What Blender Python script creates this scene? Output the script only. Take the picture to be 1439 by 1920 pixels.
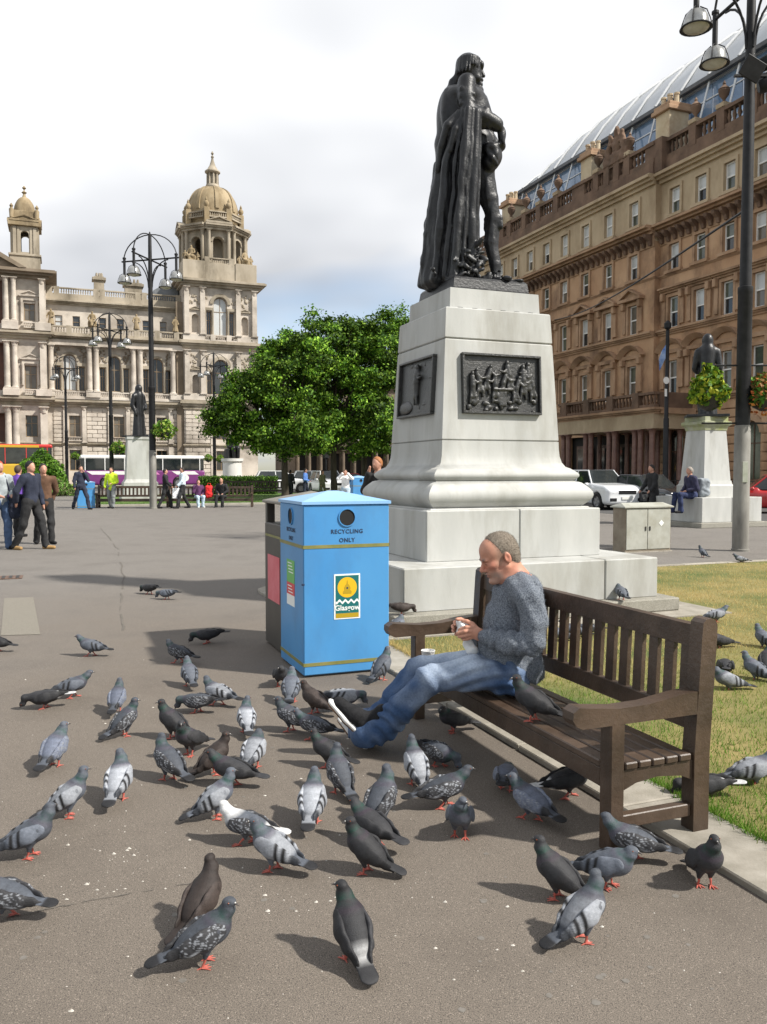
import bpy, bmesh, math, random
import numpy as np
from mathutils import Vector, Matrix, Euler, noise as mnoise
R = math.radians; PI = math.pi
SC = bpy.context.scene; COL = SC.collection
for _o in list(bpy.data.objects): bpy.data.objects.remove(_o)
# ------------------------------------------------------------------ camera
FPX, HZ, CH = 1560.0, 885.0, 1.55
PITCH = math.atan((960-HZ)/FPX)
cam = bpy.data.cameras.new('camera'); camo = bpy.data.objects.new('camera', cam); COL.objects.link(camo)
cam.sensor_fit = 'VERTICAL'; cam.sensor_height = 24.0; cam.lens = FPX/1920*24.0
cam.clip_start = .05; cam.clip_end = 3000
camo.location = (0, 0, CH); camo.rotation_euler = (PI/2-PITCH, 0, 0)
SC.camera = camo
# ------------------------------------------------------------------ daylight
SUN_EL, SUN_DIR = R(45), Vector((.935, -.355))       # towards the sun, seen from above
SUN_ROT = math.atan2(SUN_DIR.x, SUN_DIR.y)
w = bpy.data.worlds.new('World'); SC.world = w; w.use_nodes = True
nt = w.node_tree; nt.nodes.clear()
def N(t, **kw):
    n = nt.nodes.new(t)
    for k, v in kw.items(): setattr(n, k, v)
    return n
def L(a, b): nt.links.new(a, b)
out = N('ShaderNodeOutputWorld')
sky = N('ShaderNodeTexSky', sky_type='NISHITA', sun_disc=False, sun_elevation=SUN_EL, sun_rotation=SUN_ROT)
bg = N('ShaderNodeBackground'); bg.inputs['Strength'].default_value = .12; L(sky.outputs[0], bg.inputs[0])
tc = N('ShaderNodeTexCoord'); sp = N('ShaderNodeSeparateXYZ'); L(tc.outputs['Generated'], sp.inputs[0])
def M(op, a, b=None, c=None):
    n = N('ShaderNodeMath', operation=op)
    for i, v in enumerate((a, b, c)):
        if v is None: continue
        if isinstance(v, (int, float)): n.inputs[i].default_value = v
        else: L(v, n.inputs[i])
    return n.outputs[0]
zz = M('ADD', M('MAXIMUM', sp.outputs[2], 0.0), .22)
cv = N('ShaderNodeCombineXYZ'); L(M('DIVIDE', sp.outputs[0], zz), cv.inputs[0]); L(M('DIVIDE', sp.outputs[1], zz), cv.inputs[1])
def cloud_noise(scale, detail, off, rough=.55):
    mp = N('ShaderNodeMapping'); mp.inputs['Location'].default_value = off; L(cv.outputs[0], mp.inputs[0])
    n = N('ShaderNodeTexNoise'); n.inputs['Scale'].default_value = scale; n.inputs['Detail'].default_value = detail
    n.inputs['Roughness'].default_value = rough; L(mp.outputs[0], n.inputs[0]); return n.outputs[0]
def ramp(x, stops):
    r = N('ShaderNodeValToRGB'); L(x, r.inputs[0]); e = r.color_ramp.elements
    for i, (p, c) in enumerate(stops):
        if i > 1: e.new(p)
        e[i].position = p; e[i].color = (*c, 1)
    return r.outputs[0]
CLOUD_OFF = (10.2, 9.9, 0)
shape = cloud_noise(.8, 4, CLOUD_OFF, .5)
lowband = N('ShaderNodeMapRange'); lowband.inputs[1].default_value = .13; lowband.inputs[2].default_value = .28; lowband.inputs[3].default_value = -.15; lowband.inputs[4].default_value = .07; L(sp.outputs[2], lowband.inputs[0])
cover = ramp(M('ADD', shape, lowband.outputs[0]), [(.30, (0, 0, 0)), (.52, (1, 1, 1))])
tone = ramp(cloud_noise(.62, 4, (CLOUD_OFF[0]+11.3, CLOUD_OFF[1]+4.2, 2.0), .5), [(.35, (.33, .345, .375)), (.50, (.58, .59, .61)), (.61, (.80, .80, .80))])
cb = N('ShaderNodeBackground'); cb.inputs['Strength'].default_value = 1.0; L(tone, cb.inputs[0])
mx = N('ShaderNodeMixShader'); L(cover, mx.inputs[0]); L(bg.outputs[0], mx.inputs[1]); L(cb.outputs[0], mx.inputs[2])
L(mx.outputs[0], out.inputs[0])
sun = bpy.data.lights.new('sun', 'SUN'); sun.energy = 4.2; sun.angle = R(2.0); sun.color = (1.0, .955, .88)
suno = bpy.data.objects.new('sun', sun); COL.objects.link(suno)
sd = Vector((SUN_DIR.x*math.cos(SUN_EL), SUN_DIR.y*math.cos(SUN_EL), math.sin(SUN_EL)))
suno.rotation_euler = sd.to_track_quat('Z', 'Y').to_euler(); suno.location = (60, -20, 60)
SC.view_settings.view_transform = 'Standard'; SC.view_settings.look = 'None'
SC.view_settings.exposure = .66; SC.view_settings.gamma = 1; SC.view_settings.use_curve_mapping = False
# ------------------------------------------------------------------ helpers
random.seed(7); RNG = np.random.default_rng(11)
TH = R(21.3); CT, ST = math.cos(TH), math.sin(TH)           # the square's grid is turned this far
def W(u, v, z=0.0): return Vector((u*CT-v*ST, u*ST+v*CT, z))
def UV(p): return (p[0]*CT+p[1]*ST, -p[0]*ST+p[1]*CT)
def ray(px, py):
    f = Vector((0, math.cos(PITCH), -math.sin(PITCH))); u = Vector((0, math.sin(PITCH), math.cos(PITCH)))
    return f + Vector(((px-719.5)/FPX, 0, 0)) - u*((py-960)/FPX)
def ground(px, py, z=0.0):                                   # the place on the ground that a pixel shows
    d = ray(px, py); t = (z-CH)/d.z; return Vector((d.x*t, d.y*t, z))
def at(px, py, Y):
    d = ray(px, py); t = Y/d.y; return Vector((d.x*t, Y, CH+d.z*t))
def tag(o, label=None, cat=None, group=None, kind=None):
    for k, v in (('label', label), ('category', cat), ('group', group), ('kind', kind)):
        if v: o[k] = v
    return o
def empty(name, loc=(0, 0, 0), rz=0.0, label=None, cat=None, group=None):
    o = bpy.data.objects.new(name, None); COL.objects.link(o); o.location = loc; o.rotation_euler = (0, 0, rz); o.empty_display_size = .1
    return tag(o, label, cat, group)
def link(name, me, parent=None, loc=(0, 0, 0), rot=(0, 0, 0), scale=(1, 1, 1)):
    o = bpy.data.objects.new(name, me); COL.objects.link(o); o.location = loc; o.rotation_euler = rot; o.scale = scale
    if parent: o.parent = parent
    return o
def copy_tree(o, parent=None, keep=None):
    c = o.copy(); COL.objects.link(c); c.parent = parent
    for ch in list(o.children): copy_tree(ch, c)
    return c
# ---- materials
MATS = {}
def mat(name, c1, c2=None, scale=4.0, rough=.6, bump=0.0, bscale=None, metal=0.0, spec=.5, detail=5, stretch=1.0, rnd=0.0, c3=None, scale3=.6, amt3=.5, lo=.35, hi=.65, coord='pos', attr=None, coat=0.0, trans=0.0, alpha=None):
    if name in MATS: return MATS[name]
    m = bpy.data.materials.new(name); m.use_nodes = True; t = m.node_tree; b = t.nodes['Principled BSDF']; MATS[name] = m
    def n(ty, **kw):
        x = t.nodes.new(ty)
        for k, v in kw.items(): setattr(x, k, v)
        return x
    b.inputs['Roughness'].default_value = rough; b.inputs['Metallic'].default_value = metal
    b.inputs['Specular IOR Level'].default_value = spec; b.inputs['Coat Weight'].default_value = coat
    if coord == 'pos': src = n('ShaderNodeNewGeometry').outputs['Position']
    else: src = n('ShaderNodeTexCoord').outputs['Object']
    mp = n('ShaderNodeMapping'); mp.inputs['Scale'].default_value = (1, 1, 1/stretch); t.links.new(src, mp.inputs[0])
    def nz(s, d=detail, r=.6):
        x = n('ShaderNodeTexNoise'); x.inputs['Scale'].default_value = s; x.inputs['Detail'].default_value = d; x.inputs['Roughness'].default_value = r
        t.links.new(mp.outputs[0], x.inputs[0]); return x.outputs[0]
    def mixc(f, a, bb, mode='MIX'):
        x = n('ShaderNodeMix', data_type='RGBA', blend_type=mode)
        for i, v in ((0, f), (6, a), (7, bb)):
            if isinstance(v, (int, float)): x.inputs[i].default_value = v
            elif isinstance(v, tuple): x.inputs[i].default_value = (*v, 1)
            else: t.links.new(v, x.inputs[i])
        return x.outputs[2]
    def rmp(x, a, bb):
        r = n('ShaderNodeMapRange'); r.inputs[1].default_value = a; r.inputs[2].default_value = bb; t.links.new(x, r.inputs[0]); return r.outputs[0]
    col = c1
    if attr:
        a = n('ShaderNodeVertexColor', layer_name=attr); col = a.outputs[0]
        if c2: col = mixc(rmp(nz(scale), lo, hi), col, mixc(1.0, col, c2, 'MULTIPLY'))
    elif c2: col = mixc(rmp(nz(scale), lo, hi), c1, c2)
    if c3:
        f = n('ShaderNodeMath', operation='MULTIPLY'); f.inputs[1].default_value = amt3; t.links.new(rmp(nz(scale3, 6, .65), .48, .70), f.inputs[0])
        col = mixc(f.outputs[0], col, c3)
    if rnd:
        oi = n('ShaderNodeObjectInfo'); hs = n('ShaderNodeHueSaturation')
        v = n('ShaderNodeMapRange'); v.inputs[3].default_value = 1-rnd; v.inputs[4].default_value = 1+rnd; t.links.new(oi.outputs['Random'], v.inputs[0]); t.links.new(v.outputs[0], hs.inputs['Value'])
        if isinstance(col, tuple): hs.inputs['Color'].default_value = (*col, 1)
        else: t.links.new(col, hs.inputs['Color'])
        col = hs.outputs[0]
    if isinstance(col, tuple): b.inputs['Base Color'].default_value = (*col, 1)
    else: t.links.new(col, b.inputs['Base Color'])
    if bump:
        bp = n('ShaderNodeBump'); bp.inputs['Strength'].default_value = min(1.0, bump); bp.inputs['Distance'].default_value = .02
        t.links.new(nz(bscale or scale*6, 6, .65), bp.inputs['Height']); t.links.new(bp.outputs[0], b.inputs['Normal'])
    if trans:
        tr = n('ShaderNodeBsdfTranslucent'); ms = n('ShaderNodeMixShader'); ms.inputs[0].default_value = trans
        if isinstance(col, tuple): tr.inputs[0].default_value = (*col, 1)
        else: t.links.new(col, tr.inputs[0])
        t.links.new(b.outputs[0], ms.inputs[1]); t.links.new(tr.outputs[0], ms.inputs[2]); t.links.new(ms.outputs[0], t.nodes['Material Output'].inputs[0])
    return m
# ---- mesh builder
class MB:
    def __init__(s): s.v = []; s.f = []
    def add(s, vs, fs):
        o = len(s.v); s.v += [tuple(p) for p in vs]; s.f += [tuple(i+o for i in f) for f in fs]; return s
    def box(s, x0, x1, y0, y1, z0, z1, b=0.0):
        if x0 > x1: x0, x1 = x1, x0
        if y0 > y1: y0, y1 = y1, y0
        if z0 > z1: z0, z1 = z1, z0
        b = min(b, .49*min(x1-x0, y1-y0, z1-z0))
        if b <= 0:
            return s.add([(x, y, z) for x in (x0, x1) for y in (y0, y1) for z in (z0, z1)],
                         [(0, 1, 3, 2), (4, 6, 7, 5), (0, 4, 5, 1), (2, 3, 7, 6), (0, 2, 6, 4), (1, 5, 7, 3)])
        vs = []; idx = {}
        for i, x in enumerate((x0, x1)):
            for j, y in enumerate((y0, y1)):
                for k, z in enumerate((z0, z1)):
                    sx, sy, sz = (1-2*i)*b, (1-2*j)*b, (1-2*k)*b
                    idx[i, j, k] = len(vs); vs += [(x, y+sy, z+sz), (x+sx, y, z+sz), (x+sx, y+sy, z)]
        fs = []
        for a in (0, 1):
            fs.append([idx[a, j, k] for j, k in ((0, 0), (1, 0), (1, 1), (0, 1))])
            fs.append([idx[i, a, k]+1 for i, k in ((0, 0), (1, 0), (1, 1), (0, 1))])
            fs.append([idx[i, j, a]+2 for i, j in ((0, 0), (1, 0), (1, 1), (0, 1))])
            for c in (0, 1):
                fs.append([idx[a, c, 0], idx[a, c, 1], idx[a, c, 1]+1, idx[a, c, 0]+1])
                fs.append([idx[a, 0, c], idx[a, 1, c], idx[a, 1, c]+2, idx[a, 0, c]+2])
                fs.append([idx[0, a, c]+1, idx[1, a, c]+1, idx[1, a, c]+2, idx[0, a, c]+2])
                for d in (0, 1): fs.append([idx[a, c, d], idx[a, c, d]+1, idx[a, c, d]+2])
        return s.add(vs, fs)
    def prism(s, poly, y0, y1, axis='y'):                    # poly in the two other axes, extruded
        n = len(poly)
        def P(a, c, t): return {'y': (a, t, c), 'x': (t, a, c), 'z': (a, c, t)}[axis]
        return s.add([P(a, c, y0) for a, c in poly]+[P(a, c, y1) for a, c in poly],
                     [tuple(range(n)), tuple(range(2*n-1, n-1, -1))]+[(i, (i+1) % n, n+(i+1) % n, n+i) for i in range(n)])
    def lathe(s, prof, seg=16, c=(0, 0, 0), sx=1, sy=1, caps=True, a0=0.0):
        o = []; n = len(prof)
        for r, z in prof:
            for k in range(seg):
                a = a0+2*PI*k/seg; o.append((c[0]+r*sx*math.cos(a), c[1]+r*sy*math.sin(a), c[2]+z))
        fs = [(i*seg+k, i*seg+(k+1) % seg, (i+1)*seg+(k+1) % seg, (i+1)*seg+k) for i in range(n-1) for k in range(seg)]
        if caps: fs += [tuple(range(seg-1, -1, -1)), tuple((n-1)*seg+k for k in range(seg))]
        return s.add(o, fs)
    def tube(s, pts, r, seg=8, caps=True):
        pts = [Vector(p) for p in pts]; n = len(pts); rr = r if isinstance(r, (list, tuple)) else [r]*n
        o = []; up = None
        for i, p in enumerate(pts):
            d = (pts[min(i+1, n-1)]-pts[max(i-1, 0)]).normalized()
            if up is None: up = d.orthogonal().normalized()
            else: up = (up-d*up.dot(d)).normalized()
            q = d.cross(up)
            for k in range(seg):
                a = 2*PI*k/seg; o.append(p+(up*math.cos(a)+q*math.sin(a))*rr[i])
        fs = [(i*seg+k, i*seg+(k+1) % seg, (i+1)*seg+(k+1) % seg, (i+1)*seg+k) for i in range(n-1) for k in range(seg)]
        if caps: fs += [tuple(range(seg-1, -1, -1)), tuple((n-1)*seg+k for k in range(seg))]
        return s.add(o, fs)
    def loft(s, rings, caps=True):
        n = len(rings[0]); o = [p for r in rings for p in r]
        fs = [(i*n+k, i*n+(k+1) % n, (i+1)*n+(k+1) % n, (i+1)*n+k) for i in range(len(rings)-1) for k in range(n)]
        if caps: fs += [tuple(range(n-1, -1, -1)), tuple((len(rings)-1)*n+k for k in range(n))]
        return s.add(o, fs)
    def xf(s, M4, start=0):
        s.v[start:] = [tuple(M4 @ Vector(p)) for p in s.v[start:]]; return s
    def mesh(s, name, m=None, smooth=None, fix=True):
        me = bpy.data.meshes.new(name); me.from_pydata(s.v, [], s.f)
        if fix:
            bm = bmesh.new(); bm.from_mesh(me); bmesh.ops.recalc_face_normals(bm, faces=bm.faces[:]); bm.to_mesh(me); bm.free()
        if m: me.materials.append(m)
        if smooth is not None:
            me.polygons.foreach_set('use_smooth', [True]*len(me.polygons))
            me.set_sharp_from_angle(angle=R(smooth))
        me.update(); return me
    def build(s, name, m=None, parent=None, smooth=None, loc=(0, 0, 0), rot=(0, 0, 0), fix=True):
        return link(name, s.mesh(name, m, smooth, fix), parent, loc, rot)
UNIT = {}
def unit_box(m, b=.04, name='block'):                        # shared 1 m block, centred on x, y; scaled per copy
    k = (m.name, b, name)
    if k not in UNIT: UNIT[k] = MB().box(-.5, .5, -.5, .5, -.5, .5, b).mesh(name, m)
    return UNIT[k]
# ---- signed-distance modelling: smooth organic bodies as one continuous surface
class SDF:
    def __init__(s, lo, hi, h):
        s.lo = np.array(lo, float); s.h = h; s.n = np.ceil((np.array(hi)-s.lo)/h).astype(int)+1
        s.D = np.full(s.n, 9.0, np.float32); s.ax = [s.lo[i]+h*np.arange(s.n[i]) for i in range(3)]
    def _sl(s, lo, hi):
        a = np.maximum(np.floor((lo-s.lo)/s.h).astype(int), 0); b = np.minimum(np.ceil((hi-s.lo)/s.h).astype(int)+1, s.n)
        if np.any(b <= a): return None, None
        sl = tuple(slice(a[i], b[i]) for i in range(3))
        g = np.stack(np.meshgrid(*[s.ax[i][sl[i]] for i in range(3)], indexing='ij'), -1).astype(np.float32)
        return sl, g
    def _op(s, sl, d, k, sub=False):
        a = s.D[sl]
        if sub:
            d = -d
            if k > 0: hh = np.maximum(k-np.abs(a-d), 0)/k; s.D[sl] = np.maximum(a, d)+hh*hh*k*.25
            else: s.D[sl] = np.maximum(a, d)
        else:
            if k > 0: hh = np.maximum(k-np.abs(a-d), 0)/k; s.D[sl] = np.minimum(a, d)-hh*hh*k*.25
            else: s.D[sl] = np.minimum(a, d)
        return s
    def cap(s, a, b, r1, r2=None, k=.02, flat=None, sub=False):
        a = np.array(a, float); b = np.array(b, float); r2 = r1 if r2 is None else r2; m = max(r1, r2)*1.05+k+3*s.h
        if flat is not None: m += max(r1, r2)*max(0, 1/flat[1]-1)
        sl, g = s._sl(np.minimum(a, b)-m, np.maximum(a, b)+m)
        if sl is None: return s
        ba = b-a; q = g-a; t = np.clip((q@ba)/max(ba@ba, 1e-12), 0, 1); q = q-t[..., None]*ba
        if flat is not None:
            fd = np.array(flat[0], float); fd /= np.linalg.norm(fd); q = q+(q@fd)[..., None]*fd*(flat[1]-1)
        return s._op(sl, np.sqrt((q*q).sum(-1))-(r1+(r2-r1)*t), k, sub)
    def chain(s, pts, rs, k=.02, flat=None):
        for i in range(len(pts)-1): s.cap(pts[i], pts[i+1], rs[i], rs[i+1], k, flat)
        return s
    def ell(s, c, r, k=.02, rot=None, sub=False):
        c = np.array(c, float); r = np.array(r, float); m = r.max()+k+3*s.h
        sl, g = s._sl(c-m, c+m)
        if sl is None: return s
        q = g-c
        if rot is not None: q = q@np.array(Euler(rot).to_matrix(), float)
        k0 = np.sqrt(((q/r)**2).sum(-1)); k1 = np.sqrt(((q/(r*r))**2).sum(-1))
        return s._op(sl, k0*(k0-1)/np.maximum(k1, 1e-9), k, sub)
    def box(s, c, hs, k=.02, rd=.01, rot=None, sub=False):
        c = np.array(c, float); hs = np.array(hs, float); m = np.linalg.norm(hs)+k+3*s.h
        sl, g = s._sl(c-m, c+m)
        if sl is None: return s
        q = g-c
        if rot is not None: q = q@np.array(Euler(rot).to_matrix(), float)
        q = np.abs(q)-(hs-rd)
        return s._op(sl, np.sqrt((np.maximum(q, 0)**2).sum(-1))+np.minimum(q.max(-1), 0)-rd, k, sub)
    def cut(s, p, n):                                        # keep the side the normal points away from
        p = np.array(p, float); n = np.array(n, float); n /= np.linalg.norm(n)
        g = np.stack(np.meshgrid(*s.ax, indexing='ij'), -1); s.D = np.maximum(s.D, ((g-p)@n).astype(np.float32)); return s
    def warp(s, fn):
        g = np.stack(np.meshgrid(*s.ax, indexing='ij'), -1); near = np.abs(s.D) < .1
        s.D[near] += fn(g[near]).astype(np.float32); return s
    def arrays(s):
        D = s.D; n = s.n
        for ax in range(3):                                  # close the surface at the grid's border
            i0 = [slice(None)]*3; i0[ax] = 0; D[tuple(i0)] = np.maximum(D[tuple(i0)], s.h*.5); i0[ax] = -1; D[tuple(i0)] = np.maximum(D[tuple(i0)], s.h*.5)
        ins = D < 0; c = tuple(k-1 for k in n); acc = np.zeros(c+(3,), np.float32); cnt = np.zeros(c, np.float32)
        def sub(A, o): return A[o[0]:o[0]+c[0], o[1]:o[1]+c[1], o[2]:o[2]+c[2]]
        for ax in range(3):
            o1, o2 = [(1, 2), (0, 2), (0, 1)][ax]
            for p in (0, 1):
                for q in (0, 1):
                    a = [0, 0, 0]; a[o1] = p; a[o2] = q; b = list(a); b[ax] = 1
                    da, db = sub(D, a), sub(D, b); x = sub(ins, a) != sub(ins, b)
                    t = np.where(x, da/np.where(x, da-db, 1), 0)
                    pos = [np.full(c, float(a[i]), np.float32) for i in range(3)]; pos[ax] = t
                    for i in range(3): acc[..., i] += np.where(x, pos[i], 0)
                    cnt += x
        act = cnt > 0; ids = np.full(c, -1, np.int64); ids[act] = np.arange(act.sum())
        cell = np.argwhere(act); V = s.lo+s.h*(cell+acc[act]/cnt[act][:, None])
        F = []
        for ax in range(3):
            o1, o2 = [(1, 2), (2, 0), (0, 1)][ax]
            m = [slice(1, -1)]*3; m[ax] = slice(0, n[ax]-1); m2 = list(m); m2[ax] = slice(1, n[ax])
            a, b = ins[tuple(m)], ins[tuple(m2)]; e = np.argwhere(a != b)
            if not len(e): continue
            base = e.copy()
            for i in range(3):
                if i != ax: base[:, i] += 1
            flip = a[tuple(e.T)]
            def idat(d1, d2):
                q = base.copy(); q[:, o1] += d1; q[:, o2] += d2; return ids[tuple(q.T)]
            f = np.stack([idat(-1, -1), idat(0, -1), idat(0, 0), idat(-1, 0)], 1)
            f[~flip] = f[~flip][:, ::-1]; F.append(f)
        return V, np.concatenate(F)
    def mesh(s, name, m, post=None, color=None, smooth_it=1):
        V, F = s.arrays()
        for _ in range(smooth_it):                            # one relax pass takes the grid out of the surface
            acc = np.zeros_like(V); cn = np.zeros(len(V))
            for i in range(4):
                j = (i+1) % 4
                np.add.at(acc, F[:, i], V[F[:, j]]); np.add.at(cn, F[:, i], 1); np.add.at(acc, F[:, j], V[F[:, i]]); np.add.at(cn, F[:, j], 1)
            V = V*.45+.55*acc/np.maximum(cn, 1)[:, None]
        if post is not None: V = post(V)
        return np_mesh(name, V, F, m, color(V) if color else None)
def np_mesh(name, V, F, m=None, col=None, smooth=True):
    me = bpy.data.meshes.new(name); V = np.asarray(V, np.float32); F = np.asarray(F); k = F.shape[1]
    me.vertices.add(len(V)); me.vertices.foreach_set('co', V.ravel()); me.loops.add(F.size); me.loops.foreach_set('vertex_index', F.ravel().astype(np.int32))
    me.polygons.add(len(F)); me.polygons.foreach_set('loop_start', np.arange(0, F.size, k, dtype=np.int32)); me.polygons.foreach_set('loop_total', np.full(len(F), k, np.int32))
    if smooth: me.polygons.foreach_set('use_smooth', np.ones(len(F), bool))
    if m: me.materials.append(m)
    me.update(calc_edges=True)
    if col is not None:
        a = me.color_attributes.new('col', 'FLOAT_COLOR', 'POINT'); a.data.foreach_set('color', np.concatenate([col, np.ones((len(col), 1))], 1).astype(np.float32).ravel())
    return me
def text_mesh(s, size, m, depth=.002, name='lettering', bold=0.0, align='CENTER', spacing=1.0):
    cu = bpy.data.curves.new('t', 'FONT'); cu.body = s; cu.size = size; cu.extrude = depth; cu.align_x = align; cu.align_y = 'CENTER'; cu.offset = bold; cu.space_character = spacing; cu.resolution_u = 3
    o = bpy.data.objects.new('t', cu); COL.objects.link(o); bpy.context.view_layer.update()
    me = bpy.data.meshes.new_from_object(o.evaluated_get(bpy.context.evaluated_depsgraph_get())); bpy.data.objects.remove(o); bpy.data.curves.remove(cu)
    me.name = name; me.materials.clear(); me.materials.append(m); return me
def fbm(P, s, oct=3, seed=0.0):
    r = np.zeros(len(P)); a = 1.0
    for o in range(oct):
        f = s*2**o; q = P*f+seed
        r += a*(np.sin(q[:, 0]*1.7+1.3*np.sin(q[:, 1]*1.1+q[:, 2]))*np.cos(q[:, 1]*1.3+.9*np.sin(q[:, 2]*1.7))+.5*np.sin(q[:, 2]*2.1+q[:, 0]*.7)); a *= .5
    return r
# ------------------------------------------------------------------ ground, lawn, paving
M_asph = mat('asphalt', (.072, .065, .058), (.255, .233, .208), scale=260, rough=.84, bump=.06, bscale=500, c3=(.090, .079, .069), scale3=1.1, amt3=.45, detail=1, lo=.30, hi=.70)
def dark_zone(m, c, r, dark):                              # tarmac tinted darker round a centre point, fading outwards in blotches
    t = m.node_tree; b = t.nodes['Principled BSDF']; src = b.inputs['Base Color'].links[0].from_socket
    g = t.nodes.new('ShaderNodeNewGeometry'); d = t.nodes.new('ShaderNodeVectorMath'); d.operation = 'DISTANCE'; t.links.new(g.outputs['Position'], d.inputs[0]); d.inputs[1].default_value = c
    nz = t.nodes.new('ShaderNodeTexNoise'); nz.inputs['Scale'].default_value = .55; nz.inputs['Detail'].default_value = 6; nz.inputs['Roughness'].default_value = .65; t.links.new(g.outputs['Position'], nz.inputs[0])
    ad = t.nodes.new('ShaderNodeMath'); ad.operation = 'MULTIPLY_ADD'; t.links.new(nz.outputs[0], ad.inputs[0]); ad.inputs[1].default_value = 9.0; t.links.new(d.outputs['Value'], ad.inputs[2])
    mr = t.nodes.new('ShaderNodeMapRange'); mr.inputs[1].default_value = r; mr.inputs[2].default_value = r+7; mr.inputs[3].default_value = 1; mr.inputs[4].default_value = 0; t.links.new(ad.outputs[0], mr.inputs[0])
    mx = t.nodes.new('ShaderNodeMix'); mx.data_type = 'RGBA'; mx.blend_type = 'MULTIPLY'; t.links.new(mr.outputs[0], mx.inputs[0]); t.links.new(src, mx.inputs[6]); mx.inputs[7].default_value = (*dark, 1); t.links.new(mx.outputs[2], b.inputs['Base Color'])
def stone_chips(m, scale, pale, dark):                       # single pale and dark chips of aggregate showing in the tarmac
    t = m.node_tree; b = t.nodes['Principled BSDF']; src = b.inputs['Base Color'].links[0].from_socket; g = t.nodes.new('ShaderNodeNewGeometry')
    v = t.nodes.new('ShaderNodeTexVoronoi'); v.inputs['Scale'].default_value = scale; t.links.new(g.outputs['Position'], v.inputs['Vector'])
    sp_ = t.nodes.new('ShaderNodeSeparateColor'); t.links.new(v.outputs['Color'], sp_.inputs[0]); prev = src
    dm = t.nodes.new('ShaderNodeMapRange'); dm.inputs[1].default_value = .22; dm.inputs[2].default_value = .46; dm.inputs[3].default_value = 1; dm.inputs[4].default_value = 0; t.links.new(v.outputs['Distance'], dm.inputs[0])
    for ch, thr, c in ((0, .80, pale), (1, .78, dark)):
        mr = t.nodes.new('ShaderNodeMath'); mr.operation = 'GREATER_THAN'; mr.inputs[1].default_value = thr; t.links.new(sp_.outputs[ch], mr.inputs[0])
        mu = t.nodes.new('ShaderNodeMath'); mu.operation = 'MULTIPLY'; t.links.new(mr.outputs[0], mu.inputs[0]); t.links.new(dm.outputs[0], mu.inputs[1])
        mx = t.nodes.new('ShaderNodeMix'); mx.data_type = 'RGBA'; t.links.new(mu.outputs[0], mx.inputs[0]); t.links.new(prev, mx.inputs[6]); mx.inputs[7].default_value = (*c, 1); prev = mx.outputs[2]
    t.links.new(prev, b.inputs['Base Color'])
stone_chips(M_asph, 165, (.31, .285, .255), (.052, .047, .042))
dark_zone(M_asph, (0, 3.2, 0), 8.0, (.85, .785, .715))
M_asph_pale = mat('asphalt_pale', (.17, .155, .125), (.225, .205, .17), scale=60, rough=.9, bump=.3, bscale=200)
M_slab = mat('paving_concrete', (.27, .245, .20), (.36, .33, .28), scale=9, rough=.85, bump=.2, bscale=90, c3=(.16, .15, .12), scale3=2.2, amt3=.5, rnd=.10)
M_soil = mat('lawn_soil', (.055, .095, .014), (.26, .205, .075), scale=.7, rough=.95, bump=.5, bscale=60)
M_road = mat('road_tar', (.06, .058, .056), (.085, .083, .08), scale=8, rough=.85)
M_iron = mat('dark_iron', (.03, .03, .03), (.06, .055, .05), scale=20, rough=.6, metal=.4)
def sheet(name, poly, z, m, th=None, kind='structure', grid=True):
    P = [W(*p) if grid else Vector((p[0], p[1], 0)) for p in poly]; mb = MB()
    if th: mb.prism([(p.x, p.y) for p in P], z-th, z, 'z')
    else: mb.add([(p.x, p.y, z) for p in P], [tuple(range(len(P)))])
    o = mb.build(name, m); tag(o, kind=kind); return o
def rect(u0, u1, v0, v1): return [(u0, v0), (u1, v0), (u1, v1), (u0, v1)]
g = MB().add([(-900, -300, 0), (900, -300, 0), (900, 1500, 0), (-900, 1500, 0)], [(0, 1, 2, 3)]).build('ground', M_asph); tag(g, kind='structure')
# pale repair, drain grate and seams in the tarmac
p = [ground(*q) for q in ((8, 1122), (63, 1120), (76, 1190), (2, 1192))]
o = MB().add([(a.x, a.y, .004) for a in p], [(0, 1, 2, 3)]).build('tarmac_repair', M_asph_pale); tag(o, kind='structure')
gp = ground(12, 1085)
dg = empty('drain_grate', (gp.x-.25, gp.y, .006), TH, 'rusty slotted drain grate set flush in the tarmac', 'drain grate')
MB().box(-.55, .45, -.19, .19, -.002, .006).build('grate_frame', mat('rust_iron', (.10, .06, .045), (.16, .10, .07), scale=30, rough=.8), dg)
gb = MB().box(-.022, .022, -.15, .15, 0, .004).mesh('bar', M_iron)
for k in range(10): link('bar', gb, dg, (-.48+.096*k, 0, .007))
M_seam = mat('tar_seam', (.085, .075, .063), (.155, .14, .118), scale=30, rough=.9)
def seam(name, pix, wd):
    P = []
    for i in range(len(pix)-1):
        for k in range(8):
            t = k/8; P.append(ground(pix[i][0]*(1-t)+pix[i+1][0]*t+random.uniform(-1, 1)*2.2, pix[i][1]*(1-t)+pix[i+1][1]*t+random.uniform(-1, 1)*1.2))
    mb = MB(); vs = []
    for i, q in enumerate(P):
        d = (P[min(i+1, len(P)-1)]-P[max(i-1, 0)]); n = Vector((-d.y, d.x, 0)).normalized()*wd*random.uniform(.25, .6); vs += [(q.x+n.x, q.y+n.y, .004), (q.x-n.x, q.y-n.y, .004)]
    mb.add(vs, [(2*i, 2*i+1, 2*i+3, 2*i+2) for i in range(len(P)-1) if random.random() < .78]); o = mb.build(name, M_seam); tag(o, kind='structure')
seam('tarmac_seam', [(-20, 1728), (60, 1712), (170, 1690), (330, 1662), (420, 1648)], .005)
seam('tarmac_crack', [(190, 990), (222, 1030), (232, 1080), (226, 1130), (232, 1190)], .022)
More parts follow.
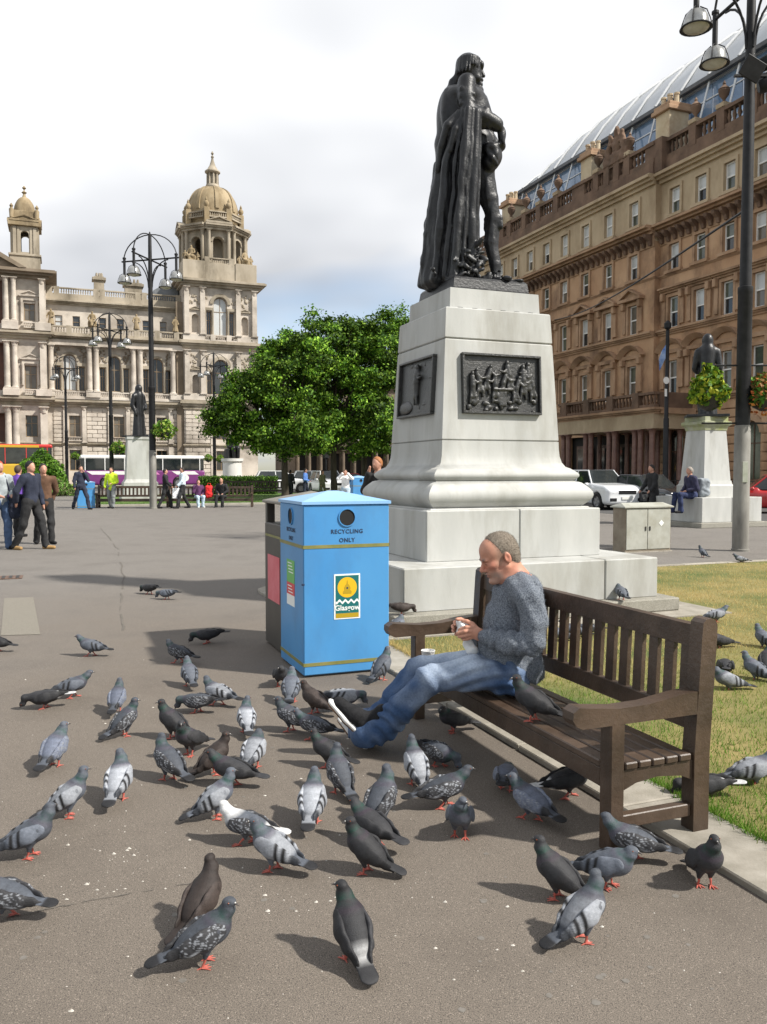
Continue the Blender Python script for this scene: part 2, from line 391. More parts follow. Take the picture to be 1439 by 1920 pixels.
# paving strip and monument pad
pad_in = [(2.36, 6.98), (6.78, 6.98), (6.78, 11.0), (2.9, 11.0)]+[(2.9-.54*math.sin(a), 10.46+.54*math.cos(a)) for a in (R(20), R(45), R(70), R(90))]
sheet('monument_paving', pad_in, .03, M_slab, .06)
ks = empty('paving_strip', W(0, 0), TH); tag(ks, kind='structure')
vv = -1.5; slab_me = {}
while vv < 6.96:
    ln = min(.915, 6.975-vv); dz = random.uniform(-.003, .003)
    MB().box(2.36, 2.70, vv+.005, vv+ln-.005, -.03, .03+dz, .006).build('paving_slab', M_slab, ks); vv += .915
for k in range(18):
    MB().box(6.79+.915*k, 6.79+.915*(k+1)-.01, 10.86, 11.0, -.03, .035, .006).build('edging_slab', M_slab, ks)
sheet('lawn', [(2.71, -3), (26, -3), (26, 10.85), (6.8, 10.85), (6.8, 6.96), (2.71, 6.96)], .022, M_soil)
# far lawn beyond the plaza, with its kerb; road round the square
M_kerb = mat('kerb_stone', (.30, .28, .23), (.40, .38, .32), scale=3, rough=.85)
M_lawn = mat('far_grass', (.06, .12, .018), (.12, .19, .035), scale=1.6, rough=.95, bump=.6, bscale=25)
sheet('far_lawn', rect(1.6, 17, 39.7, 58), .05, M_lawn)
sheet('far_kerb', rect(1.35, 17, 39.35, 39.68), .08, M_kerb, .1)
sheet('far_kerb', rect(1.35, 1.58, 39.7, 58), .08, M_kerb, .1)
sheet('flowerbed', rect(-13, -1.6, 52.6, 64), .06, M_lawn)
sheet('far_kerb', rect(-13, -1.5, 52.2, 52.58), .08, M_kerb, .1)
sheet('road', rect(-60, 60, 72, 93), .004, M_road)
sheet('side_road', rect(19.0, 28.5, 3, 71.9), .004, M_road)
sheet('pavement', rect(-60, 27, 93, 100), .12, M_slab, .14)
sheet('pavement', rect(28.5, 33.4, 3, 71.9), .12, M_slab, .14)
# grass blades
def blades(name, n, fn, hmin, hmax, wd, colf):
    u, v = fn(n); n = len(u); P = np.stack([u*CT-v*ST, u*ST+v*CT, np.full(n, .022)], 1)
    a = RNG.uniform(0, 2*PI, n); h = RNG.uniform(hmin, hmax, n); ln = RNG.uniform(.2, .9, n)*h; b = RNG.uniform(0, 2*PI, n)
    d = np.stack([np.cos(a), np.sin(a), np.zeros(n)], 1)*(wd*RNG.uniform(.6, 1.3, n))[:, None]
    tip = P+np.stack([np.cos(b)*ln, np.sin(b)*ln, h], 1)
    V = np.stack([P-d, P+d, tip], 1).reshape(-1, 3); F = np.arange(3*n).reshape(-1, 3)
    c = colf(P); C = np.repeat(c, 3, 0)
    me = np_mesh(name, V, F, mat('grass_blades', (1, 1, 1), attr='col', rough=.7, spec=.25, trans=.3), C, smooth=False)
    o = link(name, me); tag(o, kind='stuff'); return o
def lawn_pts(n):
    v = -1.2+12.0*RNG.random(n)**1.5; u = 2.715+RNG.random(n)**1.3*(2.5+.62*np.maximum(v, 0)+2.2)
    ok = ~((u < 6.85) & (v > 6.93)) & (v < 10.84); return u[ok], v[ok]
def grass_col(P):
    f = np.clip(.10+.27*fbm(P, .62, 4, 3.0)+.36*(P[:, 1]-4.9)-.30*np.clip(.8-np.abs((P@np.array([CT, ST, 0]))-3.2), 0, 1), 0, 1)+RNG.normal(0, .16, len(P)); f = np.clip(f, 0, 1)[:, None]
    g = np.array([.090, .22, .014]); y = np.array([.56, .425, .175]); c = g*(1-f)+y*f
    return c*RNG.uniform(.65, 1.3, (len(P), 1))
blades('grass', 190000, lawn_pts, .018, .042, .0022, grass_col)
blades('grass', 6500, lambda n: (2.695+RNG.normal(0, .016, n)*(1+.8*np.sin(RNG.uniform(-1, 7, n)*9)), RNG.uniform(-1, 6.9, n)), .03, .055, .0024, grass_col)
def far_pts(n): return RNG.uniform(1.62, 16.9, n), 39.7+16*RNG.random(n)**1.7
blades('grass', 26000, far_pts, .04, .09, .012, lambda P: np.array([.08, .16, .025])*RNG.uniform(.6, 1.4, (len(P), 1)))
# ------------------------------------------------------------------ facade building kit (x along the front, y into the building, z up)
def wall_holes(mb, x0, x1, z0, z1, holes, y=0.0, depth=.45):
    xs = sorted({x0, x1}|{h[i] for h in holes for i in (0, 1)}); zs = sorted({z0, z1}|{h[i] for h in holes for i in (2, 3)})
    for i in range(len(xs)-1):
        for j in range(len(zs)-1):
            cx, cz = (xs[i]+xs[i+1])/2, (zs[j]+zs[j+1])/2
            if any(h[0] < cx < h[1] and h[2] < cz < h[3] for h in holes): continue
            mb.add([(xs[i], y, zs[j]), (xs[i+1], y, zs[j]), (xs[i+1], y, zs[j+1]), (xs[i], y, zs[j+1])], [(0, 1, 2, 3)])
    for h in holes:
        a, b, c, d = h[:4]; per = [(a, c), (b, c)]
        if len(h) > 4 and h[4]:
            r = (b-a)/2; zs_ = d-r; cx = (a+b)/2; n = 8
            arc = [(cx+r*math.cos(PI*k/(2*n)), zs_+r*math.sin(PI*k/(2*n))) for k in range(2*n+1)]
            per += arc
            mb.add([(p[0], y, p[1]) for p in arc[:n+1]]+[(b, y, d)], [tuple(range(n+2))])
            mb.add([(p[0], y, p[1]) for p in arc[n:]]+[(a, y, d)], [tuple(range(n+2))])
        else: per += [(b, d), (a, d)]
        n = len(per); mb.add([(p[0], y, p[1]) for p in per]+[(p[0], y+depth, p[1]) for p in per], [(i, (i+1) % n, n+(i+1) % n, n+i) for i in range(n)])
    return mb
WIN = {}
def window(parent, xc, z0, w, h, y, m_fr, panes, arch=False, kind='cross', fw=.07):
    key = (round(w, 3), round(h, 3), m_fr.name, arch, kind)
    if key not in WIN:
        f = MB(); p = MB(); p2 = MB(); hw = w/2; top = h-hw if arch else h
        f.box(-hw, -hw+fw, -.05, .05, 0, top); f.box(hw-fw, hw, -.05, .05, 0, top); f.box(-hw+fw, hw-fw, -.05, .05, 0, fw*1.3)
        def outline(z0, z1, arched):
            if not arched: return [(-hw, z0), (hw, z0), (hw, z1), (-hw, z1)]
            return [(-hw, z0), (hw, z0)]+[(hw*math.cos(PI*k/12), top+hw*math.sin(PI*k/12)) for k in range(13)]
        if arch:
            a = [(math.cos(PI*k/12), math.sin(PI*k/12)) for k in range(13)]
            for k in range(12):
                q = [(hw*a[k][0], top+hw*a[k][1]), (hw*a[k+1][0], top+hw*a[k+1][1]), ((hw-fw)*a[k+1][0], top+(hw-fw)*a[k+1][1]), ((hw-fw)*a[k][0], top+(hw-fw)*a[k][1])]
                f.prism(q, -.05, .05)
        else: f.box(-hw+fw, hw-fw, -.05, .05, h-fw, h)
        if kind == 'cross':
            f.box(-fw*.4, fw*.4, -.04, .04, fw*1.3, (h if arch else h-fw)-.01); f.box(-hw+fw, hw-fw, -.045, .045, h*.62, h*.62+fw*.8)
            p.prism(outline(.01, h-.01, arch), .0, .012)
        else:                                                # sash: upper light a little proud of the lower
            f.box(-hw+fw, hw-fw, -.05, .05, h*.49, h*.49+fw)
            p.prism(outline(.01, h*.49, False), .02, .03); p2.prism([(-hw, h*.49+fw), (hw, h*.49+fw)]+([(hw, h), (-hw, h)] if not arch else outline(0, 0, True)[2:]), -.005, .005)
        WIN[key] = (f.mesh('window', m_fr), p.mesh('pane'), p2.mesh('pane') if p2.v else None)
    fm, pm, pm2 = WIN[key]
    o = link('window', fm, parent, (xc, y, z0))
    def pane(me, mm):
        k = (me.name, mm.name)
        if k not in UNIT: c = me.copy(); c.materials.clear(); c.materials.append(mm); UNIT[k] = c
        link('pane', UNIT[k], o)
    pane(pm, panes[0])
    if pm2: pane(pm2, panes[-1])
    return o
COLM = {}
def arch_moulding(parent, xc, zs, r0, r1, y0, y1, m, n=16):
    mb = MB(); mb.loft([[(xc+r*math.cos(a), y, zs+r*math.sin(a)) for r, y in ((r0, y0), (r1, y0), (r1, y1), (r0, y1))] for a in [PI*k/n for k in range(n+1)]])
    return mb.build('arch_moulding', m, parent, smooth=35)
def colonnettes(parent, xs, z0, z1, y, r, m):
    k = ('cln', round(z1-z0, 2), r, m.name)
    if k not in COLM:
        h = z1-z0; COLM[k] = MB().lathe([(r*1.3, 0), (r*1.1, .2), (r, h-.35), (r*1.6, h-.1), (r*1.6, h)], 8).mesh('colonnette', m, smooth=35)
    for x in xs: link('colonnette', COLM[k], parent, (x, y, z0))
def carving(parent, n, fx, z0, z1, y, m):
    mb = MB()
    for k in range(n):
        x = fx(); z = random.uniform(z0, z1); mb.box(x-.09, x+.09, y-.05-random.random()*.08, y+.03, z, z+random.uniform(.1, .28), .03)
    tag(mb.build('carving', m, parent, smooth=35), kind='stuff')
def column_me(r, h, m, sq=False):
    k = (round(r, 3), round(h, 3), m.name, sq)
    if k not in COLM:
        mb = MB()
        mb.box(-r*1.35, r*1.35, -r*1.35, r*1.35, 0, r*.5)
        if sq: mb.box(-r, r, -r*.6, r, r*.5, h-r*1.9)
        else: mb.lathe([(r*1.25, r*.5), (r*1.3, r*.7), (r*1.05, r*.95), (r, r*1.2), (r*.98, h*.4), (r*.86, h-r*1.9)], 14)
        mb.lathe([(r*.9, h-r*1.9), (r*.92, h-r*1.7), (r*1.05, h-r*1.3), (r*.98, h-r*1.2), (r*1.2, h-r*.7), (r*1.1, h-r*.65), (r*1.4, h-r*.25)], 14)
        mb.box(-r*1.45, r*1.45, -r*1.45, r*1.45, h-r*.25, h)
        COLM[k] = mb.mesh('column', m, smooth=35)
    return COLM[k]
def balustrade(parent, x0, x1, z0, z1, y, m, dp=.22, step=.24, piers=(), name='balustrade'):
    mb = MB(); h = z1-z0
    mb.box(x0, x1, y-dp/2, y+dp/2, z0, z0+h*.2); mb.box(x0, x1, y-dp/2-.03, y+dp/2+.03, z1-h*.16, z1)
    for q in piers: mb.box(q-.28, q+.28, y-dp/2-.05, y+dp/2+.05, z0+.001, z1+.05)
    o = mb.build(name, m, parent); b = MB(); n = max(1, int((x1-x0)/step)); r = step*.3
    for k in range(n):
        x = x0+(k+.5)*(x1-x0)/n
        if any(abs(x-q) < .36 for q in piers): continue
        b.lathe([(r*.8, z0+h*.2), (r*.5, z0+h*.3), (r*1.1, z0+h*.48), (r*.55, z0+h*.72), (r*.8, z1-h*.16)], 6, (x, y, 0), caps=False)
    if b.v: bo = b.build('baluster', m, o, smooth=60, fix=False); tag(bo, kind='stuff')
    return o
def cornice(mb, x0, x1, z0, z1, y, proud, ret=0.0):
    h = z1-z0
    for a, b, c in ((0, .35, .3), (.35, .62, .65), (.62, .88, 1.0), (.88, 1.0, .85)):
        mb.box(x0-ret*c, x1+ret*c, y-proud*c, y+.3, z0+h*a+.001*c, z0+h*b)
def pediment(mb, xc, z, w, h, y, proud):
    mb.box(xc-w/2, xc+w/2, y-proud, y+.2, z, z+h*.25)
    mb.prism([(xc-w/2, z+h*.25), (xc-w/2+.12, z+h*.25), (xc, z+h*.82), (xc+w/2-.12, z+h*.25), (xc+w/2, z+h*.25), (xc, z+h)], y-proud, y+.2)
    mb.prism([(xc-w/2+.12, z+h*.25), (xc+w/2-.12, z+h*.25), (xc, z+h*.82)], y-proud*.45, y+.2)
def robed_figure_me(name, m, h=2.0, seed=0, res=.06, sit=False):
    rr = random.Random(seed); s = SDF((-.5*h, -.45*h, 0), (.5*h, .45*h, h*1.08), res*h/2)
    s.cap((0, 0, .02*h), (0, 0, .42*h), .20*h, .13*h, .05); s.cap((0, 0, .45*h), (0, 0, .74*h), .13*h, .12*h, .05, flat=((0, 1, 0), 1.25))
    s.cap((-.13*h, 0, .74*h), (.13*h, 0, .74*h), .065*h, k=.06); s.ell((0, -.01*h, .91*h), (.065*h, .075*h, .09*h), k=.03); s.cap((0, 0, .76*h), (0, 0, .87*h), .045*h, k=.02)
    s.chain([(.15*h, 0, .72*h), (.21*h, -.03*h, .55*h), (.12*h, -.15*h, .48*h)], [.055*h, .048*h, .04*h], .03); s.chain([(-.15*h, 0, .72*h), (-.23*h, -.02*h, .56*h), (-.2*h, -.1*h, .40*h)], [.055*h, .048*h, .04*h], .03)
    if sit: s.cap((-.1*h, -.28*h, .3*h), (-.08*h, 0, .36*h), .1*h, .12*h, .06); s.cap((.1*h, -.28*h, .28*h), (.08*h, 0, .34*h), .1*h, .12*h, .06); s.cap((0, -.28*h, .02*h), (0, -.25*h, .26*h), .15*h, .1*h, .05); s.box((0, .1*h, .18*h), (.25*h, .22*h, .18*h), k=.04)
    s.warp(lambda P: .012*h*np.sin(np.arctan2(P[:, 1], P[:, 0])*9+P[:, 2]*3/h)*(P[:, 2] < .6*h))
    return s.mesh(name, m)
# ------------------------------------------------------------------ the domed civic building on the far side
M_st = mat('cream_sandstone', (.44, .385, .325), (.60, .54, .465), scale=.5, rough=.85, bump=.25, bscale=9, c3=(.17, .145, .115), scale3=.30, amt3=.85, rnd=.05, detail=7)
M_st2 = mat('weathered_sandstone', (.30, .255, .19), (.42, .365, .285), scale=.6, rough=.9, bump=.3, bscale=7, c3=(.12, .10, .068), scale3=.4, amt3=.85, stretch=2.5)
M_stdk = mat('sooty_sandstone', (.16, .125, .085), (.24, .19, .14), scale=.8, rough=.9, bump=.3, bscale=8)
M_dome = mat('dome_stone', (.24, .18, .10), (.36, .285, .18), scale=.9, rough=.9, bump=.4, bscale=5, c3=(.11, .08, .045), scale3=.6, amt3=.85, stretch=2)
M_wfr = mat('brown_sash', (.22, .15, .08), (.28, .2, .12), scale=3, rough=.6)
M_gl = mat('window_glass', (.018, .021, .024), (.04, .04, .038), scale=.35, rough=.06, spec=.6)
M_gl2 = mat('curtained_glass', (.10, .085, .065), (.17, .15, .12), scale=.5, rough=.12, spec=.5)
M_glw = mat('pale_glass', (.46, .47, .46), (.56, .57, .56), scale=.6, rough=.15, spec=.5)  # even pale tone for the whitish window panes
M_lead = mat('lead_roof', (.13, .14, .15), (.19, .20, .21), scale=1.5, rough=.5)
cc = empty('civic_building', W(0, 98), TH, 'cream sandstone civic building with columns, a domed corner tower and a small cupola', 'building')
mainw = MB(); Y1 = 8.0
bays = (1.3, 5.98, 10.61); gw = (1.75, 6.4, 11.05)
holes = []
for b in bays: holes += [(b-.68, b+.68, 10.5, 14.4, True), (b-1.56, b-.96, 10.5, 13.1), (b+.96, b+1.56, 10.5, 13.1)]
for b in gw: holes += [(b-.58, b+.58, 5.4, 7.75), (b-.6, b+.6, 1.7, 4.0)]
wall_holes(mainw, -1.0, 13.5, -.05, 16.4, holes, 0, .5)
atw = (.28, 2.1, 4.85, 6.75, 9.55, 11.45)
wall_holes(mainw, -1.0, 13.5, 16.4, 20.2, [(a-.38, a+.38, 17.45, 18.75) for a in atw], .9, .35)
mainw.box(-1, 13.5, .4, .9, 16.2, 16.39); mainw.box(-1, 13.5, .95, Y1, 20.0, 20.3); mainw.box(-1, 13.5, 7.7, Y1, 0, 20)
mainw.build('wall', M_st, cc, fix=False)
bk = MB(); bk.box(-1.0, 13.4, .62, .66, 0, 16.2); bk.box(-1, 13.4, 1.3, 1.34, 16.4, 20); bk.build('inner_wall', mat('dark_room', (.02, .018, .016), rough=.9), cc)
for b in bays:
    window(cc, b, 10.5, 1.36, 3.9, .38, M_wfr, [random.choice((M_gl, M_glw))], True); [window(cc, b+d, 10.5, .6, 2.6, .38, M_wfr, [M_gl]) for d in (-1.26, 1.26)]
    colonnettes(cc, [b+d for d in (-1.72, -.82, .82, 1.72)], 10.5, 13.15, -.05, .095, M_st2)
    for q in (-1, 1): MB().box(b+q*.74, b+q*1.8, -.2, .05, 13.15, 13.5).build('lintel', M_st2, cc)
    arch_moulding(cc, b, 13.72, .72, .95, -.13, .05, M_st2)
    carving(cc, 40, lambda: b+random.choice((-1, 1))*random.uniform(1.0, 1.9), 13.55, 15.0, -.02, M_stdk)
for b in gw:
    window(cc, b, 5.4, 1.16, 2.35, .3, M_wfr, [random.choice((M_gl, M_gl2))]); window(cc, b, 1.7, 1.2, 2.3, .3, M_wfr, [M_gl])
    for s in (-1, 1): link('pilaster', column_me(.22, 4.0, M_st, True), cc, (b+s*.98, -.18, 4.75)); MB().box(b+s*.98-.26, b+s*.98+.26, -.25, .05, .0, 4.4).build('pilaster_base', M_st, cc)
    balustrade(cc, b-.7, b+.7, 4.95, 5.42, -.14, M_st, .16, .16)
for a in atw: window(cc, a, 17.45, .76, 1.3, 1.1, M_wfr, [random.choice((M_gl, M_glw, M_gl2))], kind='sash', fw=.05)
MB().box(12.72, 13.47, -.42, .3, 0, 20.9).build('dark_strip', M_stdk, cc)  # dark stone strip up the wall beside the tower
for x in (-1.35, -.55, 3.34, 4.07, 7.98, 8.74, 12.3): link('column', column_me(.29, 5.0, M_st), cc, (x, -.55, 10.3))
def cor(name, x0, x1, z0, z1, y, pr, m=M_st, ret=0.0):
    mb = MB(); cornice(mb, x0, x1, z0, z1, y, pr, ret); return mb.build(name, m, cc)
cor('cornice', -1, 13.5, 8.75, 9.45, -.05, .75, M_st2); cor('cornice', -1, 13.5, 15.9, 16.45, -.25, .95, M_st2)
mb = MB(); mb.box(-1, 13.5, -.75, .02, 9.5, 9.72); mb.box(-1, 13.5, -.75, 0.02, 15.3, 15.88); mb.build('entablature', M_st, cc)
cor('string_course', -1, 13.5, 4.42, 4.72, -.02, .3, M_st2)
for b in bays: balustrade(cc, b-1.8, b+1.8, 9.72, 10.35, -.55, M_st, .25, .22)
for x in (-.95, 3.7, 8.36, 12.7): MB().box(x-.75, x+.75, -.9, -.02, 9.72, 10.3, .02).build('pedestal', M_st, cc)
balustrade(cc, -.9, 13.4, 16.46, 17.35, -.75, M_st2, .3, .26, piers=(-.6, 1.3, 3.7, 5.98, 8.36, 10.6, 12.7))
fig = [robed_figure_me('sculpture', M_dome, 1.75, s, sit=s % 2 == 1) for s in range(3)]
for i, x in enumerate((-.5, 3.7, 8.36, 12.6)): link('sculpture', fig[i % 3], cc, (x, -.75, 17.38), (0, 0, .3*i-.4))
cor('attic_cornice', -1, 13.5, 19.9, 20.4, .85, .6, M_st2)
mb = MB(); mb.box(-1, 13.5, .9, 1.5, 20.4, 21.0); mb.build('parapet', M_st2, cc)
balustrade(cc, -1, 13.5, 21.0, 21.85, 1.15, M_st2, .3, .25, piers=(-.6, .1, 4.2, 4.9, 8.7, 9.4, 13.2))
for x, hw, z1 in ((4.7, .55, 24.0), (8.5, .95, 23.6)):
    mb = MB(); mb.box(x-hw, x+hw, 4, 5.2, 20.2, z1); mb.box(x-hw-.2, x+hw+.2, 3.8, 5.4, z1-.45, z1-.12, .03)
    for k in (-.3, .1, .4): mb.lathe([(.12, z1-.13), (.15, z1+.25), (.1, z1+.5)], 8, (x+k*hw*1.4, 4.6, 0))
    mb.build('chimney', M_st2, cc, smooth=30)
mb = MB(); mb.prism([(9.9, 20.2), (13.4, 20.2), (13.4, 23.0), (11.6, 23.2), (10.6, 22.6)], 2.5, 7.5); mb.build('mansard_roof', M_lead, cc)
# rusticated stones, each proud of the joints
sm = unit_box(M_st, .09, 'stone')
def stones(x0, x1, z0, z1, y, course, wd, limit=999):
    n = max(1, round((z1-z0)/course)); ch = (z1-z0)/n
    for j in range(n):
        k = max(1, round((x1-x0)/wd)); edges = [x0+(x1-x0)*i/k for i in range(k+1)]
        if j % 2 and k > 1: edges = [x0]+[(edges[i]+edges[i+1])/2 for i in range(k)]+[x1]
        for i in range(len(edges)-1):
            a, b = edges[i]+.03, edges[i+1]-.03
            link('stone', sm, cc, ((a+b)/2, y, z0+(j+.5)*ch), (0, 0, 0), (b-a, .14, ch-.06))
for a, b in ((-.45, .55), (2.97, 5.18), (7.62, 9.83), (12.27, 13.4)):
    stones(a, b, .5, 4.3, -.06, .48, 1.25); stones(a, b, 4.85, 8.55, -.06, .48, 1.25)
# domed tower
tx0, tx1, ty, tc = 13.5, 22.0, -.7, 17.7
tw = MB(); hs = []
for z0, h, sh in ((10.5, 4.0, 2.5), (17.3, 4.35, 2.7)): hs += [(tc-.78, tc+.78, z0, z0+h, True), (tc-1.6, tc-1.02, z0, z0+sh), (tc+1.02, tc+1.6, z0, z0+sh)]
for zz0 in (10.6, 17.5): hs += [(tc-3.25, tc-2.45, zz0, zz0+2.1, True), (tc+2.45, tc+3.25, zz0, zz0+2.1, True)]
hs += [(tc-.6, tc+.6, 5.3, 7.7), (tc-.6, tc+.6, 1.7, 4.0)]
wall_holes(tw, tx0, tx1, -.05, 23.0, hs, ty, .5)
for x in (tx0, tx1): tw.add([(x, ty, -.05), (x, 7.6, -.05), (x, 7.6, 23), (x, ty, 23)], [(0, 1, 2, 3)])
tw.add([(tx0, ty, 23), (tx1, ty, 23), (tx1, 7.6, 23), (tx0, 7.6, 23)], [(0, 1, 2, 3)])
tw.build('tower_wall', M_st, cc, fix=False)
mb = MB(); mb.box(tx0+.1, tc-2.2, ty+.52, ty+.56, .1, 22.5); mb.box(tc+2.2, tx1-.1, ty+.52, ty+.56, .1, 22.5); mb.build('niche_back', M_st, cc)
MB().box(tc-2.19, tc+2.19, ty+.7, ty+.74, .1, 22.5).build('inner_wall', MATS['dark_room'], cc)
for z0, h, sh in ((10.5, 4.0, 2.5), (17.3, 4.35, 2.7)):
    window(cc, tc, z0, 1.56, h, ty+.35, M_wfr, [M_gl if z0 < 12 else M_glw], True)
    for d in (-1.31, 1.31): window(cc, tc+d, z0, .58, sh, ty+.35, M_wfr, [M_gl])
    colonnettes(cc, [tc+d for d in (-1.75, -.9, .9, 1.75)], z0, z0+sh+.1, ty-.06, .1, M_st2)
    for q in (-1, 1): MB().box(tc+q*.8, tc+q*1.9, ty-.2, ty+.05, z0+sh+.1, z0+sh+.4).build('lintel', M_st2, cc)
    arch_moulding(cc, tc, z0+h-.78, .82, 1.18, ty-.16, ty+.05, M_st2)
    carving(cc, 60, lambda: tc+random.choice((-1, 1))*random.uniform(1.35, 3.6), z0+sh+.55, z0+h+.35, ty-.0, M_st2)
    for q in (-1, 1): mb = MB(); pediment(mb, tc+q*2.85, z0+2.75, 1.4, .4, ty, .2); mb.build('pediment', M_st2, cc)
    for x in (tx0+.35, tc-2.05, tc+2.05, tx1-.35): link('pilaster', column_me(.27, h+1.0, M_st, True), cc, (x, ty-.2, z0-.05))
    balustrade(cc, tc-1.85, tc+1.85, z0-.72, z0-.05, ty-.3, M_st, .25, .22, piers=(tc-.92, tc+.92))
    for s in (-1, 1): MB().box(tc+s*1.87, tc+s*4.32, ty-.42, ty+.05, z0-.73, z0-.05, .02).build('pedestal', M_st, cc)
for b in (5.3, 1.7): window(cc, tc, b, 1.2, 2.4 if b > 4 else 2.3, ty+.3, M_wfr, [M_gl])
def tcor(name, z0, z1, pr, m=M_st2):
    mb = MB(); cornice(mb, tx0, tx1, z0, z1, ty-.05, pr, pr)
    for a, b, c in ((0, .35, .3), (.35, .62, .65), (.62, .88, 1.0), (.88, 1.0, .85)):
        h = z1-z0
        for s, x in ((-1, tx0), (1, tx1)): mb.box(x+s*.001, x+s*pr*c, ty+.26, 7.7, z0+h*a+.002, z0+h*b-.001)
    mb.build(name, m, cc)
tcor('cornice', 8.75, 9.75, .5); tcor('cornice', 15.7, 16.55, .6); tcor('cornice', 22.7, 23.5, .95); tcor('string_course', 4.42, 4.72, .2)
for a, b in ((13.6, 16.55),): stones(a, b, .5, 4.3, ty-.06, .48, 1.25); stones(a, b, 4.85, 8.55, ty-.06, .48, 1.25)
for x in (tc-1.0, tc+1.0): MB().box(x-.25, x+.25, ty-.2, ty+.05, .1, 8.6).build('pilaster', M_st, cc)
tcy = 3.5
mb = MB(); mb.box(tx0+.1, tx1-.1, ty+.1, 7.5, 23.5, 25.5); mb.box(tx0+.0, tx0+2.5, ty+.0, ty+2.4, 23.52, 25.7, .03); mb.box(tx1-2.5, tx1, ty, ty+2.4, 23.52, 25.7, .03); mb.build('belfry_base', M_st2, cc)
balustrade(cc, tc-1.6, tc+1.6, 25.5, 26.2, ty+.35, M_st2, .25, .24, piers=(tc-1.4, tc+1.4))
for i, (x, r) in enumerate(((tx0+1.15, -.5), (tx1-1.15, .5))): link('sculpture', fig[1], cc, (x, ty+1.1, 25.7), (0, 0, r), (1.15, 1.15, 1.1)); link('sculpture', fig[0], cc, (x+.7*(1 if i else -1), ty+1.2, 25.7), (0, 0, r), (.8, .8, .75)); link('sculpture', fig[2], cc, (x-.7*(1 if i else -1), ty+1.0, 25.7), (0, 0, r), (.75, .75, .65))
_before = set(cc.children)
ap = 3.4; sd8 = 2*ap*math.tan(PI/8); bel = MB(); ent = MB()
for k in range(8):
    w_ = MB(); wall_holes(w_, -sd8/2, sd8/2, 25.5, 30.0, [(-.62, .62, 26.1, 29.2, True)], -ap, .7)
    am = arch_moulding(cc, 0, 28.58, .66, .88, -ap-.1, -ap+.05, M_st2); am.location = (tc, tcy, 0); am.rotation_euler = (0, 0, k*PI/4)
    Mx = Matrix.Translation((tc, tcy, 0)) @ Matrix.Rotation(k*PI/4, 4, 'Z'); w_.xf(Mx); bel.add(w_.v, w_.f)
    for s in (-1, 1):
        p = Mx @ Vector((s*1.12, -ap-.32, 0)); link('column', column_me(.2, 4.4, M_st2), cc, (p.x, p.y, 25.6), (0, 0, k*PI/4))
    e = MB(); cornice(e, -sd8/2-.15, sd8/2+.15, 30.0, 30.75, -ap-.35, .55)
    if k % 2 == 0: pediment(e, 0, 30.76, 3.0, .95, -ap-.25, .6)
    e.xf(Mx); ent.add(e.v, e.f)
bel.lathe([(ap*1.08, 30.0), (ap*1.08, 30.05)], 8, (tc, tcy, 0), a0=PI/8); bel.lathe([(1.5, 25.5), (1.5, 30)], 8, (tc, tcy, 0), a0=PI/8)
bel.build('belfry', M_st2, cc, fix=False); ent.build('belfry_cornice', M_st2, cc)
mb = MB(); mb.lathe([(ap*.98, 30.7), (ap*.98, 31.3), (ap*.92, 31.4), (ap*.92, 32.5), (ap*.98, 32.6), (ap*.98, 32.8)], 8, (tc, tcy, 0), a0=PI/8)
mb.build('attic_drum', M_dome, cc)
for k in range(8):
    a = k*PI/4+PI/8; mb = MB(); q = (tc+3.35*math.cos(a), tcy+3.35*math.sin(a))
    mb.box(q[0]-.3, q[0]+.3, q[1]-.3, q[1]+.3, 30.7, 33.0, .03); mb.lathe([(.12, 33.0), (.3, 33.3), (.32, 33.6), (.12, 33.9), (.16, 34.0), (.02, 34.4)], 10, (*q, 0)); mb.build('urn', M_dome, cc, smooth=40)
for k in (0, 1, 7): 
    a = k*PI/4; o = balustrade(cc, -1.0, 1.0, 31.75, 32.55, 0, M_st2, .2, .25); o.rotation_euler = (0, 0, a); o.location = (tc+3.3*math.sin(a), tcy-3.3*math.cos(a), 0)
prof = [(2.95, 32.8), (2.95, 33.1)]+[(.72+2.2*math.cos(t)**.9, 33.1+3.5*math.sin(t)) for t in [PI/2*i/10 for i in range(11)]]
MB().lathe(prof, 32, (tc, tcy, 0)).build('dome', M_dome, cc, smooth=40)
rb = MB(); 
rb.loft([[(pr-.02, -.22, z), (pr+.12, -.2, z), (pr+.12, .2, z), (pr-.02, .22, z)] for pr, z in prof[1:]]); rbm = rb.mesh('rib', M_dome, smooth=40)
for k in range(8): link('rib', rbm, cc, (tc, tcy, 0), (0, 0, k*PI/4+PI/2))
mb = MB(); mb.lathe([(.95, 36.5), (1.0, 36.75), (.85, 36.8), (.78, 37.1), (.42, 37.12), (.42, 38.6)], 14, (tc, tcy, 0))
for k in range(8): mb.lathe([(.12, 37.1), (.1, 38.6)], 6, (tc+.62*math.cos(k*PI/4), tcy+.62*math.sin(k*PI/4), 0))
mb.lathe([(.75, 38.6), (.92, 38.75), (.92, 38.9), (.6, 39.2), (.35, 39.7), (.16, 40.4), (.12, 40.7), (.2, 40.85), (.1, 41.0), (.06, 41.1), (.18, 41.3), (.02, 41.65)], 14, (tc, tcy, 0))
mb.build('lantern', M_st2, cc, smooth=40)
for o in set(cc.children)-_before: o.location.z = 25.5*.12+.88*o.location.z; o.scale.z *= .88
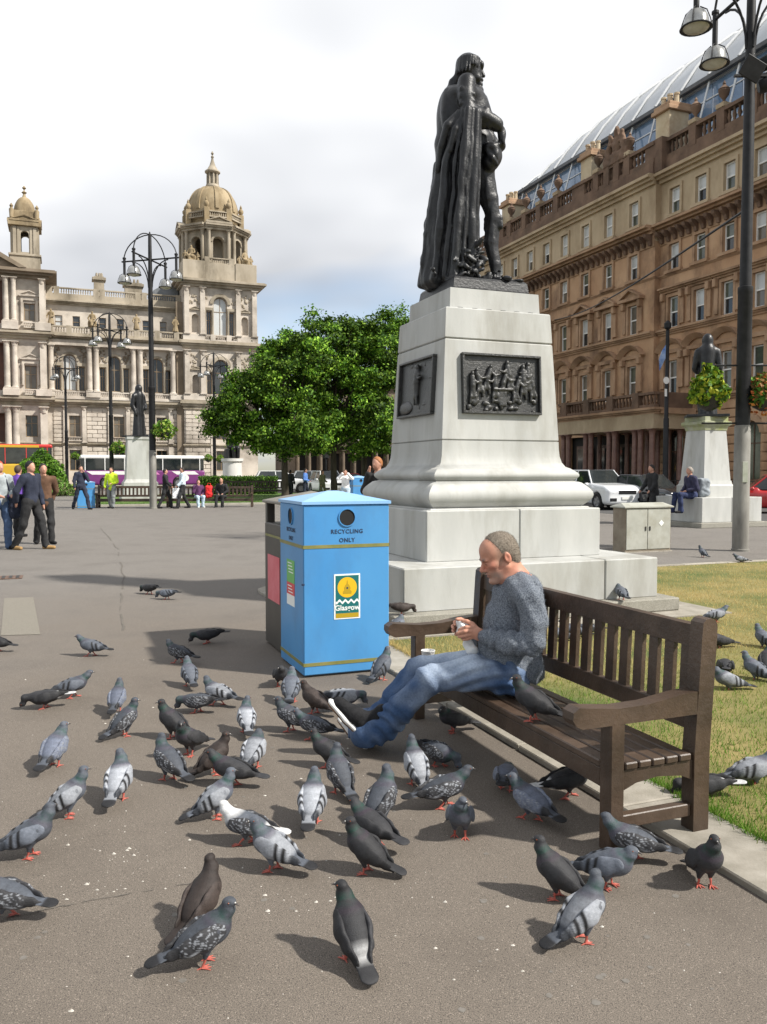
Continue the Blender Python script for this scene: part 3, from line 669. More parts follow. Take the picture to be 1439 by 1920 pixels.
# end pavilion with its cupola
px0, px1, py_ = -14.0, -.98, -1.1
pw = MB(); hs = []
for xc in (-2.6, -11.0):
    hs += [(xc-.55, xc+.55, 17.6, 19.45), (xc-.6, xc+.6, 10.4, 12.9), (xc-.6, xc+.6, 5.3, 7.6), (xc-.6, xc+.6, 1.7, 4.0)]
hs += [(-8.6, -5.2, z, z+h) for z, h in ((.2, 7.6), (10.2, 5.0), (17.2, 4.6))]
wall_holes(pw, px0, px1, -.05, 22.0, hs, py_, .9)
for x in (px0, px1): pw.add([(x, py_, -.05), (x, 8, -.05), (x, 8, 22.3), (x, py_, 22.3)], [(0, 1, 2, 3)])
pw.add([(px0, py_, 22.3), (px1, py_, 22.3), (px1, 8, 22.3), (px0, 8, 22.3)], [(0, 1, 2, 3)])
pw.build('pavilion_wall', M_st, cc, fix=False)
MB().box(px0+.1, px1-.1, py_+.92, py_+.96, .1, 22).build('inner_wall', mat('red_recess', (.15, .075, .055), (.10, .06, .05), scale=1, rough=.9), cc)
for xc in (-2.6, -11.0):
    for z, w_, h in ((17.6, 1.1, 1.85), (10.4, 1.2, 2.5), (5.3, 1.2, 2.3), (1.7, 1.2, 2.3)): window(cc, xc, z, w_, h, py_+.35, M_wfr, [M_gl2 if z > 10 else M_gl])
    for z in (20.15, 13.5):
        mb = MB(); pediment(mb, xc, z, 2.1, .65, py_, .3); mb.box(xc-.85, xc+.85, py_-.15, py_+.1, z-.42, z+.001); mb.build('pediment', M_st, cc)
        colonnettes(cc, [xc-.78, xc+.78], z-2.7, z-.42, py_-.12, .11, M_st)
    for z in (9.75, 16.8): balustrade(cc, xc-.6, xc+.6, z, z+.6, py_-.35, M_st, .2, .2)
for x in (-6.9,):
    for z, h in ((.4, 7.2), (10.3, 4.8), (17.3, 4.3)): window(cc, x, z, 1.6, h*.8, py_+.8, M_wfr, [M_gl])
for x in (-4.85, -4.1, -1.35, -9.0, -9.7):
    for z, h, rr_ in ((10.3, 5.0, .29), (17.35, 4.6, .26), (.6, 7.9, .36)):
        link('column', column_me(rr_, h, M_st, x == -1.35), cc, (x, py_-.5, z))
def pcor(name, z0, z1, pr, m=M_st2):
    mb = MB(); cornice(mb, px0, px1, z0, z1, py_-.05, pr, pr)
    h = z1-z0
    for a, b, c in ((0, .35, .3), (.35, .62, .65), (.62, .88, 1.0), (.88, 1.0, .85)): mb.box(px1+.001, px1+pr*c, py_+.26, 6, z0+h*a+.002, z0+h*b-.001)
    mb.build(name, m, cc)
pcor('cornice', 8.75, 9.6, .75); pcor('cornice', 15.7, 16.5, .8); pcor('cornice', 22.0, 22.9, 1.15, M_stdk); pcor('string_course', 4.42, 4.72, .25)
for x in (-4.5, -1.3, -9.3): MB().box(x-.8, x+.8, py_-.95, py_-.01, 9.61, 10.3, .02).build('pedestal', M_st, cc); MB().box(x-.8, x+.8, py_-.9, py_-.01, 16.51, 17.35, .02).build('pedestal', M_st, cc)
mb = MB(); mb.prism([(-12.6, 22.92), (-3.4, 22.92), (-8, 25.3)], py_-.6, 3); mb.prism([(-13.2, 22.95), (-12.5, 22.91), (-8, 25.3), (-3.5, 22.91), (-2.8, 22.95), (-8, 25.9)], py_-1.1, 3.2); mb.build('gable', M_stdk, cc)
_before = set(cc.children); kx, ky = -2.95, 1.2; mb = MB()
mb.box(kx-1.5, kx+1.5, ky-1.5, ky+1.5, 22.9, 24.7); mb.box(kx-1.62, kx+1.62, ky-1.62, ky+1.62, 24.7, 24.95, .03); mb.build('cupola_base', M_st2, cc)
cw = MB()
for k in range(4):
    q = MB(); wall_holes(q, -1.3, 1.3, 24.95, 28.4, [(-.4, .4, 25.2, 27.6, True)], -1.3, .5)
    for s in (-1, 1): q.box(s*1.0-.16, s*1.0+.16, -1.42, -1.29, 24.96, 28.0); q.box(s*.62-.12, s*.62+.12, -1.38, -1.29, 24.96, 28.0)
    q.xf(Matrix.Translation((kx, ky, 0)) @ Matrix.Rotation(k*PI/2, 4, 'Z')); cw.add(q.v, q.f)
cw.build('cupola', M_st2, cc, fix=False)
mb = MB(); mb.box(kx-1.65, kx+1.65, ky-1.65, ky+1.65, 28.1, 28.6, .04)
for k in range(4):
    q = MB(); pediment(q, 0, 28.6, 2.9, .75, -1.5, .2); q.xf(Matrix.Translation((kx, ky, 0)) @ Matrix.Rotation(k*PI/2, 4, 'Z')); mb.add(q.v, q.f)
mb.box(kx-1.2, kx+1.2, ky-1.2, ky+1.2, 28.61, 29.9, .05)
for i in (-1, 1):
    for j in (-1, 1): mb.lathe([(.2, 29.0), (.25, 29.9), (.12, 30.1), (.2, 30.3), (.03, 30.6)], 8, (kx+i*1.25, ky+j*1.25, 0))
mb.lathe([(1.1, 29.9)]+[(1.1*math.cos(t), 29.9+1.9*math.sin(t)) for t in [PI/2*i/8 for i in range(8)]]+[(.2, 31.85), (.12, 32.1), (.28, 32.3), (.1, 32.45), (.05, 32.6), (.22, 32.8), (.02, 33.1)], 16, (kx, ky, 0)); mb.build('cupola_dome', M_dome, cc, smooth=40)
for o in set(cc.children)-_before: o.location.z = 22.6*.065+.935*o.location.z; o.scale.z *= .935
# ------------------------------------------------------------------ the red and tan sandstone hotel along the street
M_tan = mat('tan_sandstone', (.40, .305, .195), (.50, .395, .265), scale=.6, rough=.9, bump=.25, bscale=8, c3=(.22, .15, .085), scale3=.5, amt3=.6, stretch=2)
M_red = mat('red_sandstone', (.41, .24, .135), (.52, .335, .20), scale=.55, rough=.9, bump=.3, bscale=8, c3=(.12, .068, .042), scale3=.4, amt3=.9, stretch=1.6, rnd=.05)
M_redk = mat('sooty_red_stone', (.12, .072, .048), (.20, .125, .082), scale=1.0, rough=.9, bump=.4, bscale=7, c3=(.06, .04, .025), scale3=.6, amt3=.7)
M_redm = mat('brown_trim_stone', (.34, .205, .12), (.43, .28, .175), scale=1.0, rough=.9, bump=.3, bscale=8, c3=(.12, .07, .04), scale3=.6, amt3=.7)
M_gran = mat('porphyry', (.17, .085, .065), (.23, .13, .10), scale=5, rough=.45, c3=(.09, .05, .04), scale3=1.5, amt3=.6)
M_wht = mat('white_paint', (.72, .71, .68), (.80, .79, .76), scale=2, rough=.5)
M_glg = mat('green_reflection_glass', (.05, .06, .05), (.13, .14, .10), scale=.8, rough=.08, spec=.6)  # reflected greenery painted into the pane colour as a green tone
hb = empty('sandstone_hotel', W(33.5, 0), TH-PI/2, 'long red and tan sandstone hotel with urns on its parapet and a glazed roof', 'building')
def hx(px, u=33.5):                                          # pixel column -> place along the hotel front
    d = ray(px, 500); t = u/(d.x*CT+d.y*ST); return -(-d.x*ST+d.y*CT)*t
LW = [-42.58, -45.1, -47.62, -50.1, -52.4, -54.65, -56.9, -59.1, -61.3, -63.5, -65.7]
RW = [-39.42, -37.31, -35.2, -33.05, -30.9, -28.7, -26.5, -24.3]
XL, XM, XR = -67.5, -40.67, -22.0; PJ = -.4
def H(mb, name, m, **k): return mb.build(name, m, hb, **k)
rows = {'r2': (6.05, 2.0), 'r3': (9.95, 1.8), 'r4': (13.3, 1.5), 'r5': (16.5, 1.5)}
WD = .84
for sec, (x0, x1, y, ws) in enumerate(((XL, XM, PJ, LW), (XM, XR, 0.0, RW))):
    holes = [(x-WD/2, x+WD/2, z, z+h) for x in ws for k, (z, h) in rows.items() if k != 'r5']
    gh = []
    if sec: gh = [(x-.62, x+.62, .3 if i % 3 == 0 else 1.1, 4.2, True) for i, x in enumerate((-39.1, -36.3, -33.4, -30.4, -27.4, -24.4))]
    else: gh = [(-49.4, -41.6, .1, 3.9)]+[(x-.6, x+.6, 1.2, 4.1) for x in LW[4:]]
    w1 = MB(); wall_holes(w1, x0, x1, -.05, 15.2, holes+gh, y, .3)
    if not sec: w1.add([(x1, y, -.05), (x1, y+.6, -.05), (x1, y+.6, 15.2), (x1, y, 15.2)], [(0, 1, 2, 3)])
    w1.add([(x0, 12, -.05), (x1, 12, -.05), (x1, 12, 20), (x0, 12, 20)], [(0, 1, 2, 3)])
    for xe in ((x0,) if not sec else (x1,)): w1.add([(xe, y, -.05), (xe, 12, -.05), (xe, 12, 20), (xe, y, 20)], [(0, 1, 2, 3)])
    H(w1, 'wall', M_red, fix=False)
    w2 = MB(); wall_holes(w2, x0, x1, 15.2, 19.1, [(x-WD/2, x+WD/2, 16.5, 18.0) for x in ws], y, .3)
    if not sec: w2.add([(x1, y, 15.2), (x1, y+.6, 15.2), (x1, y+.6, 19.1), (x1, y, 19.1)], [(0, 1, 2, 3)])
    H(w2, 'upper_wall', M_tan, fix=False)
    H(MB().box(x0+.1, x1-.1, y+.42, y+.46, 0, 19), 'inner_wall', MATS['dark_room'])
    H(MB().box(x0+.1, x1-.1, y+.5, 12, 19.0, 19.1), 'flat_roof', M_lead)
    for i, x in enumerate(ws):
        for k, (z, h) in rows.items():
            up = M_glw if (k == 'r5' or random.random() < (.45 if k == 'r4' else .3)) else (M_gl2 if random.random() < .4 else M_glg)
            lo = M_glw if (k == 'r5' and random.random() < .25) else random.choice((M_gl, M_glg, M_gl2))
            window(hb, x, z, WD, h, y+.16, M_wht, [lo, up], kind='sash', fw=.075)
    # architraves, hoods
    def surround(x, z, h, kind, m):
        key = ('sur', kind, m.name, h)
        if key not in UNIT:
            mb = MB(); a = WD/2
            if kind != 'hood':
                mb.box(-a-.17, -a-.005, -.1, .05, 0, h); mb.box(a+.005, a+.17, -.1, .05, 0, h); mb.box(-a-.17, a+.17, -.1, .05, h, h+.17); mb.box(-a-.26, a+.26, -.22, .05, -.17, -.001)
                UNIT[key] = mb.mesh('architrave', m)
        link('architrave', UNIT[key], hb, (x, y, z))
    for i, x in enumerate(ws):
        surround(x, 16.5, 1.5, 'flat', M_tan); surround(x, 13.3, 1.5, 'flat', M_redm); surround(x, 9.95, 1.8, 'flat', M_redm); surround(x, 6.05, 2.0, 'flat', M_redm)
        tri = (not sec) and i < 3
        k = ('hood', tri, sec)
        if k not in UNIT:
            mb = MB()
            for s in (-1, 1): mb.box(s*.78-.14, s*.78+.14, -.13, .05, -1.9, -.45); mb.box(s*.78-.13, s*.78+.13, -.32, .05, -.45, 0, .03)
            if tri: pediment(mb, 0, .0, 2.15, .75, 0, .42)
            else: cornice(mb, -1.0, 1.0, 0, .35, 0, .38, .05)
            UNIT[k] = mb.mesh('pediment' if tri else 'hood', M_redm)
        link('pediment' if tri else 'hood', UNIT[k], hb, (x, y, 12.0))
        k = ('seg', 0)
        if k not in UNIT:
            mb = MB()
            for s in (-1, 1): mb.box(s*.8-.16, s*.8+.16, -.15, .05, -2.05, -.4); mb.box(s*.8-.15, s*.8+.15, -.34, .05, -.4, .0, .04)
            A = [R(150-120*q/10) for q in range(11)]; rr = 1.12; cz = -.55
            mb.loft([[(r*math.cos(a)*1.02, yy, cz+r*math.sin(a)) for r, yy in ((rr-.02, -.12), (rr+.24, -.42), (rr+.24, .05), (rr-.02, .05))] for a in A])
            mb.box(-.95, .95, -.14, .05, -.02, .2)
            UNIT[k] = mb.mesh('arched_hood', M_redm, smooth=35)
        link('arched_hood', UNIT[k], hb, (x, y, 8.5))
    def course(name, z0, z1, pr, m): mb = MB(); cornice(mb, x0, x1, z0, z1, y-.01, pr, 0 if sec else pr*.0); H(mb, name, m)
    course('string_course', 9.6, 9.93, .3, M_redm); course('string_course', 5.5, 5.85, .35, M_redm); course('string_course', 13.0, 13.14, .12, M_redm)
    course('bracket_cornice', 15.62, 16.1, .75, M_redm); course('parapet_cornice', 18.5, 19.1, .6, M_tan)
    bm_ = MB().prism([(-.55, 15.6), (-.5, 15.42), (-.22, 15.22), (-.15, 14.98), (0.05, 14.98), (.05, 15.6)], -.11, .11, 'x').mesh('bracket', M_redk)
    n = int((x1-x0)/.56)
    H(MB().box(x0, x1, y-.07, y+.02, 14.9, 15.6), 'frieze', M_redm)
    if sec: n = int((x1-x0)/.56)
    for q in range(n):
        xq = x0+(q+.5)*(x1-x0)/n; link('bracket', bm_, hb, (xq, y-.06, 0))
    # parapet: plinth, balustrade with piers, urns
    up_ = [hx(p) for p in ((1188, 1130, 1055, 1022, 995, 967, 940) if not sec else (1412, 1352, 1300))]
    H(MB().box(x0, x1, y-.25, y+.35, 19.12, 19.75), 'parapet_plinth', M_redk)
    balustrade(hb, x0, x1, 19.76, 20.95, y+.0, M_redk, .4, .36, piers=up_+([-44.2, -45.2] if not sec else []))
    ur = UNIT.setdefault('urn', MB().lathe([(.24, 0), (.24, .12), (.1, .18), (.12, .3), (.34, .55), (.42, .8), (.38, .86), (.42, .92), (.22, 1.08), (.1, 1.18), (.13, 1.26), (.02, 1.45)], 12).mesh('urn', M_redk, smooth=40))
    ped = UNIT.setdefault('urnp', MB().box(-.3, .3, -.3, .3, 0, .25, .02).mesh('urn_base', M_tan))
    for x in up_: link('urn_base', ped, hb, (x, y, 20.97)); link('urn', ur, hb, (x, y, 21.2), (0, 0, 0), (.74, .74, .86))
# chimneys
M_chim = mat('buff_chimney_stone', (.50, .40, .26), (.60, .50, .35), scale=1.2, rough=.9, bump=.3, bscale=8, c3=(.30, .16, .09), scale3=.9, amt3=.6)
for x, k in ((hx(1236), 1), (hx(1095), 1), (hx(946), 1)):
    mb = MB(); mb.box(x-.6, x+.6, .1, 1.5, 19.7, 23.1); H(mb, 'chimney', M_chim)
    mb = MB(); mb.box(x-.8, x+.8, -.12, 1.7, 22.7, 22.95, .03); mb.box(x-.7, x+.7, 0, 1.6, 22.95, 23.2, .03); H(mb, 'chimney_cap', M_redm)
    pm = UNIT.setdefault('cpot', MB().lathe([(.15, 0), (.13, .5), (.17, .52), (.17, .62), (.1, .62)], 8).mesh('chimney_pot', M_chim, smooth=40))
    for q in range(4): link('chimney_pot', pm, hb, (x-.42+.28*q, .5+.25*(q % 2), 23.2))
    mb = MB(); mb.box(x-.75, x+.75, PJ-.15, .4, 19.1, 21.05, .03); H(mb, 'parapet_pier', M_redk)
# carved arms on the parapet
s_ = SDF((-1.4, -.6, -.1), (1.4, .6, 2.4), .06)
s_.box((0, 0, .3), (1.2, .3, .35), k=.05); s_.ell((0, 0, 1.1), (.45, .3, .7), k=.1); s_.ell((0, -.1, 1.9), (.2, .2, .35), k=.1)
for q in (-1, 1): s_.chain([(q*.95, 0, .5), (q*.75, -.1, 1.0), (q*.55, -.1, 1.5), (q*.6, -.15, 1.75)], [.28, .24, .17, .15], .08); s_.cap((q*.4, -.2, 1.2), (q*.75, -.15, 1.1), .1, k=.05)
s_.warp(lambda P: .03*fbm(P, 5, 2)); link('carved_arms', s_.mesh('carved_arms', M_redk), hb, (hx(1166), PJ, 20.95))
# portico with its balcony
PY = -2.9; pu = 33.5+PY; qx0, qx1 = hx(1055, pu), hx(1236, pu)
H(MB().box(qx0, qx1, PY-.2, PJ-.01, 3.95, 4.75), 'entablature', M_tan)
mb = MB(); cornice(mb, qx0, qx1, 4.75, 5.1, PY-.1, .3, .3); mb.box(qx0-.25, qx1+.25, PY+.1, PJ-.02, 4.76, 5.08); H(mb, 'portico_cornice', M_redm)
balustrade(hb, qx0-.05, qx1+.05, 5.1, 5.95, PY-.05, M_redk, .3, .3, piers=[hx(p, pu) for p in (1066, 1108, 1153, 1201)])
for xe in (qx0+.1, qx1-.1): H(MB().box(xe-.12, xe+.12, PY+.2, PJ-.05, 5.1, 5.95), 'balcony_side', M_redk)
for p_ in (1060.5, 1070, 1102.5, 1112.5, 1147, 1157.5, 1195.5, 1206.5, 1228): link('column', column_me(.17, 3.85, M_gran), hb, (hx(p_, pu), PY, .1))
for q in range(10): link('column', column_me(.15, 3.85, M_gran), hb, (qx0+.6+q*(qx1-qx0-1.0)/9, PJ-.55, .1))
H(MB().box(qx0, qx1, PY-.3, PJ-.01, 0, .1), 'portico_step', M_redm)
for x in (-47.8, -45.5, -43.2): 
    d_ = H(MB().box(x-.8, x+.8, PJ+.1, PJ+.2, .1, 3.3), 'door', mat('dark_door', (.06, .03, .02), (.09, .05, .03), scale=3, rough=.5)); link('pane', MB().box(x-.6, x+.6, PJ+.06, PJ+.098, 1.2, 3.1).mesh('pane', M_gl), d_)
# ground floor: rusticated stones round the arches
sm_r = unit_box(M_red, .09, 'stone')
def hstones(x0, x1, z0, z1, y, course, wd):
    n = max(1, round((z1-z0)/course)); ch = (z1-z0)/n
    for j in range(n):
        k = max(1, round((x1-x0)/wd)); E = [x0+(x1-x0)*i/k for i in range(k+1)]
        for i in range(len(E)-1): link('stone', sm_r, hb, ((E[i]+E[i+1])/2, y, z0+(j+.5)*ch), (0, 0, 0), (E[i+1]-E[i]-.04, .16, ch-.06))
for a, b in ((-40.6, -39.85), (-38.35, -37.05), (-35.55, -34.15), (-32.65, -31.15), (-29.65, -28.15)): hstones(a, b, .2, 5.4, -.07, .46, 1.3)
hstones(-51.6, -50.7, .2, 5.4, PJ-.07, .46, .9)
for x in (-39.1, -36.3, -33.4, -30.4, -27.4, -24.4): 
    window(hb, x, .3 if x in (-39.1, -30.4) else 1.1, 1.24, 3.9 if x in (-39.1, -30.4) else 3.1, .22, M_redk, [M_gl if x < -39 else M_glg], True)
    arch_moulding(hb, x, 3.58, .66, .98, -.16, .05, M_redm)
# railing in front
rl = MB(); rb_ = MB().box(-.02, .02, -.02, .02, 0, 1.15).mesh('bar', M_iron)
H(MB().box(-40.4, XR, -1.62, -1.58, 1.05, 1.1), 'rail', M_iron); bars = MB()
for q in range(100): bars.box(-40.3+q*.18-.012, -40.3+q*.18+.012, -1.612, -1.588, .12, 1.05)
tag(H(bars, 'railing_bar', M_iron), kind='stuff')
# glazed attic storey and silver roof
M_bglass = mat('blue_glazing', (.10, .17, .28), (.24, .33, .46), scale=.5, rough=.08, spec=.7)
M_silv = mat('silver_roof', (.46, .48, .50), (.56, .58, .60), scale=.5, rough=.35, metal=.25)
M_strut = mat('white_steel', (.62, .63, .64), (.70, .70, .70), scale=2, rough=.4)
M_gut = mat('dark_gutter', (.05, .052, .055), (.09, .09, .095), scale=2, rough=.5)
GX = [-62+2.3*k for k in range(18)]; gy, gz0, gz1 = 2.2, 19.1, 24.1
pmh = MB().box(-1.11, 1.11, -.03, .03, 0, 2.42).mesh('glass_panel', M_bglass)
for k in range(17):
    for j in (0, 1): link('glass_panel', pmh, hb, (GX[k]+1.15, gy, gz0+.02+j*2.5))
H(MB().box(-62, -22.5, gy-.06, gy+.06, gz0+2.44, gz0+2.52), 'transom', M_strut)
H(MB().box(-62, -22.5, gy-.55, gy-.25, 24.1, 24.38, .03), 'gutter', M_gut); H(MB().box(-62, -22.5, gy-.1, gy+.6, 24.1, 24.3), 'soffit', M_silv)
H(MB().box(-61.9, -22.5, gy-.3, gy-.25, 21.9, 21.96), 'handrail', M_strut)
pr_ = [(gy-.3, 24.4), (gy+.8, 26.0), (gy+2.1, 27.4), (gy+3.6, 28.5), (gy+5.2, 29.2)]
def roofz(x): return min(1, max(0.05, (x+63.5)/9.5))**.55
for k in range(17):
    a, b = GX[k]+.03, GX[k+1]-.03
    mb = MB(); mb.loft([[(a, y, 24.4+(z-24.4)*roofz(a)), (b, y, 24.4+(z-24.4)*roofz(b)), (b, y, 24.34+(z-24.4)*roofz(b)), (a, y, 24.34+(z-24.4)*roofz(a))] for y, z in pr_]); H(mb, 'roof_panel', M_silv, smooth=50)
    mb = MB(); mb.tube([(GX[k], y-.06, 24.46+(z-24.4)*roofz(GX[k])) for y, z in pr_], .09, 6); H(mb, 'roof_rib', M_strut, smooth=60)
    mb = MB(); mb.tube([(GX[k], gy-.25, 24.2), (GX[k]-.0, gy-.9, 21.9), (GX[k], gy-.4, 19.2)], .07, 6); H(mb, 'strut', M_strut, smooth=60)
mb = MB(); mb.tube([(GX[k], pr_[-1][0], 24.9+(pr_[-1][1]-24.4)*roofz(GX[k])) for k in range(18)], .05, 6); H(mb, 'ridge_rail', M_strut)
H(MB().box(-61.5, -22.5, gy+4.6, 11.9, 19.2, 24.8), 'roof_back', M_silv)
for z in (20.4, 21.9, 23.2): H(MB().box(-62, -22.5, gy-.09, gy-.04, z, z+.07), 'glazing_bar', M_strut)
# plain terrace closing the view beyond the trees
M_far = mat('brown_terrace_stone', (.10, .075, .052), (.17, .13, .092), scale=.5, rough=.9, c3=(.05, .04, .03), scale3=.4, amt3=.7)
ft = empty('terrace_building', W(27.5, 101), TH, 'brown stone terrace with a columned ground floor glimpsed between the tree trunks', 'building')
hs = [(2.2+3*k, 3.4+3*k, z, z+2.0) for k in range(12) for z in (5.6, 9.2)]+[(.6+1.5*k, 1.4+1.5*k, .4, 3.9) for k in range(24)]
wl = MB(); wall_holes(wl, 0, 38, -.05, 12.8, hs, 0, .4); wl.add([(0, 0, 0), (0, 10, 0), (0, 10, 12.8), (0, 0, 12.8)], [(0, 1, 2, 3)]); wl.add([(0, 0, 12.8), (38, 0, 12.8), (38, 10, 12.8), (0, 10, 12.8)], [(0, 1, 2, 3)]); wl.build('wall', M_far, ft, fix=False)
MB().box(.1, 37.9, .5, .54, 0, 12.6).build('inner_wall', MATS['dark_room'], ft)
for h_ in hs[:24]: window(ft, (h_[0]+h_[1])/2, h_[2], 1.2, 2.0, .25, M_wht, [random.choice((M_gl, M_glw)), M_glw], kind='sash')
for k in range(25): link('column', column_me(.22, 4.2, M_far), ft, (.25+1.5*k, -.35, .1))
mb = MB(); cornice(mb, 0, 38, 4.3, 5.0, -.3, .5); mb.build('cornice', M_far, ft); mb = MB(); cornice(mb, 0, 38, 12.2, 12.9, -.02, .6); mb.build('eaves_cornice', M_far, ft)
# ------------------------------------------------------------------ the granite monument and its bronze figure
M_gran_w = mat('pale_granite', (.385, .387, .368), (.475, .475, .452), scale=2.2, rough=.75, bump=.12, bscale=160, c3=(.22, .205, .165), scale3=2.0, amt3=.6, stretch=4, detail=8, rnd=.03)
M_gran_g = mat('grey_step_granite', (.20, .19, .16), (.36, .34, .29), scale=110, rough=.85, bump=.3, bscale=120, c3=(.13, .12, .09), scale3=2, amt3=.5)
M_brz = mat('black_bronze', (.007, .007, .008), (.017, .017, .019), scale=9, rough=.40, bump=.3, bscale=34, spec=.42, c3=(.03, .034, .036), scale3=4, amt3=.4)
M_brz2 = mat('plaque_bronze', (.016, .016, .015), (.035, .034, .031), scale=14, rough=.38, bump=.4, bscale=40, spec=.7)
MX, MY = 1.063, 10.07; mo = empty('statue_pedestal', (MX, MY, .03), TH, 'tall pale granite pedestal with black bronze relief plaques behind the bench', 'pedestal')
def sq(prof, c=(0, 0, 0)): return MB().lathe([(r*math.sqrt(2), z) for r, z in prof], 4, c, a0=PI/4)
MB().box(-1.70, 1.70, -1.70, 1.70, 0, .14, .012).build('base_slab', M_gran_g, mo)
w0 = 1.535; xs = (-w0, -.35, .83, w0)                         # step built of blocks with open joints
for i in range(3): MB().box(xs[i]+.004, xs[i+1]-.004, -w0, -.70, .135, .575, .012).build('step_block', M_gran_w, mo)
for i, (a, b) in enumerate(((-.69, .4), (.41, w0))):
    for sx in (-1, 1): MB().box(sx*.75, sx*w0, a+.002, b-.002, .135, .572, .012).build('step_block', M_gran_w, mo)
MB().box(-.74, .74, .6, w0-.003, .135, .57, .01).build('step_block', M_gran_w, mo)
w1 = 1.085
for a, b in ((-w1, .03), (.035, w1)): MB().box(a, b, -w1, w1, .57, 1.115, .012).build('plinth_block', M_gran_w, mo)
def torus(r0, r1, z0, z1, n=9): return [(r0+(r1-r0)*math.sin(PI*i/(n-1)), z0+(z1-z0)*i/(n-1)) for i in range(n)]
sq([(1.0, 1.116), (.985, 1.13)]+torus(.93, 1.03, 1.13, 1.40)+[(.90, 1.41)]).build('torus_moulding', M_gran_w, mo, smooth=40)
sq([(.88, 1.405), (.88, 1.42)]+torus(.86, .915, 1.42, 1.545)+[(.84, 1.56), (.80, 1.58), (.77, 1.63), (.752, 1.70), (.745, 1.78), (.742, 1.868)]).build('torus_moulding', M_gran_w, mo, smooth=40)
def sw(z): return .742-(z-1.87)*(.742-.662)/(3.36-1.87)
for a, b in ((1.872, 2.985), (2.992, 3.335)): sq([(sw(a)-.012, a), (sw(a), a+.012), (sw(b), b-.012), (sw(b)-.012, b)]).build('shaft_block', M_gran_w, mo)
sq([(.575, 3.336), (.575, 3.35), (.565, 3.57)]).build('cap_block', M_gran_w, mo)
wm = MB().box(-.03, .03, -.012, .012, -.008, .008).mesh('lead_wedge', M_iron)
for k in range(6): link('lead_wedge', wm, mo, (-.45+.18*k, -.578, 3.345)); link('lead_wedge', wm, mo, (-.578, -.45+.18*k, 3.345), (0, 0, PI/2))
def plaque(name, rz, seed, single):
    rr = random.Random(seed); f = MB(); a, b = .5, .335
    for x0, x1, z0, z1 in ((-a, a, -b, -b+.028), (-a, a, b-.028, b), (-a, -a+.028, -b+.028, b-.028), (a-.028, a, -b+.028, b-.028)): f.box(x0, x1, -.05, .02, z0, z1, .006)
    f.box(-a+.02, a-.02, -.008, .02, -b+.02, b-.02)
    zc = 2.50; y = -sw(zc)-.004
    o = f.build(name, M_brz2, mo); M4 = Matrix.Rotation(rz, 4, 'Z') @ Matrix.Translation((0, y, zc)) @ Matrix.Rotation(-math.atan(.08/1.49), 4, 'X'); o.matrix_local = M4
    s = SDF((-.47, -.09, -.31), (.47, .02, .31), .0075)
    def fig(x, z, h, lean=0, arm=1):
        s.cap((x, -.012, z), (x+lean*.3, -.02, z+h*.45), .035*h/.3, .04*h/.3, .01); s.cap((x+lean*.3, -.022, z+h*.45), (x+lean, -.025, z+h*.78), .04*h/.3, .035*h/.3, .01)
        s.ell((x+lean*1.1, -.035, z+h*.93), (.024*h/.3, .026*h/.3, .03*h/.3), k=.006)
        s.chain([(x+lean, -.035, z+h*.72), (x+lean+arm*.05, -.045, z+h*.55), (x+lean+arm*.11, -.04, z+h*.6)], [.016, .014, .011], .006)
        for q in (-1, 1): s.chain([(x+q*.015, -.02, z+h*.2), (x+q*.03, -.03, z), (x+q*.035, -.025, z-h*.25)], [.022, .018, .014], .006)
    if single:
        fig(.02, -.1, .36, .03, 1); s.ell((.03, -.03, .15), (.09, .03, .035), k=.02); s.ell((-.3, -.01, -.22), (.2, .03, .08), k=.02)
        for k in range(9): s.ell((rr.uniform(-.42, .42), 0, rr.uniform(-.3, .3)), (rr.uniform(.02, .08), .018, rr.uniform(.01, .05)), k=.015)
    else:
        for i, x in enumerate((-.37, -.28, -.2, -.09, .0, .1, .17, .27, .33, .40)): fig(x, -.14+.05*(i % 3)+rr.uniform(-.02, .03), rr.uniform(.24, .31), rr.uniform(-.04, .05), rr.choice((-1, 1)))
        s.box((0, -.03, -.06), (.13, .03, .015), k=.005); s.box((0, -.02, -.16), (.05, .025, .09), k=.01)
        for k in range(26): s.ell((rr.uniform(-.44, .44), -.01, rr.uniform(-.31, -.17)), (rr.uniform(.02, .05), .03, rr.uniform(.015, .035)), k=.01)
        for z in (.22, .15, .26): s.box((-.33, 0, z), (.1, .016, .006), k=.004); s.box((.3, 0, z), (.1, .014, .006), k=.004)
    link('relief', s.mesh('relief', M_brz2), o)
plaque('relief_plaque', 0, 3, False); plaque('relief_plaque', -PI/2, 5, True)
# bronze figure
st = empty('bronze_statue', (MX, MY, 3.602), 0, 'black bronze man in knee breeches with a plaid over his arm atop the tall pedestal', 'statue')
pb = MB().lathe([(.485*1.414, 0), (.485*1.414, .03), (.47*1.414, .13), (.45*1.414, .155)], 4, (0, 0, 0), a0=PI/4); o = pb.build('bronze_plinth', M_brz, st); o.rotation_euler = (0, 0, TH)
Q = .006455
def SP(px, py, dy=0.0): return ((px-884)*Q, dy, (515-py)*Q+.14)
s = SDF((-.78, -.62, .10), (.66, .62, 2.95), .0125)
# legs
s.chain([SP(903, 305, .04), SP(914, 350, .04), SP(924, 388, .03), SP(919, 430, .03), SP(926, 470, .03), SP(928, 500, .03)], [.13, .115, .085, .09, .064, .05], .02)
s.chain([SP(926, 500, .03), SP(948, 507, -.02), SP(970, 511, -.05)], [.055, .05, .038], .03)
s.chain([SP(880, 305, .2), SP(884, 390, .2), SP(880, 440, .22), SP(884, 500, .22)], [.15, .10, .095, .06], .03)
for q in (388, 396, 403): s.cap(SP(912, q, .03), SP(934, q-1, .0), .045, .045, .012)
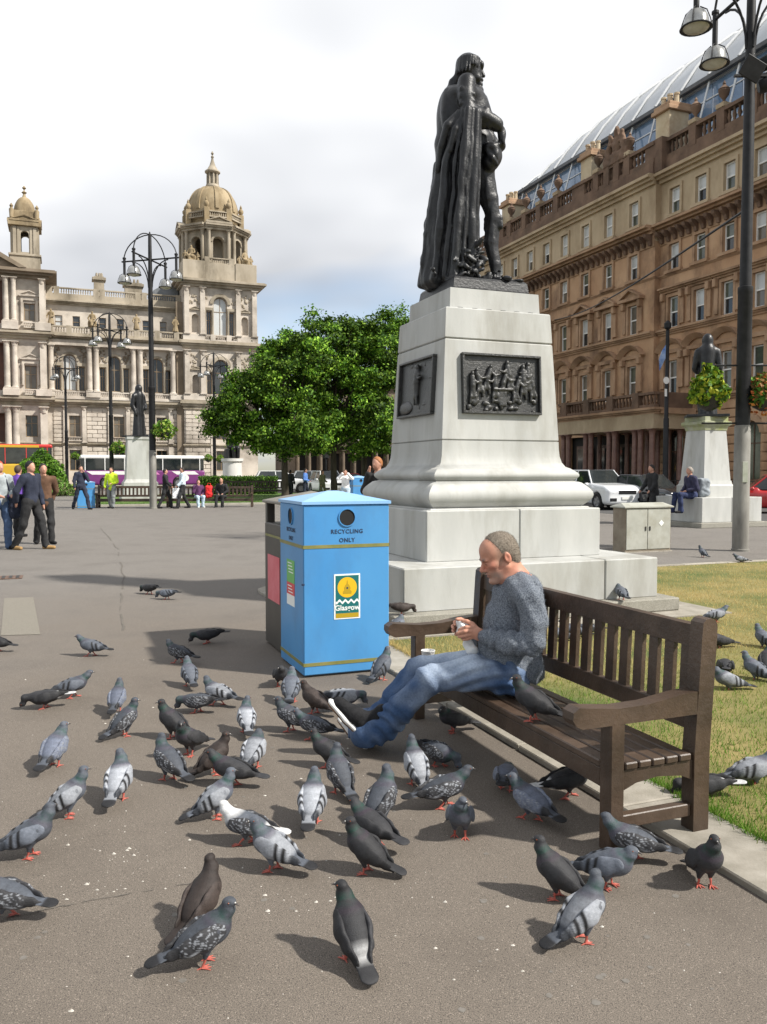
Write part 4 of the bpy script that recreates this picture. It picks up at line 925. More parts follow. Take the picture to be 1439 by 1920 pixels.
# coat and torso
s.ell(SP(862, 212, .02), (.23, .24, .42), k=.06); s.ell(SP(884, 195, .0), (.19, .2, .26), k=.08); s.ell(SP(866, 172, .0), (.22, .30, .13), k=.08)
s.cap(SP(850, 200, .08), SP(848, 262, .1), .19, .17, .06); s.cap(SP(893, 245, .03), SP(897, 300, .04), .17, .14, .06)
s.chain([SP(905, 168, .02), SP(915, 200, .02), SP(920, 245, .03)], [.03, .035, .03], .03)   # lapel
s.chain([SP(846, 190, .02), SP(834, 250, .05), SP(842, 300, .02)], [.12, .12, .14], .06)
# near arm
s.chain([SP(868, 160, -.25), SP(866, 188, -.29), SP(870, 214, -.31)], [.105, .095, .088], .03); s.chain([SP(870, 214, -.31), SP(898, 222, -.29), SP(920, 231, -.24)], [.092, .085, .072], .02)
s.cap(SP(912, 228, -.26), SP(922, 232, -.23), .085, .08, .012); s.ell(SP(933, 246, -.17), (.05, .05, .10), k=.03)
for k in range(4): s.cap(SP(934+k*1.2, 248, -.2+.035*k), SP(936+k*1.0, 262, -.2+.03*k), .019, .016, .012)
s.chain([SP(884, 160, .25), SP(904, 205, .28), SP(924, 245, .12)], [.10, .09, .07], .04)
s.ell(SP(919, 282, -.08), (.105, .14, .14), k=.03, rot=(0, .3, 0)); s.ell(SP(910, 292, -.10), (.08, .10, .09), k=.03); s.chain([SP(906, 274, -.18), SP(914, 290, -.2), SP(924, 298, -.16)], [.03, .035, .025], .01); s.ell(SP(914, 268, -.12), (.10, .11, .07), k=.03); s.ell(SP(926, 264, -.08), (.10, .12, .05), k=.02)
for q in (178, 190, 203): s.cap(SP(858, q, -.345), SP(878, q+9, -.345), .036, .030, .012)
for q in (884, 892, 901): s.cap(SP(q, 214, -.30), SP(q+5, 234, -.27), .06, .058, .006)
for px_, w_ in ((830, .022),): s.chain([SP(px_+6, 165, -.1), SP(px_, 205, -.16), SP(px_+2, 262, -.14)], [w_*1.2, w_*1.6, w_*1.4], .012)
# neck, head, hair
s.cap(SP(874, 156, 0), SP(878, 130, 0), .095, .085, .03); s.ell(SP(881, 122, 0), (.112, .100, .148), k=.02)
s.chain([SP(862, 152, .0), SP(880, 158, -.09), SP(896, 156, 0)], [.06, .05, .045], .03)
s.ell(SP(898, 112, 0), (.035, .075, .05), k=.02); s.cap(SP(898.5, 118, 0), SP(902.5, 130, 0), .014, .024, .012); s.ell(SP(898, 138, 0), (.03, .045, .018), k=.01); s.ell(SP(896, 146, 0), (.036, .045, .032), k=.015); s.ell(SP(890, 136, 0), (.06, .08, .06), k=.02)
s.ell(SP(899, 120, -.04), (.018, .022, .012), k=.005, sub=True)
s.ell(SP(873, 112, 0), (.142, .145, .135), k=.02); s.ell(SP(868, 122, 0), (.112, .135, .10), k=.02)
for k in range(15):                                             # strands falling from the crown to the brow and nape
    a = R(-200+k*16); ca, sa = math.cos(a), math.sin(a)
    s.chain([(SP(875, 93)[0]+.03*ca, .03*sa, SP(0, 93)[2]), (SP(875, 104)[0]+.125*ca, .13*sa, SP(0, 104)[2]), (SP(873, 122)[0]+.145*ca, .15*sa, SP(0, 119 if ca > .3 else 131)[2])], [.016, .022, .012], .004)
s.chain([SP(856, 132), SP(846, 142), SP(842, 152)], [.05, .045, .03], .02)
s.ell(SP(843, 198, .0), (.155, .20, .30), k=.08); s.chain([SP(850, 222, -.31), SP(834, 240, -.33), SP(824, 272, -.27), SP(818, 310, -.22)], [.05, .055, .05, .045], .01); s.chain([SP(862, 226, -.36), SP(846, 250, -.38), SP(838, 285, -.36)], [.04, .045, .035], .008)
# plaid hanging over the forearm to the ground
tops = [(848, 224, -.28), (853, 219, -.34), (860, 216, -.38), (868, 216, -.41), (876, 217, -.41), (884, 220, -.39), (890, 226, -.35)]
mids = [(817, 300, -.20), (831, 305, -.33), (846, 308, -.40), (860, 308, -.42), (871, 305, -.42), (881, 300, -.40), (889, 298, -.34)]
lows = [(806, 415, -.16), (821, 420, -.31), (837, 420, -.38), (851, 415, -.42), (864, 412, -.41), (876, 405, -.38), (886, 400, -.31)]
ends = [(798, 505, -.12), (811, 506, -.25), (827, 505, -.36), (845, 503, -.40), (861, 502, -.40), (875, 500, -.34), (886, 496, -.25)]
for i in range(7): s.chain([SP(*tops[i]), SP(*mids[i]), SP(*lows[i]), SP(*ends[i])], [.042, .046, .054, .06] if i % 2 else [.026, .024, .028, .034], .006)
for i in range(6):
    f = lambda A: SP((A[i][0]+A[i+1][0])/2, A[i][1], (A[i][2]+A[i+1][2])/2+.075)
    s.chain([f(tops), f(mids), f(lows), f(ends)], [.046, .05, .064, .07], .006)
s.chain([SP(856, 240, -.16), SP(848, 330, -.1), SP(838, 430, -.05), SP(832, 500, .0)], [.15, .19, .23, .25], .04)
s.chain([SP(834, 255, .05), SP(818, 330, .02), SP(806, 400, 0), SP(797, 460, .02), SP(792, 506, .05)], [.09, .07, .065, .06, .055], .05)
s.chain([SP(822, 300, -.12), SP(808, 380, -.12), SP(800, 420, -.1), SP(795, 470, -.06), SP(797, 508, -.05)], [.07, .06, .045, .055, .05], .03)
s.chain([SP(868, 360, -.12), SP(868, 440, -.12), SP(868, 500, -.1)], [.11, .13, .15], .04)
rr = random.Random(4)
for k in range(95):                                             # thistles and leaves at the foot
    t = rr.random(); x = rr.gauss(868, 22); y = 512-abs(rr.gauss(0, 1))*(34 if x < 900 else 9); s.ell(SP(min(max(x, 806), 935), y, -.47+.14*rr.random()+.1*max(0, (x-870)/40)), (rr.uniform(.03, .075), rr.uniform(.012, .025), rr.uniform(.016, .034)), k=.004, rot=(rr.uniform(-.6, .6), rr.uniform(-1.5, 1.5), rr.uniform(-.9, .9)))
for k in range(22): s.ell(SP(rr.uniform(835, 972), rr.uniform(508, 513), rr.uniform(-.36, -.05)), (rr.uniform(.03, .07), .05, rr.uniform(.02, .045)), k=.012)
s.box(SP(880, 513, 0), (.42, .36, .03), k=.04, rd=.02, rot=(0, 0, TH))
link('figure', s.mesh('figure', M_brz, smooth_it=0, post=lambda V: V+np.stack([.009*fbm(V*np.array([1, 1, .3]), 11, 3, 1), .009*fbm(V*np.array([1, 1, .3]), 11, 3, 5), .004*fbm(V, 13, 2, 9)], 1)*np.clip((1.85-V[:, 2:3])*5, .12, 1)), st)
# ------------------------------------------------------------------ bins and the service cabinet
M_blue = mat('blue_enamel', (.055, .24, .52), (.075, .28, .56), scale=1.5, rough=.40, spec=.45, bump=.04, bscale=5, c3=(.07, .17, .33), scale3=3.5, amt3=.35, stretch=2)
M_blue2 = mat('blue_enamel_lid', (.22, .42, .68), (.27, .47, .72), scale=2, rough=.4)
M_olive = mat('olive_band', (.17, .17, .045), (.24, .22, .07), scale=8, rough=.5)
M_hole = mat('black_hole', (.006, .006, .007), rough=.8)
M_ink = mat('navy_ink', (.012, .03, .075), rough=.6)
M_stw, M_stt, M_sty, M_stg, M_str = [mat(n, c, rough=.45) for n, c in (('sticker_white', (.78, .80, .78)), ('sticker_teal', (.005, .13, .13)), ('sticker_yellow', (.76, .44, .012)), ('sticker_green', (.13, .42, .10)), ('sticker_red', (.62, .05, .06)))]
M_gold = mat('sticker_ochre', (.42, .28, .01), rough=.5)
def disc(mb, x, y, z, r, n=24, t=.002): mb.prism([(x+r*math.cos(2*PI*k/n), z+r*math.sin(2*PI*k/n)) for k in range(n)], y-t, y); return mb
def blue_bin(loc, label, full=True):
    t = empty('recycling_bin', loc, TH, label, 'recycling bin'); h = .345
    MB().box(-h, h, -h, h, .015, 1.305, .008).build('body', M_blue, t)
    MB().box(-h+.02, h-.02, -h+.02, h-.02, 0, .016).build('base', M_iron, t)
    mb = MB(); e = h+.012; mb.add([(-e, -e, 1.306), (e, -e, 1.306), (e, e, 1.306), (-e, e, 1.306), (-e, -e, 1.328), (e, -e, 1.328), (e, e, 1.328), (-e, e, 1.328), (-.04, 0, 1.402), (.04, 0, 1.402)], [(3, 2, 1, 0), (0, 1, 5, 4), (1, 2, 6, 5), (2, 3, 7, 6), (3, 0, 4, 7), (4, 5, 9, 8), (5, 6, 9), (6, 7, 8, 9), (7, 4, 8)]); mb.build('lid', M_blue2, t)
    for z in (.975, .085):
        mb = MB(); e = h+.003
        for a in range(4): q = MB().box(-e, e, -e, -h+.001, z, z+.026); q.xf(Matrix.Rotation(a*PI/2, 4, 'Z')); mb.add(q.v, q.f)
        mb.build('band', M_olive, t)
    for rz in (0, -PI/2):
        M4 = Matrix.Rotation(rz, 4, 'Z')
        mb = MB(); disc(mb, .0, -h-.0005, 1.205, .062); mb.xf(M4); mb.build('opening', M_hole, t)
        mb = MB(); mb.lathe([(.062, -.004), (.070, -.004), (.070, .006), (.062, .006)], 24, caps=False); mb.xf(M4 @ Matrix.Translation((0, -h-.003, 1.205)) @ Matrix.Rotation(PI/2, 4, 'X')); mb.build('rim', M_blue, t, smooth=40)
        if not full: continue
        for tx, z in (('RECYCLING', 1.098), ('ONLY', 1.032)):
            o = link('lettering', text_mesh(tx, .044, M_ink, .0006, bold=.0008, spacing=1.12), t); o.matrix_local = M4 @ Matrix.Translation((0, -h-.002, z)) @ Matrix.Rotation(PI/2, 4, 'X')
    if not full: return t
    sk = MB().box(-.105, .105, -h-.003, -h-.0005, .43, .775).build('council_sticker', M_stw, t)
    def sub(mb, m, name='print'): return mb.build(name, m, sk)
    y = -h-.003
    sub(MB().box(-.093, .093, y-.001, y, .475, .763), M_stt)
    mb = MB(); disc(mb, 0, y-.001, .672, .078, 28, .0008); sub(mb, M_sty)
    mb = MB()                                                   # domed crest drawn in the yellow roundel
    mb.prism([(-.034, .622), (.034, .622), (.036, .640), (.024, .652), (.026, .668), (.016, .690), (.006, .700), (.002, .728), (-.002, .728), (-.006, .700), (-.016, .690), (-.026, .668), (-.024, .652), (-.036, .640)], y-.0026, y-.0018); sub(mb, M_gold)
    mb = MB(); disc(mb, 0, y-.0026, .667, .008, 10, .0006); sub(mb, M_ink)
    wv = [(-.093+.186*k/24, .573+.010*(1 if (k//3) % 2 else -1)*(.5+.5*math.sin(PI*(k % 3)/2))) for k in range(25)]
    mb = MB(); mb.prism([(x, z) for x, z in wv]+[(x, z-.018) for x, z in reversed(wv)], y-.0018, y-.001); sub(mb, M_stw)
    mb = MB(); mb.box(-.093, .093, y-.0016, y-.0002, .440, .474); sub(mb, M_gold)
    o = link('lettering', text_mesh('Glasgow', .058, M_stw, .0006, bold=.0012), sk); o.matrix_local = Matrix.Translation((0, y-.0016, .515)) @ Matrix.Rotation(PI/2, 4, 'X')
    for z0, z1, m, nm in ((.68, .86, M_stg, 'green_sticker'), (.585, .679, M_str, 'red_sticker'), (.50, .584, M_stw, 'white_sticker')):
        mb = MB(); mb.box(-.13, .10, -h-.0025, -h-.0003, z0, z1); mb.xf(Matrix.Rotation(-PI/2, 4, 'Z')); so = mb.build(nm, m, t)
        if z0 > .58:
            mb = MB()
            for k in range(4): mb.box(-.10+.01*k, .02+.015*k, -h-.0035, -h-.0025, z1-.03-k*.024, z1-.022-k*.024)
            mb.xf(Matrix.Rotation(-PI/2, 4, 'Z')); tag(mb.build('print', M_stw, so), kind='stuff')
    MB().box(-h-.012, -h+.01, -h-.004, -h+.01, .70, .715, .002).build('latch', M_ink, t)
    return t
bin_c = ground(570, 1272); bu, bv = UV(bin_c)
blue_bin(W(bu+.345, bv+.345), 'blue recycling bin with a yellow and teal sticker beside the wooden bench')
M_brown = mat('brown_bin_paint', (.040, .034, .028), (.06, .052, .043), scale=3, rough=.5)
db = empty('litter_bin', W(bu+.385, bv+1.09), TH, 'dark brown litter bin with slotted top standing behind the blue recycling bin', 'litter bin')
MB().box(-.34, .34, -.34, .34, .01, 1.10, .01).build('body', M_brown, db)
for i in (-1, 1):
    for j in (-1, 1): MB().box(i*.335, i*.265, j*.335, j*.265, 1.10, 1.275).build('post', M_brown, db)
mb = MB(); mb.box(-.36, .36, -.36, .36, 1.275, 1.30, .006); mb.add([(-.35, -.35, 1.301), (.35, -.35, 1.301), (.35, .35, 1.301), (-.35, .35, 1.301), (0, 0, 1.385)], [(0, 1, 4), (1, 2, 4), (2, 3, 4), (3, 0, 4), (3, 2, 1, 0)]); mb.build('lid', mat('taupe_lid', (.16, .145, .12), (.20, .18, .15), scale=3, rough=.5), db)
MB().box(-.344, -.3405, -.2, .22, .42, .82).build('pink_sticker', mat('pink_sticker', (.60, .10, .13), (.66, .16, .19), scale=6, rough=.5), db)
MB().box(-.345, -.3405, -.30, .30, .98, 1.0).build('band', M_olive, db)
M_cab = mat('beige_cabinet', (.33, .33, .285), (.41, .41, .36), scale=3, rough=.6, c3=(.22, .20, .14), scale3=2.5, amt3=.5)
cq = ground(1172, 1037); cu_, cv_ = UV(cq)
cb_ = empty('service_cabinet', W(cu_+.54, cv_+.19), TH, 'beige metal service cabinet with two doors and rust stained side near the lawn', 'cabinet')
MB().box(-.54, .54, -.19, .19, .02, .86, .006).build('body', mat('rusty_beige', (.20, .165, .12), (.28, .24, .18), scale=4, rough=.7, c3=(.16, .09, .05), scale3=3, amt3=.5), cb_)
for a, b in ((-.52, -.03), (-.02, .52)): 
    d = MB().box(a, b, -.205, -.191, .06, .84, .004).build('door', M_cab, cb_); MB().box((b-.06) if a < -.3 else a+.03, (b-.03) if a < -.3 else a+.06, -.215, -.204, .42, .5).build('handle', M_iron, d)
p_ = MB(); p_.prism([(.30, .62), (.36, .56), (.30, .50), (.24, .56)], -.209, -.2055); p_.build('notice', M_stw, cb_)
mb = MB(); mb.add([(-.58, -.23, .862), (.58, -.23, .862), (.58, .23, .862), (-.58, .23, .862), (-.58, -.23, .885), (.58, -.23, .885), (.58, .23, .885), (-.58, .23, .885), (-.5, 0, .955), (.5, 0, .955)], [(3, 2, 1, 0), (0, 1, 5, 4), (1, 2, 6, 5), (2, 3, 7, 6), (3, 0, 4, 7), (4, 5, 9, 8), (5, 6, 9), (6, 7, 8, 9), (7, 4, 8)]); mb.build('lid', M_cab, cb_)
MB().box(-.56, .56, -.22, .22, -.01, .02).build('plinth', M_slab, cb_)
# ------------------------------------------------------------------ the wooden bench
M_wood = mat('dark_stained_wood', (.042, .026, .016), (.084, .054, .036), scale=5, rough=.42, bump=.22, bscale=40, spec=.5, stretch=1, c3=(.10, .075, .058), scale3=6, amt3=.28, rnd=.10)
def bench(loc, rz, label, length=2.0, nslat=18, detail=True, group=None):
    t = empty('park_bench', loc, rz, label, 'bench', group); h = length/2; B = lambda *a: MB().box(*a)
    W_ = .075
    # legs; x runs front (0) to back (.43), y along the seat
    for sy in (-1, 1):
        y0, y1 = sorted((sy*h, sy*(h-W_)))
        B(-.035, .035, y0, y1, 0, .545, .006).build('leg', M_wood, t)
        mb = MB(); mb.prism([(.39, 0), (.47, 0), (.47, .36), (.50, .86), (.50, .905), (.488, .925), (.465, .935), (.44, .93), (.425, .915), (.42, .86), (.39, .36)], y0, y1, 'y'); mb.build('leg', M_wood, t, smooth=25)
        ym = sy*(h-W_/2); a0, a1 = ym-.038, ym+.038
        prof = [(-.20, .545), (-.17, .53), (.40, .532), (.40, .628), (.30, .622), (.15, .60), (.0, .597), (-.14, .612), (-.185, .618), (-.213, .60), (-.215, .57)]
        mb = MB(); mb.prism(prof, a0, a1, 'y'); mb.build('armrest', M_wood, t, smooth=30)
        mb = MB(); mb.prism([(.036, .335), (.389, .335), (.389, .25), (.33, .275), (.21, .288), (.10, .275), (.036, .25)], ym-.025, ym+.025, 'y'); mb.build('side_rail', M_wood, t)
        B(.036, .389, ym-.022, ym+.022, .09, .145, .004).build('stretcher', M_wood, t)
    B(-.03, .02, -h+W_+.001, h-W_-.001, .255, .335, .004).build('front_rail', M_wood, t)
    sl = MB().box(-.031, .031, -h+.002, h-.002, .337, .367, .005).mesh('slat', M_wood)
    sl0 = MB().box(-.033, .033, -h+W_+.002, h-W_-.002, .337, .367, .005).mesh('slat', M_wood)
    link('slat', sl0, t, (-.002, 0, 0))
    for k in range(5): link('slat', sl, t, (.072+.0685*k, 0, 0))
    B(.425, .465, -h+W_+.001, h-W_-.001, .44, .525, .004).build('back_rail', M_wood, t)
    mb = MB(); mb.prism([(.438, .80), (.484, .80), (.487, .895), (.44, .895)], -h+W_+.001, h-W_-.001, 'y'); mb.build('top_rail', M_wood, t)
    bs = MB(); bs.prism([(.436, .52), (.458, .52), (.470, .805), (.448, .805)], -.03, .03, 'y'); bsm = bs.mesh('back_slat', M_wood)
    sp_ = (length-2*W_)/nslat
    for k in range(nslat): link('back_slat', bsm, t, (0, -h+W_+sp_*(k+.5), 0))
    return t
bench(W(2.085, 3.765), TH, 'dark brown wooden bench with slatted back where the man in grey sweater sits', 2.05)
# ------------------------------------------------------------------ the man eating on the bench
S = 4.42/FPX
def MP(px, py, Y=4.42): return tuple(at(px, py, Y))
M_skin = mat('ruddy_skin', (1, 1, 1), attr='col', rough=.5, bump=.08, bscale=120, spec=.4)
M_hair = mat('cropped_grey_hair', (.19, .155, .118), (.255, .215, .17), scale=110, rough=.8, bump=.5, bscale=200)
M_knit = mat('flecked_grey_knit', (.12, .14, .18), (.33, .365, .41), scale=150, rough=.95, bump=.8, bscale=190, lo=.36, hi=.66, detail=2)
M_denim = mat('faded_denim', (1, 1, 1), (.72, .74, .80), attr='col', scale=90, rough=.85, bump=.35, bscale=130)
M_shoe = mat('black_trainer', (.008, .008, .009), (.018, .018, .02), scale=60, rough=.8, bump=.3, bscale=120, spec=.25)
M_sole = mat('white_sole', (.72, .71, .68), (.80, .79, .76), scale=10, rough=.5)
M_gum = mat('gum_outsole', (.22, .12, .06), (.10, .05, .025), scale=25, rough=.7)
M_pap = mat('white_paper', (.78, .78, .77), (.70, .70, .69), scale=20, rough=.8, bump=.4, bscale=40)
HM = Matrix.Translation(at(937, 1044, 4.40)) @ Matrix.Rotation(R(13), 4, 'Z') @ Matrix.Rotation(R(-21), 4, 'Y')
def hd(x, y, z, k=.94): p = HM @ Vector((x*k, y*k, z*k)); return (p.x, p.y, p.z)
man = empty('person', at(690, 1402, 4.62), 0, 'man in a grey flecked sweater and faded jeans eating on the wooden bench', 'person')
man.location.z = 0; ML = -man.location
def mlink(name, me): o = link(name, me, man, ML); return o
hrot = HM.to_euler()
s = SDF((.20, 4.02, .40), (1.0, 4.82, 1.27), .0046)
E_ = lambda c, r, k=.01, sub=False: s.ell(hd(*c), tuple(q*.94 for q in r), k=k, rot=hrot, sub=sub)
C_ = lambda a, b, r1, r2, k=.01: s.cap(hd(*a), hd(*b), r1*.94, r2*.94, k=k)
E_((.012, 0, .045), (.102, .077, .090)); E_((-.045, 0, .042), (.056, .064, .068), .03); E_((-.048, 0, -.04), (.056, .058, .085), .03)
for q in (-1, 1):
    C_((.0, q*.054, -.05), (-.07, q*.022, -.115), .021, .020, .02); E_((-.066, q*.046, -.018), (.030, .02, .018), .02)
    E_((-.094, q*.025, .020), (.016, .027, .009), .012); E_((-.106, q*.031, -.001), (.015, .018, .011), .008, True); E_((-.089, q*.031, -.002), (.014, .016, .011), .004)
    E_((-.106, q*.012, -.041), (.012, .009, .009), .006)
    E_((.018, q*.080, -.004), (.021, .009, .034), .006); E_((.014, q*.088, .0), (.010, .006, .018), .004, True)
E_((-.086, 0, -.113), (.022, .026, .020), .015); C_((-.097, 0, .010), (-.126, 0, -.034), .0085, .0125, .010)
E_((-.100, 0, -.066), (.011, .023, .006), .006); E_((-.097, 0, -.079), (.012, .02, .007), .006); E_((-.108, 0, -.0725), (.008, .026, .002), .003, True)
s.cap(hd(.02, 0, -.04), MP(970, 1096), .057, .060, k=.025); s.cap(hd(.05, 0, .0), MP(976, 1088), .043, .045, k=.025); s.cap(hd(-.025, -.01, -.10), MP(958, 1098, 4.38), .032, .03, k=.02)
# trunk and arms (under the clothes)
s.cap(MP(972, 1100), MP(966, 1150), .085, .115, k=.05); s.cap(MP(966, 1150), MP(958, 1250), .115, .11, k=.05)
for q, Yq in ((-1, 4.23), (1, 4.61)):
    s.cap(MP(985, 1105), MP(994, 1116, Yq), .06, .055, k=.04); s.cap(MP(994, 1116, Yq), MP(994, 1206, Yq-.02*q), .045, .036, k=.02)
s.cap(MP(994, 1206, 4.25), MP(908, 1193, 4.34), .040, .029, k=.02); s.cap(MP(990, 1206, 4.60), MP(900, 1192, 4.50), .040, .028, k=.02)
# near hand: palm, four fingers curled round the wrapper, thumb on top
def finger(pts, r): s.chain([MP(*p) for p in pts], r, k=.0035)
s.chain([MP(908, 1193, 4.34), MP(897, 1189, 4.345), MP(885, 1184, 4.355)], [.029, .033, .031], k=.012, flat=((0, 1, .3), 1.5))
finger([(888, 1177, 4.345), (874, 1176, 4.34), (864, 1180, 4.355), (861, 1181, 4.38)], [.0115, .0105, .0095, .008])
finger([(886, 1183, 4.34), (872, 1184, 4.333), (860, 1187, 4.35), (857, 1187, 4.38)], [.0115, .0108, .0098, .008])
finger([(886, 1189, 4.342), (874, 1192, 4.335), (862, 1194, 4.35), (860, 1193, 4.375)], [.011, .0103, .0093, .0078])
finger([(888, 1194, 4.347), (878, 1198, 4.342), (869, 1199, 4.355), (867, 1198, 4.372)], [.0100, .0092, .0083, .007])
finger([(895, 1180, 4.35), (886, 1170, 4.365), (876, 1165, 4.375), (868, 1164, 4.385)], [.0145, .0128, .0115, .0095])
# far hand
s.chain([MP(900, 1192, 4.50), MP(888, 1186, 4.485), MP(874, 1178, 4.47)], [.028, .032, .029], k=.012, flat=((0, 1, 0), 1.5))
finger([(876, 1171, 4.47), (862, 1163, 4.465), (853, 1166, 4.445), (853, 1171, 4.425)], [.0115, .0105, .0098, .0082])
finger([(873, 1176, 4.475), (857, 1170, 4.47), (849, 1174, 4.445), (850, 1178, 4.425)], [.0115, .0105, .0098, .0082])
finger([(873, 1181, 4.475), (858, 1178, 4.47), (850, 1182, 4.445), (851, 1185, 4.425)], [.011, .0100, .0093, .0078])
finger([(875, 1186, 4.472), (863, 1186, 4.467), (855, 1189, 4.445), (856, 1191, 4.43)], [.010, .0092, .0085, .007])
finger([(882, 1176, 4.46), (874, 1165, 4.44), (864, 1161, 4.425), (857, 1161, 4.415)], [.014, .0125, .0110, .009])
HI = HM.inverted(); HIa = np.array(HI)
def skin_col(V):
    q = (V@HIa[:3, :3].T+HIa[:3, 3])/.94; c = np.tile(np.array([.51, .25, .168]), (len(V), 1)); n = fbm(V, 40, 3)[:, None]
    c = c*(1+.06*n); head = (q[:, 2] > -.16)&(q[:, 0] < .13)&(np.abs(q[:, 1]) < .12)&(V[:, 2] > .92)
    def blob(cx, cy, cz, r): return (np.exp(-(((q[:, 0]-cx)**2+(np.abs(q[:, 1])-cy)**2+(q[:, 2]-cz)**2)/r**2))*head)[:, None]
    red = np.array([.50, .13, .085]); c = c+(red-c)*np.clip(.55*blob(-.11, .0, -.03, .025)+.5*blob(-.07, .05, -.02, .035)+.45*blob(.02, .085, 0, .03), 0, 1)
    hz = np.clip((q[:, 0]+.052-.25*(q[:, 2]-.06))/.034, 0, 1)*np.clip((q[:, 2]+.01+.55*np.clip(.03-q[:, 0], 0, 1))/.03, 0, 1)*head*(np.abs(q[:, 1]) < .083)*(q[:, 2] > -.05); c = c+(np.array([.24, .18, .135])-c)*(hz*.55)[:, None]
    neck = ((V[:, 2] < 1.06)&(V[:, 2] > .88)&(V[:, 0] > .6))[:, None]; c = np.where(neck, c*.8+np.array([.46, .12, .075])*.2, c)
    st = np.clip(blob(-.085, .0, -.105, .05)+.85*blob(-.05, .045, -.085, .04)+.7*blob(-.1, .0, -.055, .016), 0, 1)*(.55+.2*n); c = c+(np.array([.30, .235, .20])-c)*np.clip(st, 0, .8)
    c = c+(np.array([.26, .10, .075])-c)*np.clip(.85*blob(-.106, .0, -.0725, .010)+.75*blob(-.1, .012, -.0725, .010), 0, .8)
    c = c+(np.array([.05, .03, .022])-c)*np.clip(1.0*blob(-.108, .032, -.004, .010)+.7*blob(-.112, .022, .022, .010)+.7*blob(-.105, .036, .024, .011), 0, .85)
    return np.clip(c, 0, 1)
mlink('body', s.mesh('body', M_skin, color=skin_col, smooth_it=1))
hs_ = SDF((.35, 4.2, .95), (.85, 4.65, 1.27), .0055)
for c, r in (((.014, 0, .048), (.1045, .0795, .0925)), ((.05, 0, .005), (.0705, .0715, .0735)), ((.068, 0, -.045), (.040, .055, .040))): hs_.ell(hd(*c), tuple(q*.94 for q in r), k=.02, rot=hrot)
n1 = HM.to_3x3() @ Vector((-1, 0, -.35)); hs_.cut(hd(-.026, 0, .085), n1); n2 = HM.to_3x3() @ Vector((-1, 0, -.08)); hs_.cut(hd(.022, 0, 0), n2) if False else None
for q in (-1, 1): hs_.ell(hd(.012, q*.085, -.03), (.030, .03, .055), k=.004, rot=hrot, sub=True); hs_.ell(hd(-.05, q*.07, .02), (.035, .045, .04), k=.008, rot=hrot, sub=True)
n3 = HM.to_3x3() @ Vector((-.55, 0, -1)); hs_.cut(hd(.05, 0, -.06), n3)
def fuzz(name, base, me, n, ln, wd, m, tilt=.6, keep=None):      # short fibres standing off a surface
    k = len(me.polygons); c = np.empty(k*3); me.polygons.foreach_get('center', c); nn_ = np.empty(k*3); me.polygons.foreach_get('normal', nn_); c = c.reshape(-1, 3); nn_ = nn_.reshape(-1, 3)
    i = RNG.integers(0, k, n); P = c[i]+RNG.normal(0, .0022, (n, 3)); d = nn_[i]+RNG.normal(0, tilt, (n, 3)); d /= np.linalg.norm(d, axis=1)[:, None]
    q = np.cross(d, RNG.normal(0, 1, (n, 3))); q /= np.linalg.norm(q, axis=1)[:, None]; L_ = (ln*RNG.uniform(.5, 1.3, n))[:, None]
    V = np.stack([P-q*wd, P+q*wd, P+d*L_], 1).reshape(-1, 3); o = link(name, np_mesh(name, V, np.arange(3*n).reshape(-1, 3), m, smooth=False), base); tag(o, kind='stuff')
hme = hs_.mesh('hair', M_hair); fuzz('hair_strand', mlink('hair', hme), hme, 8000, .0042, .0011, M_hair, .45)
# sweater
s = SDF((.28, 4.0, .42), (1.06, 4.86, 1.08), .0072)
for dx in (-8, 8): s.cap(MP(968+dx, 1118), MP(962+dx, 1165), .105, .122, k=.04); s.cap(MP(962+dx, 1165), MP(951+dx, 1222), .122, .130, k=.04); s.cap(MP(951+dx, 1222), MP(962+dx*1.6, 1252), .130, .132, k=.03)
s.cap(MP(972, 1110), MP(980, 1108), .105, .10, k=.04); s.cap(MP(976, 1093, 4.36), MP(976, 1093, 4.48), .05, .05, k=.04)
for Yq, q in ((4.205, -1), (4.635, 1)):
    s.cap(MP(978, 1108, 4.42+.10*q), MP(993, 1120, Yq-.01*q), .080, .074, k=.05); s.chain([MP(993, 1120, Yq), MP(1002, 1166, Yq+.015*q), MP(998, 1206, Yq+.015*q)], [.072, .066, .062], k=.014)
    e = [(998, 1206, Yq+.015*q), (955, 1206, 4.215 if q < 0 else 4.62), (918, 1195, 4.30 if q < 0 else 4.53)]; s.chain([MP(*p) for p in e], [.064, .060, .046], k=.008)
    s.cap(MP(*e[2]), MP(911, 1193.5, 4.325 if q < 0 else 4.51), .043, .040, k=.006)
# creases: rings round the forearm, diagonal drags from armpit to elbow, bunching above the hem
A = np.array(MP(998, 1208, 4.20)); Bv = np.array(MP(914, 1194, 4.31)); ax_ = (Bv-A)/np.linalg.norm(Bv-A)
def knit_folds(P):
    t = (P-A)@ax_; r = np.linalg.norm(P-A-t[:, None]*ax_, axis=1); arm = np.clip(1-(r-.07)/.03, 0, 1)*np.clip(t/.03, 0, 1)*np.clip((.27-t)/.04, 0, 1)
    f = -.007*np.sin(t*95+3*np.sin(P[:, 2]*30)+P[:, 1]*22)*arm
    tor = np.clip(1-arm*2, 0, 1); f += -.006*np.sin((P[:, 2]*.8+P[:, 0]*.75)*62+2*np.sin(P[:, 1]*16))*np.clip((.80-P[:, 2])/.14, 0, 1)*tor
    f += -.004*np.sin((P[:, 0]*1.0+P[:, 2]*.35)*70+1.2*np.sin(P[:, 2]*14))*np.clip((P[:, 2]-.72)/.1, 0, 1)*tor
    return f+.002*np.sin(P[:, 2]*420)*0
s.warp(knit_folds)
cB = np.array(MP(972, 1088)); s.cap(MP(956, 1070, 4.42), MP(966, 1096, 4.42), .062, .058, k=.010, sub=True); s.cap(MP(976, 1050), MP(971, 1086), .062, .056, k=.010, sub=True)
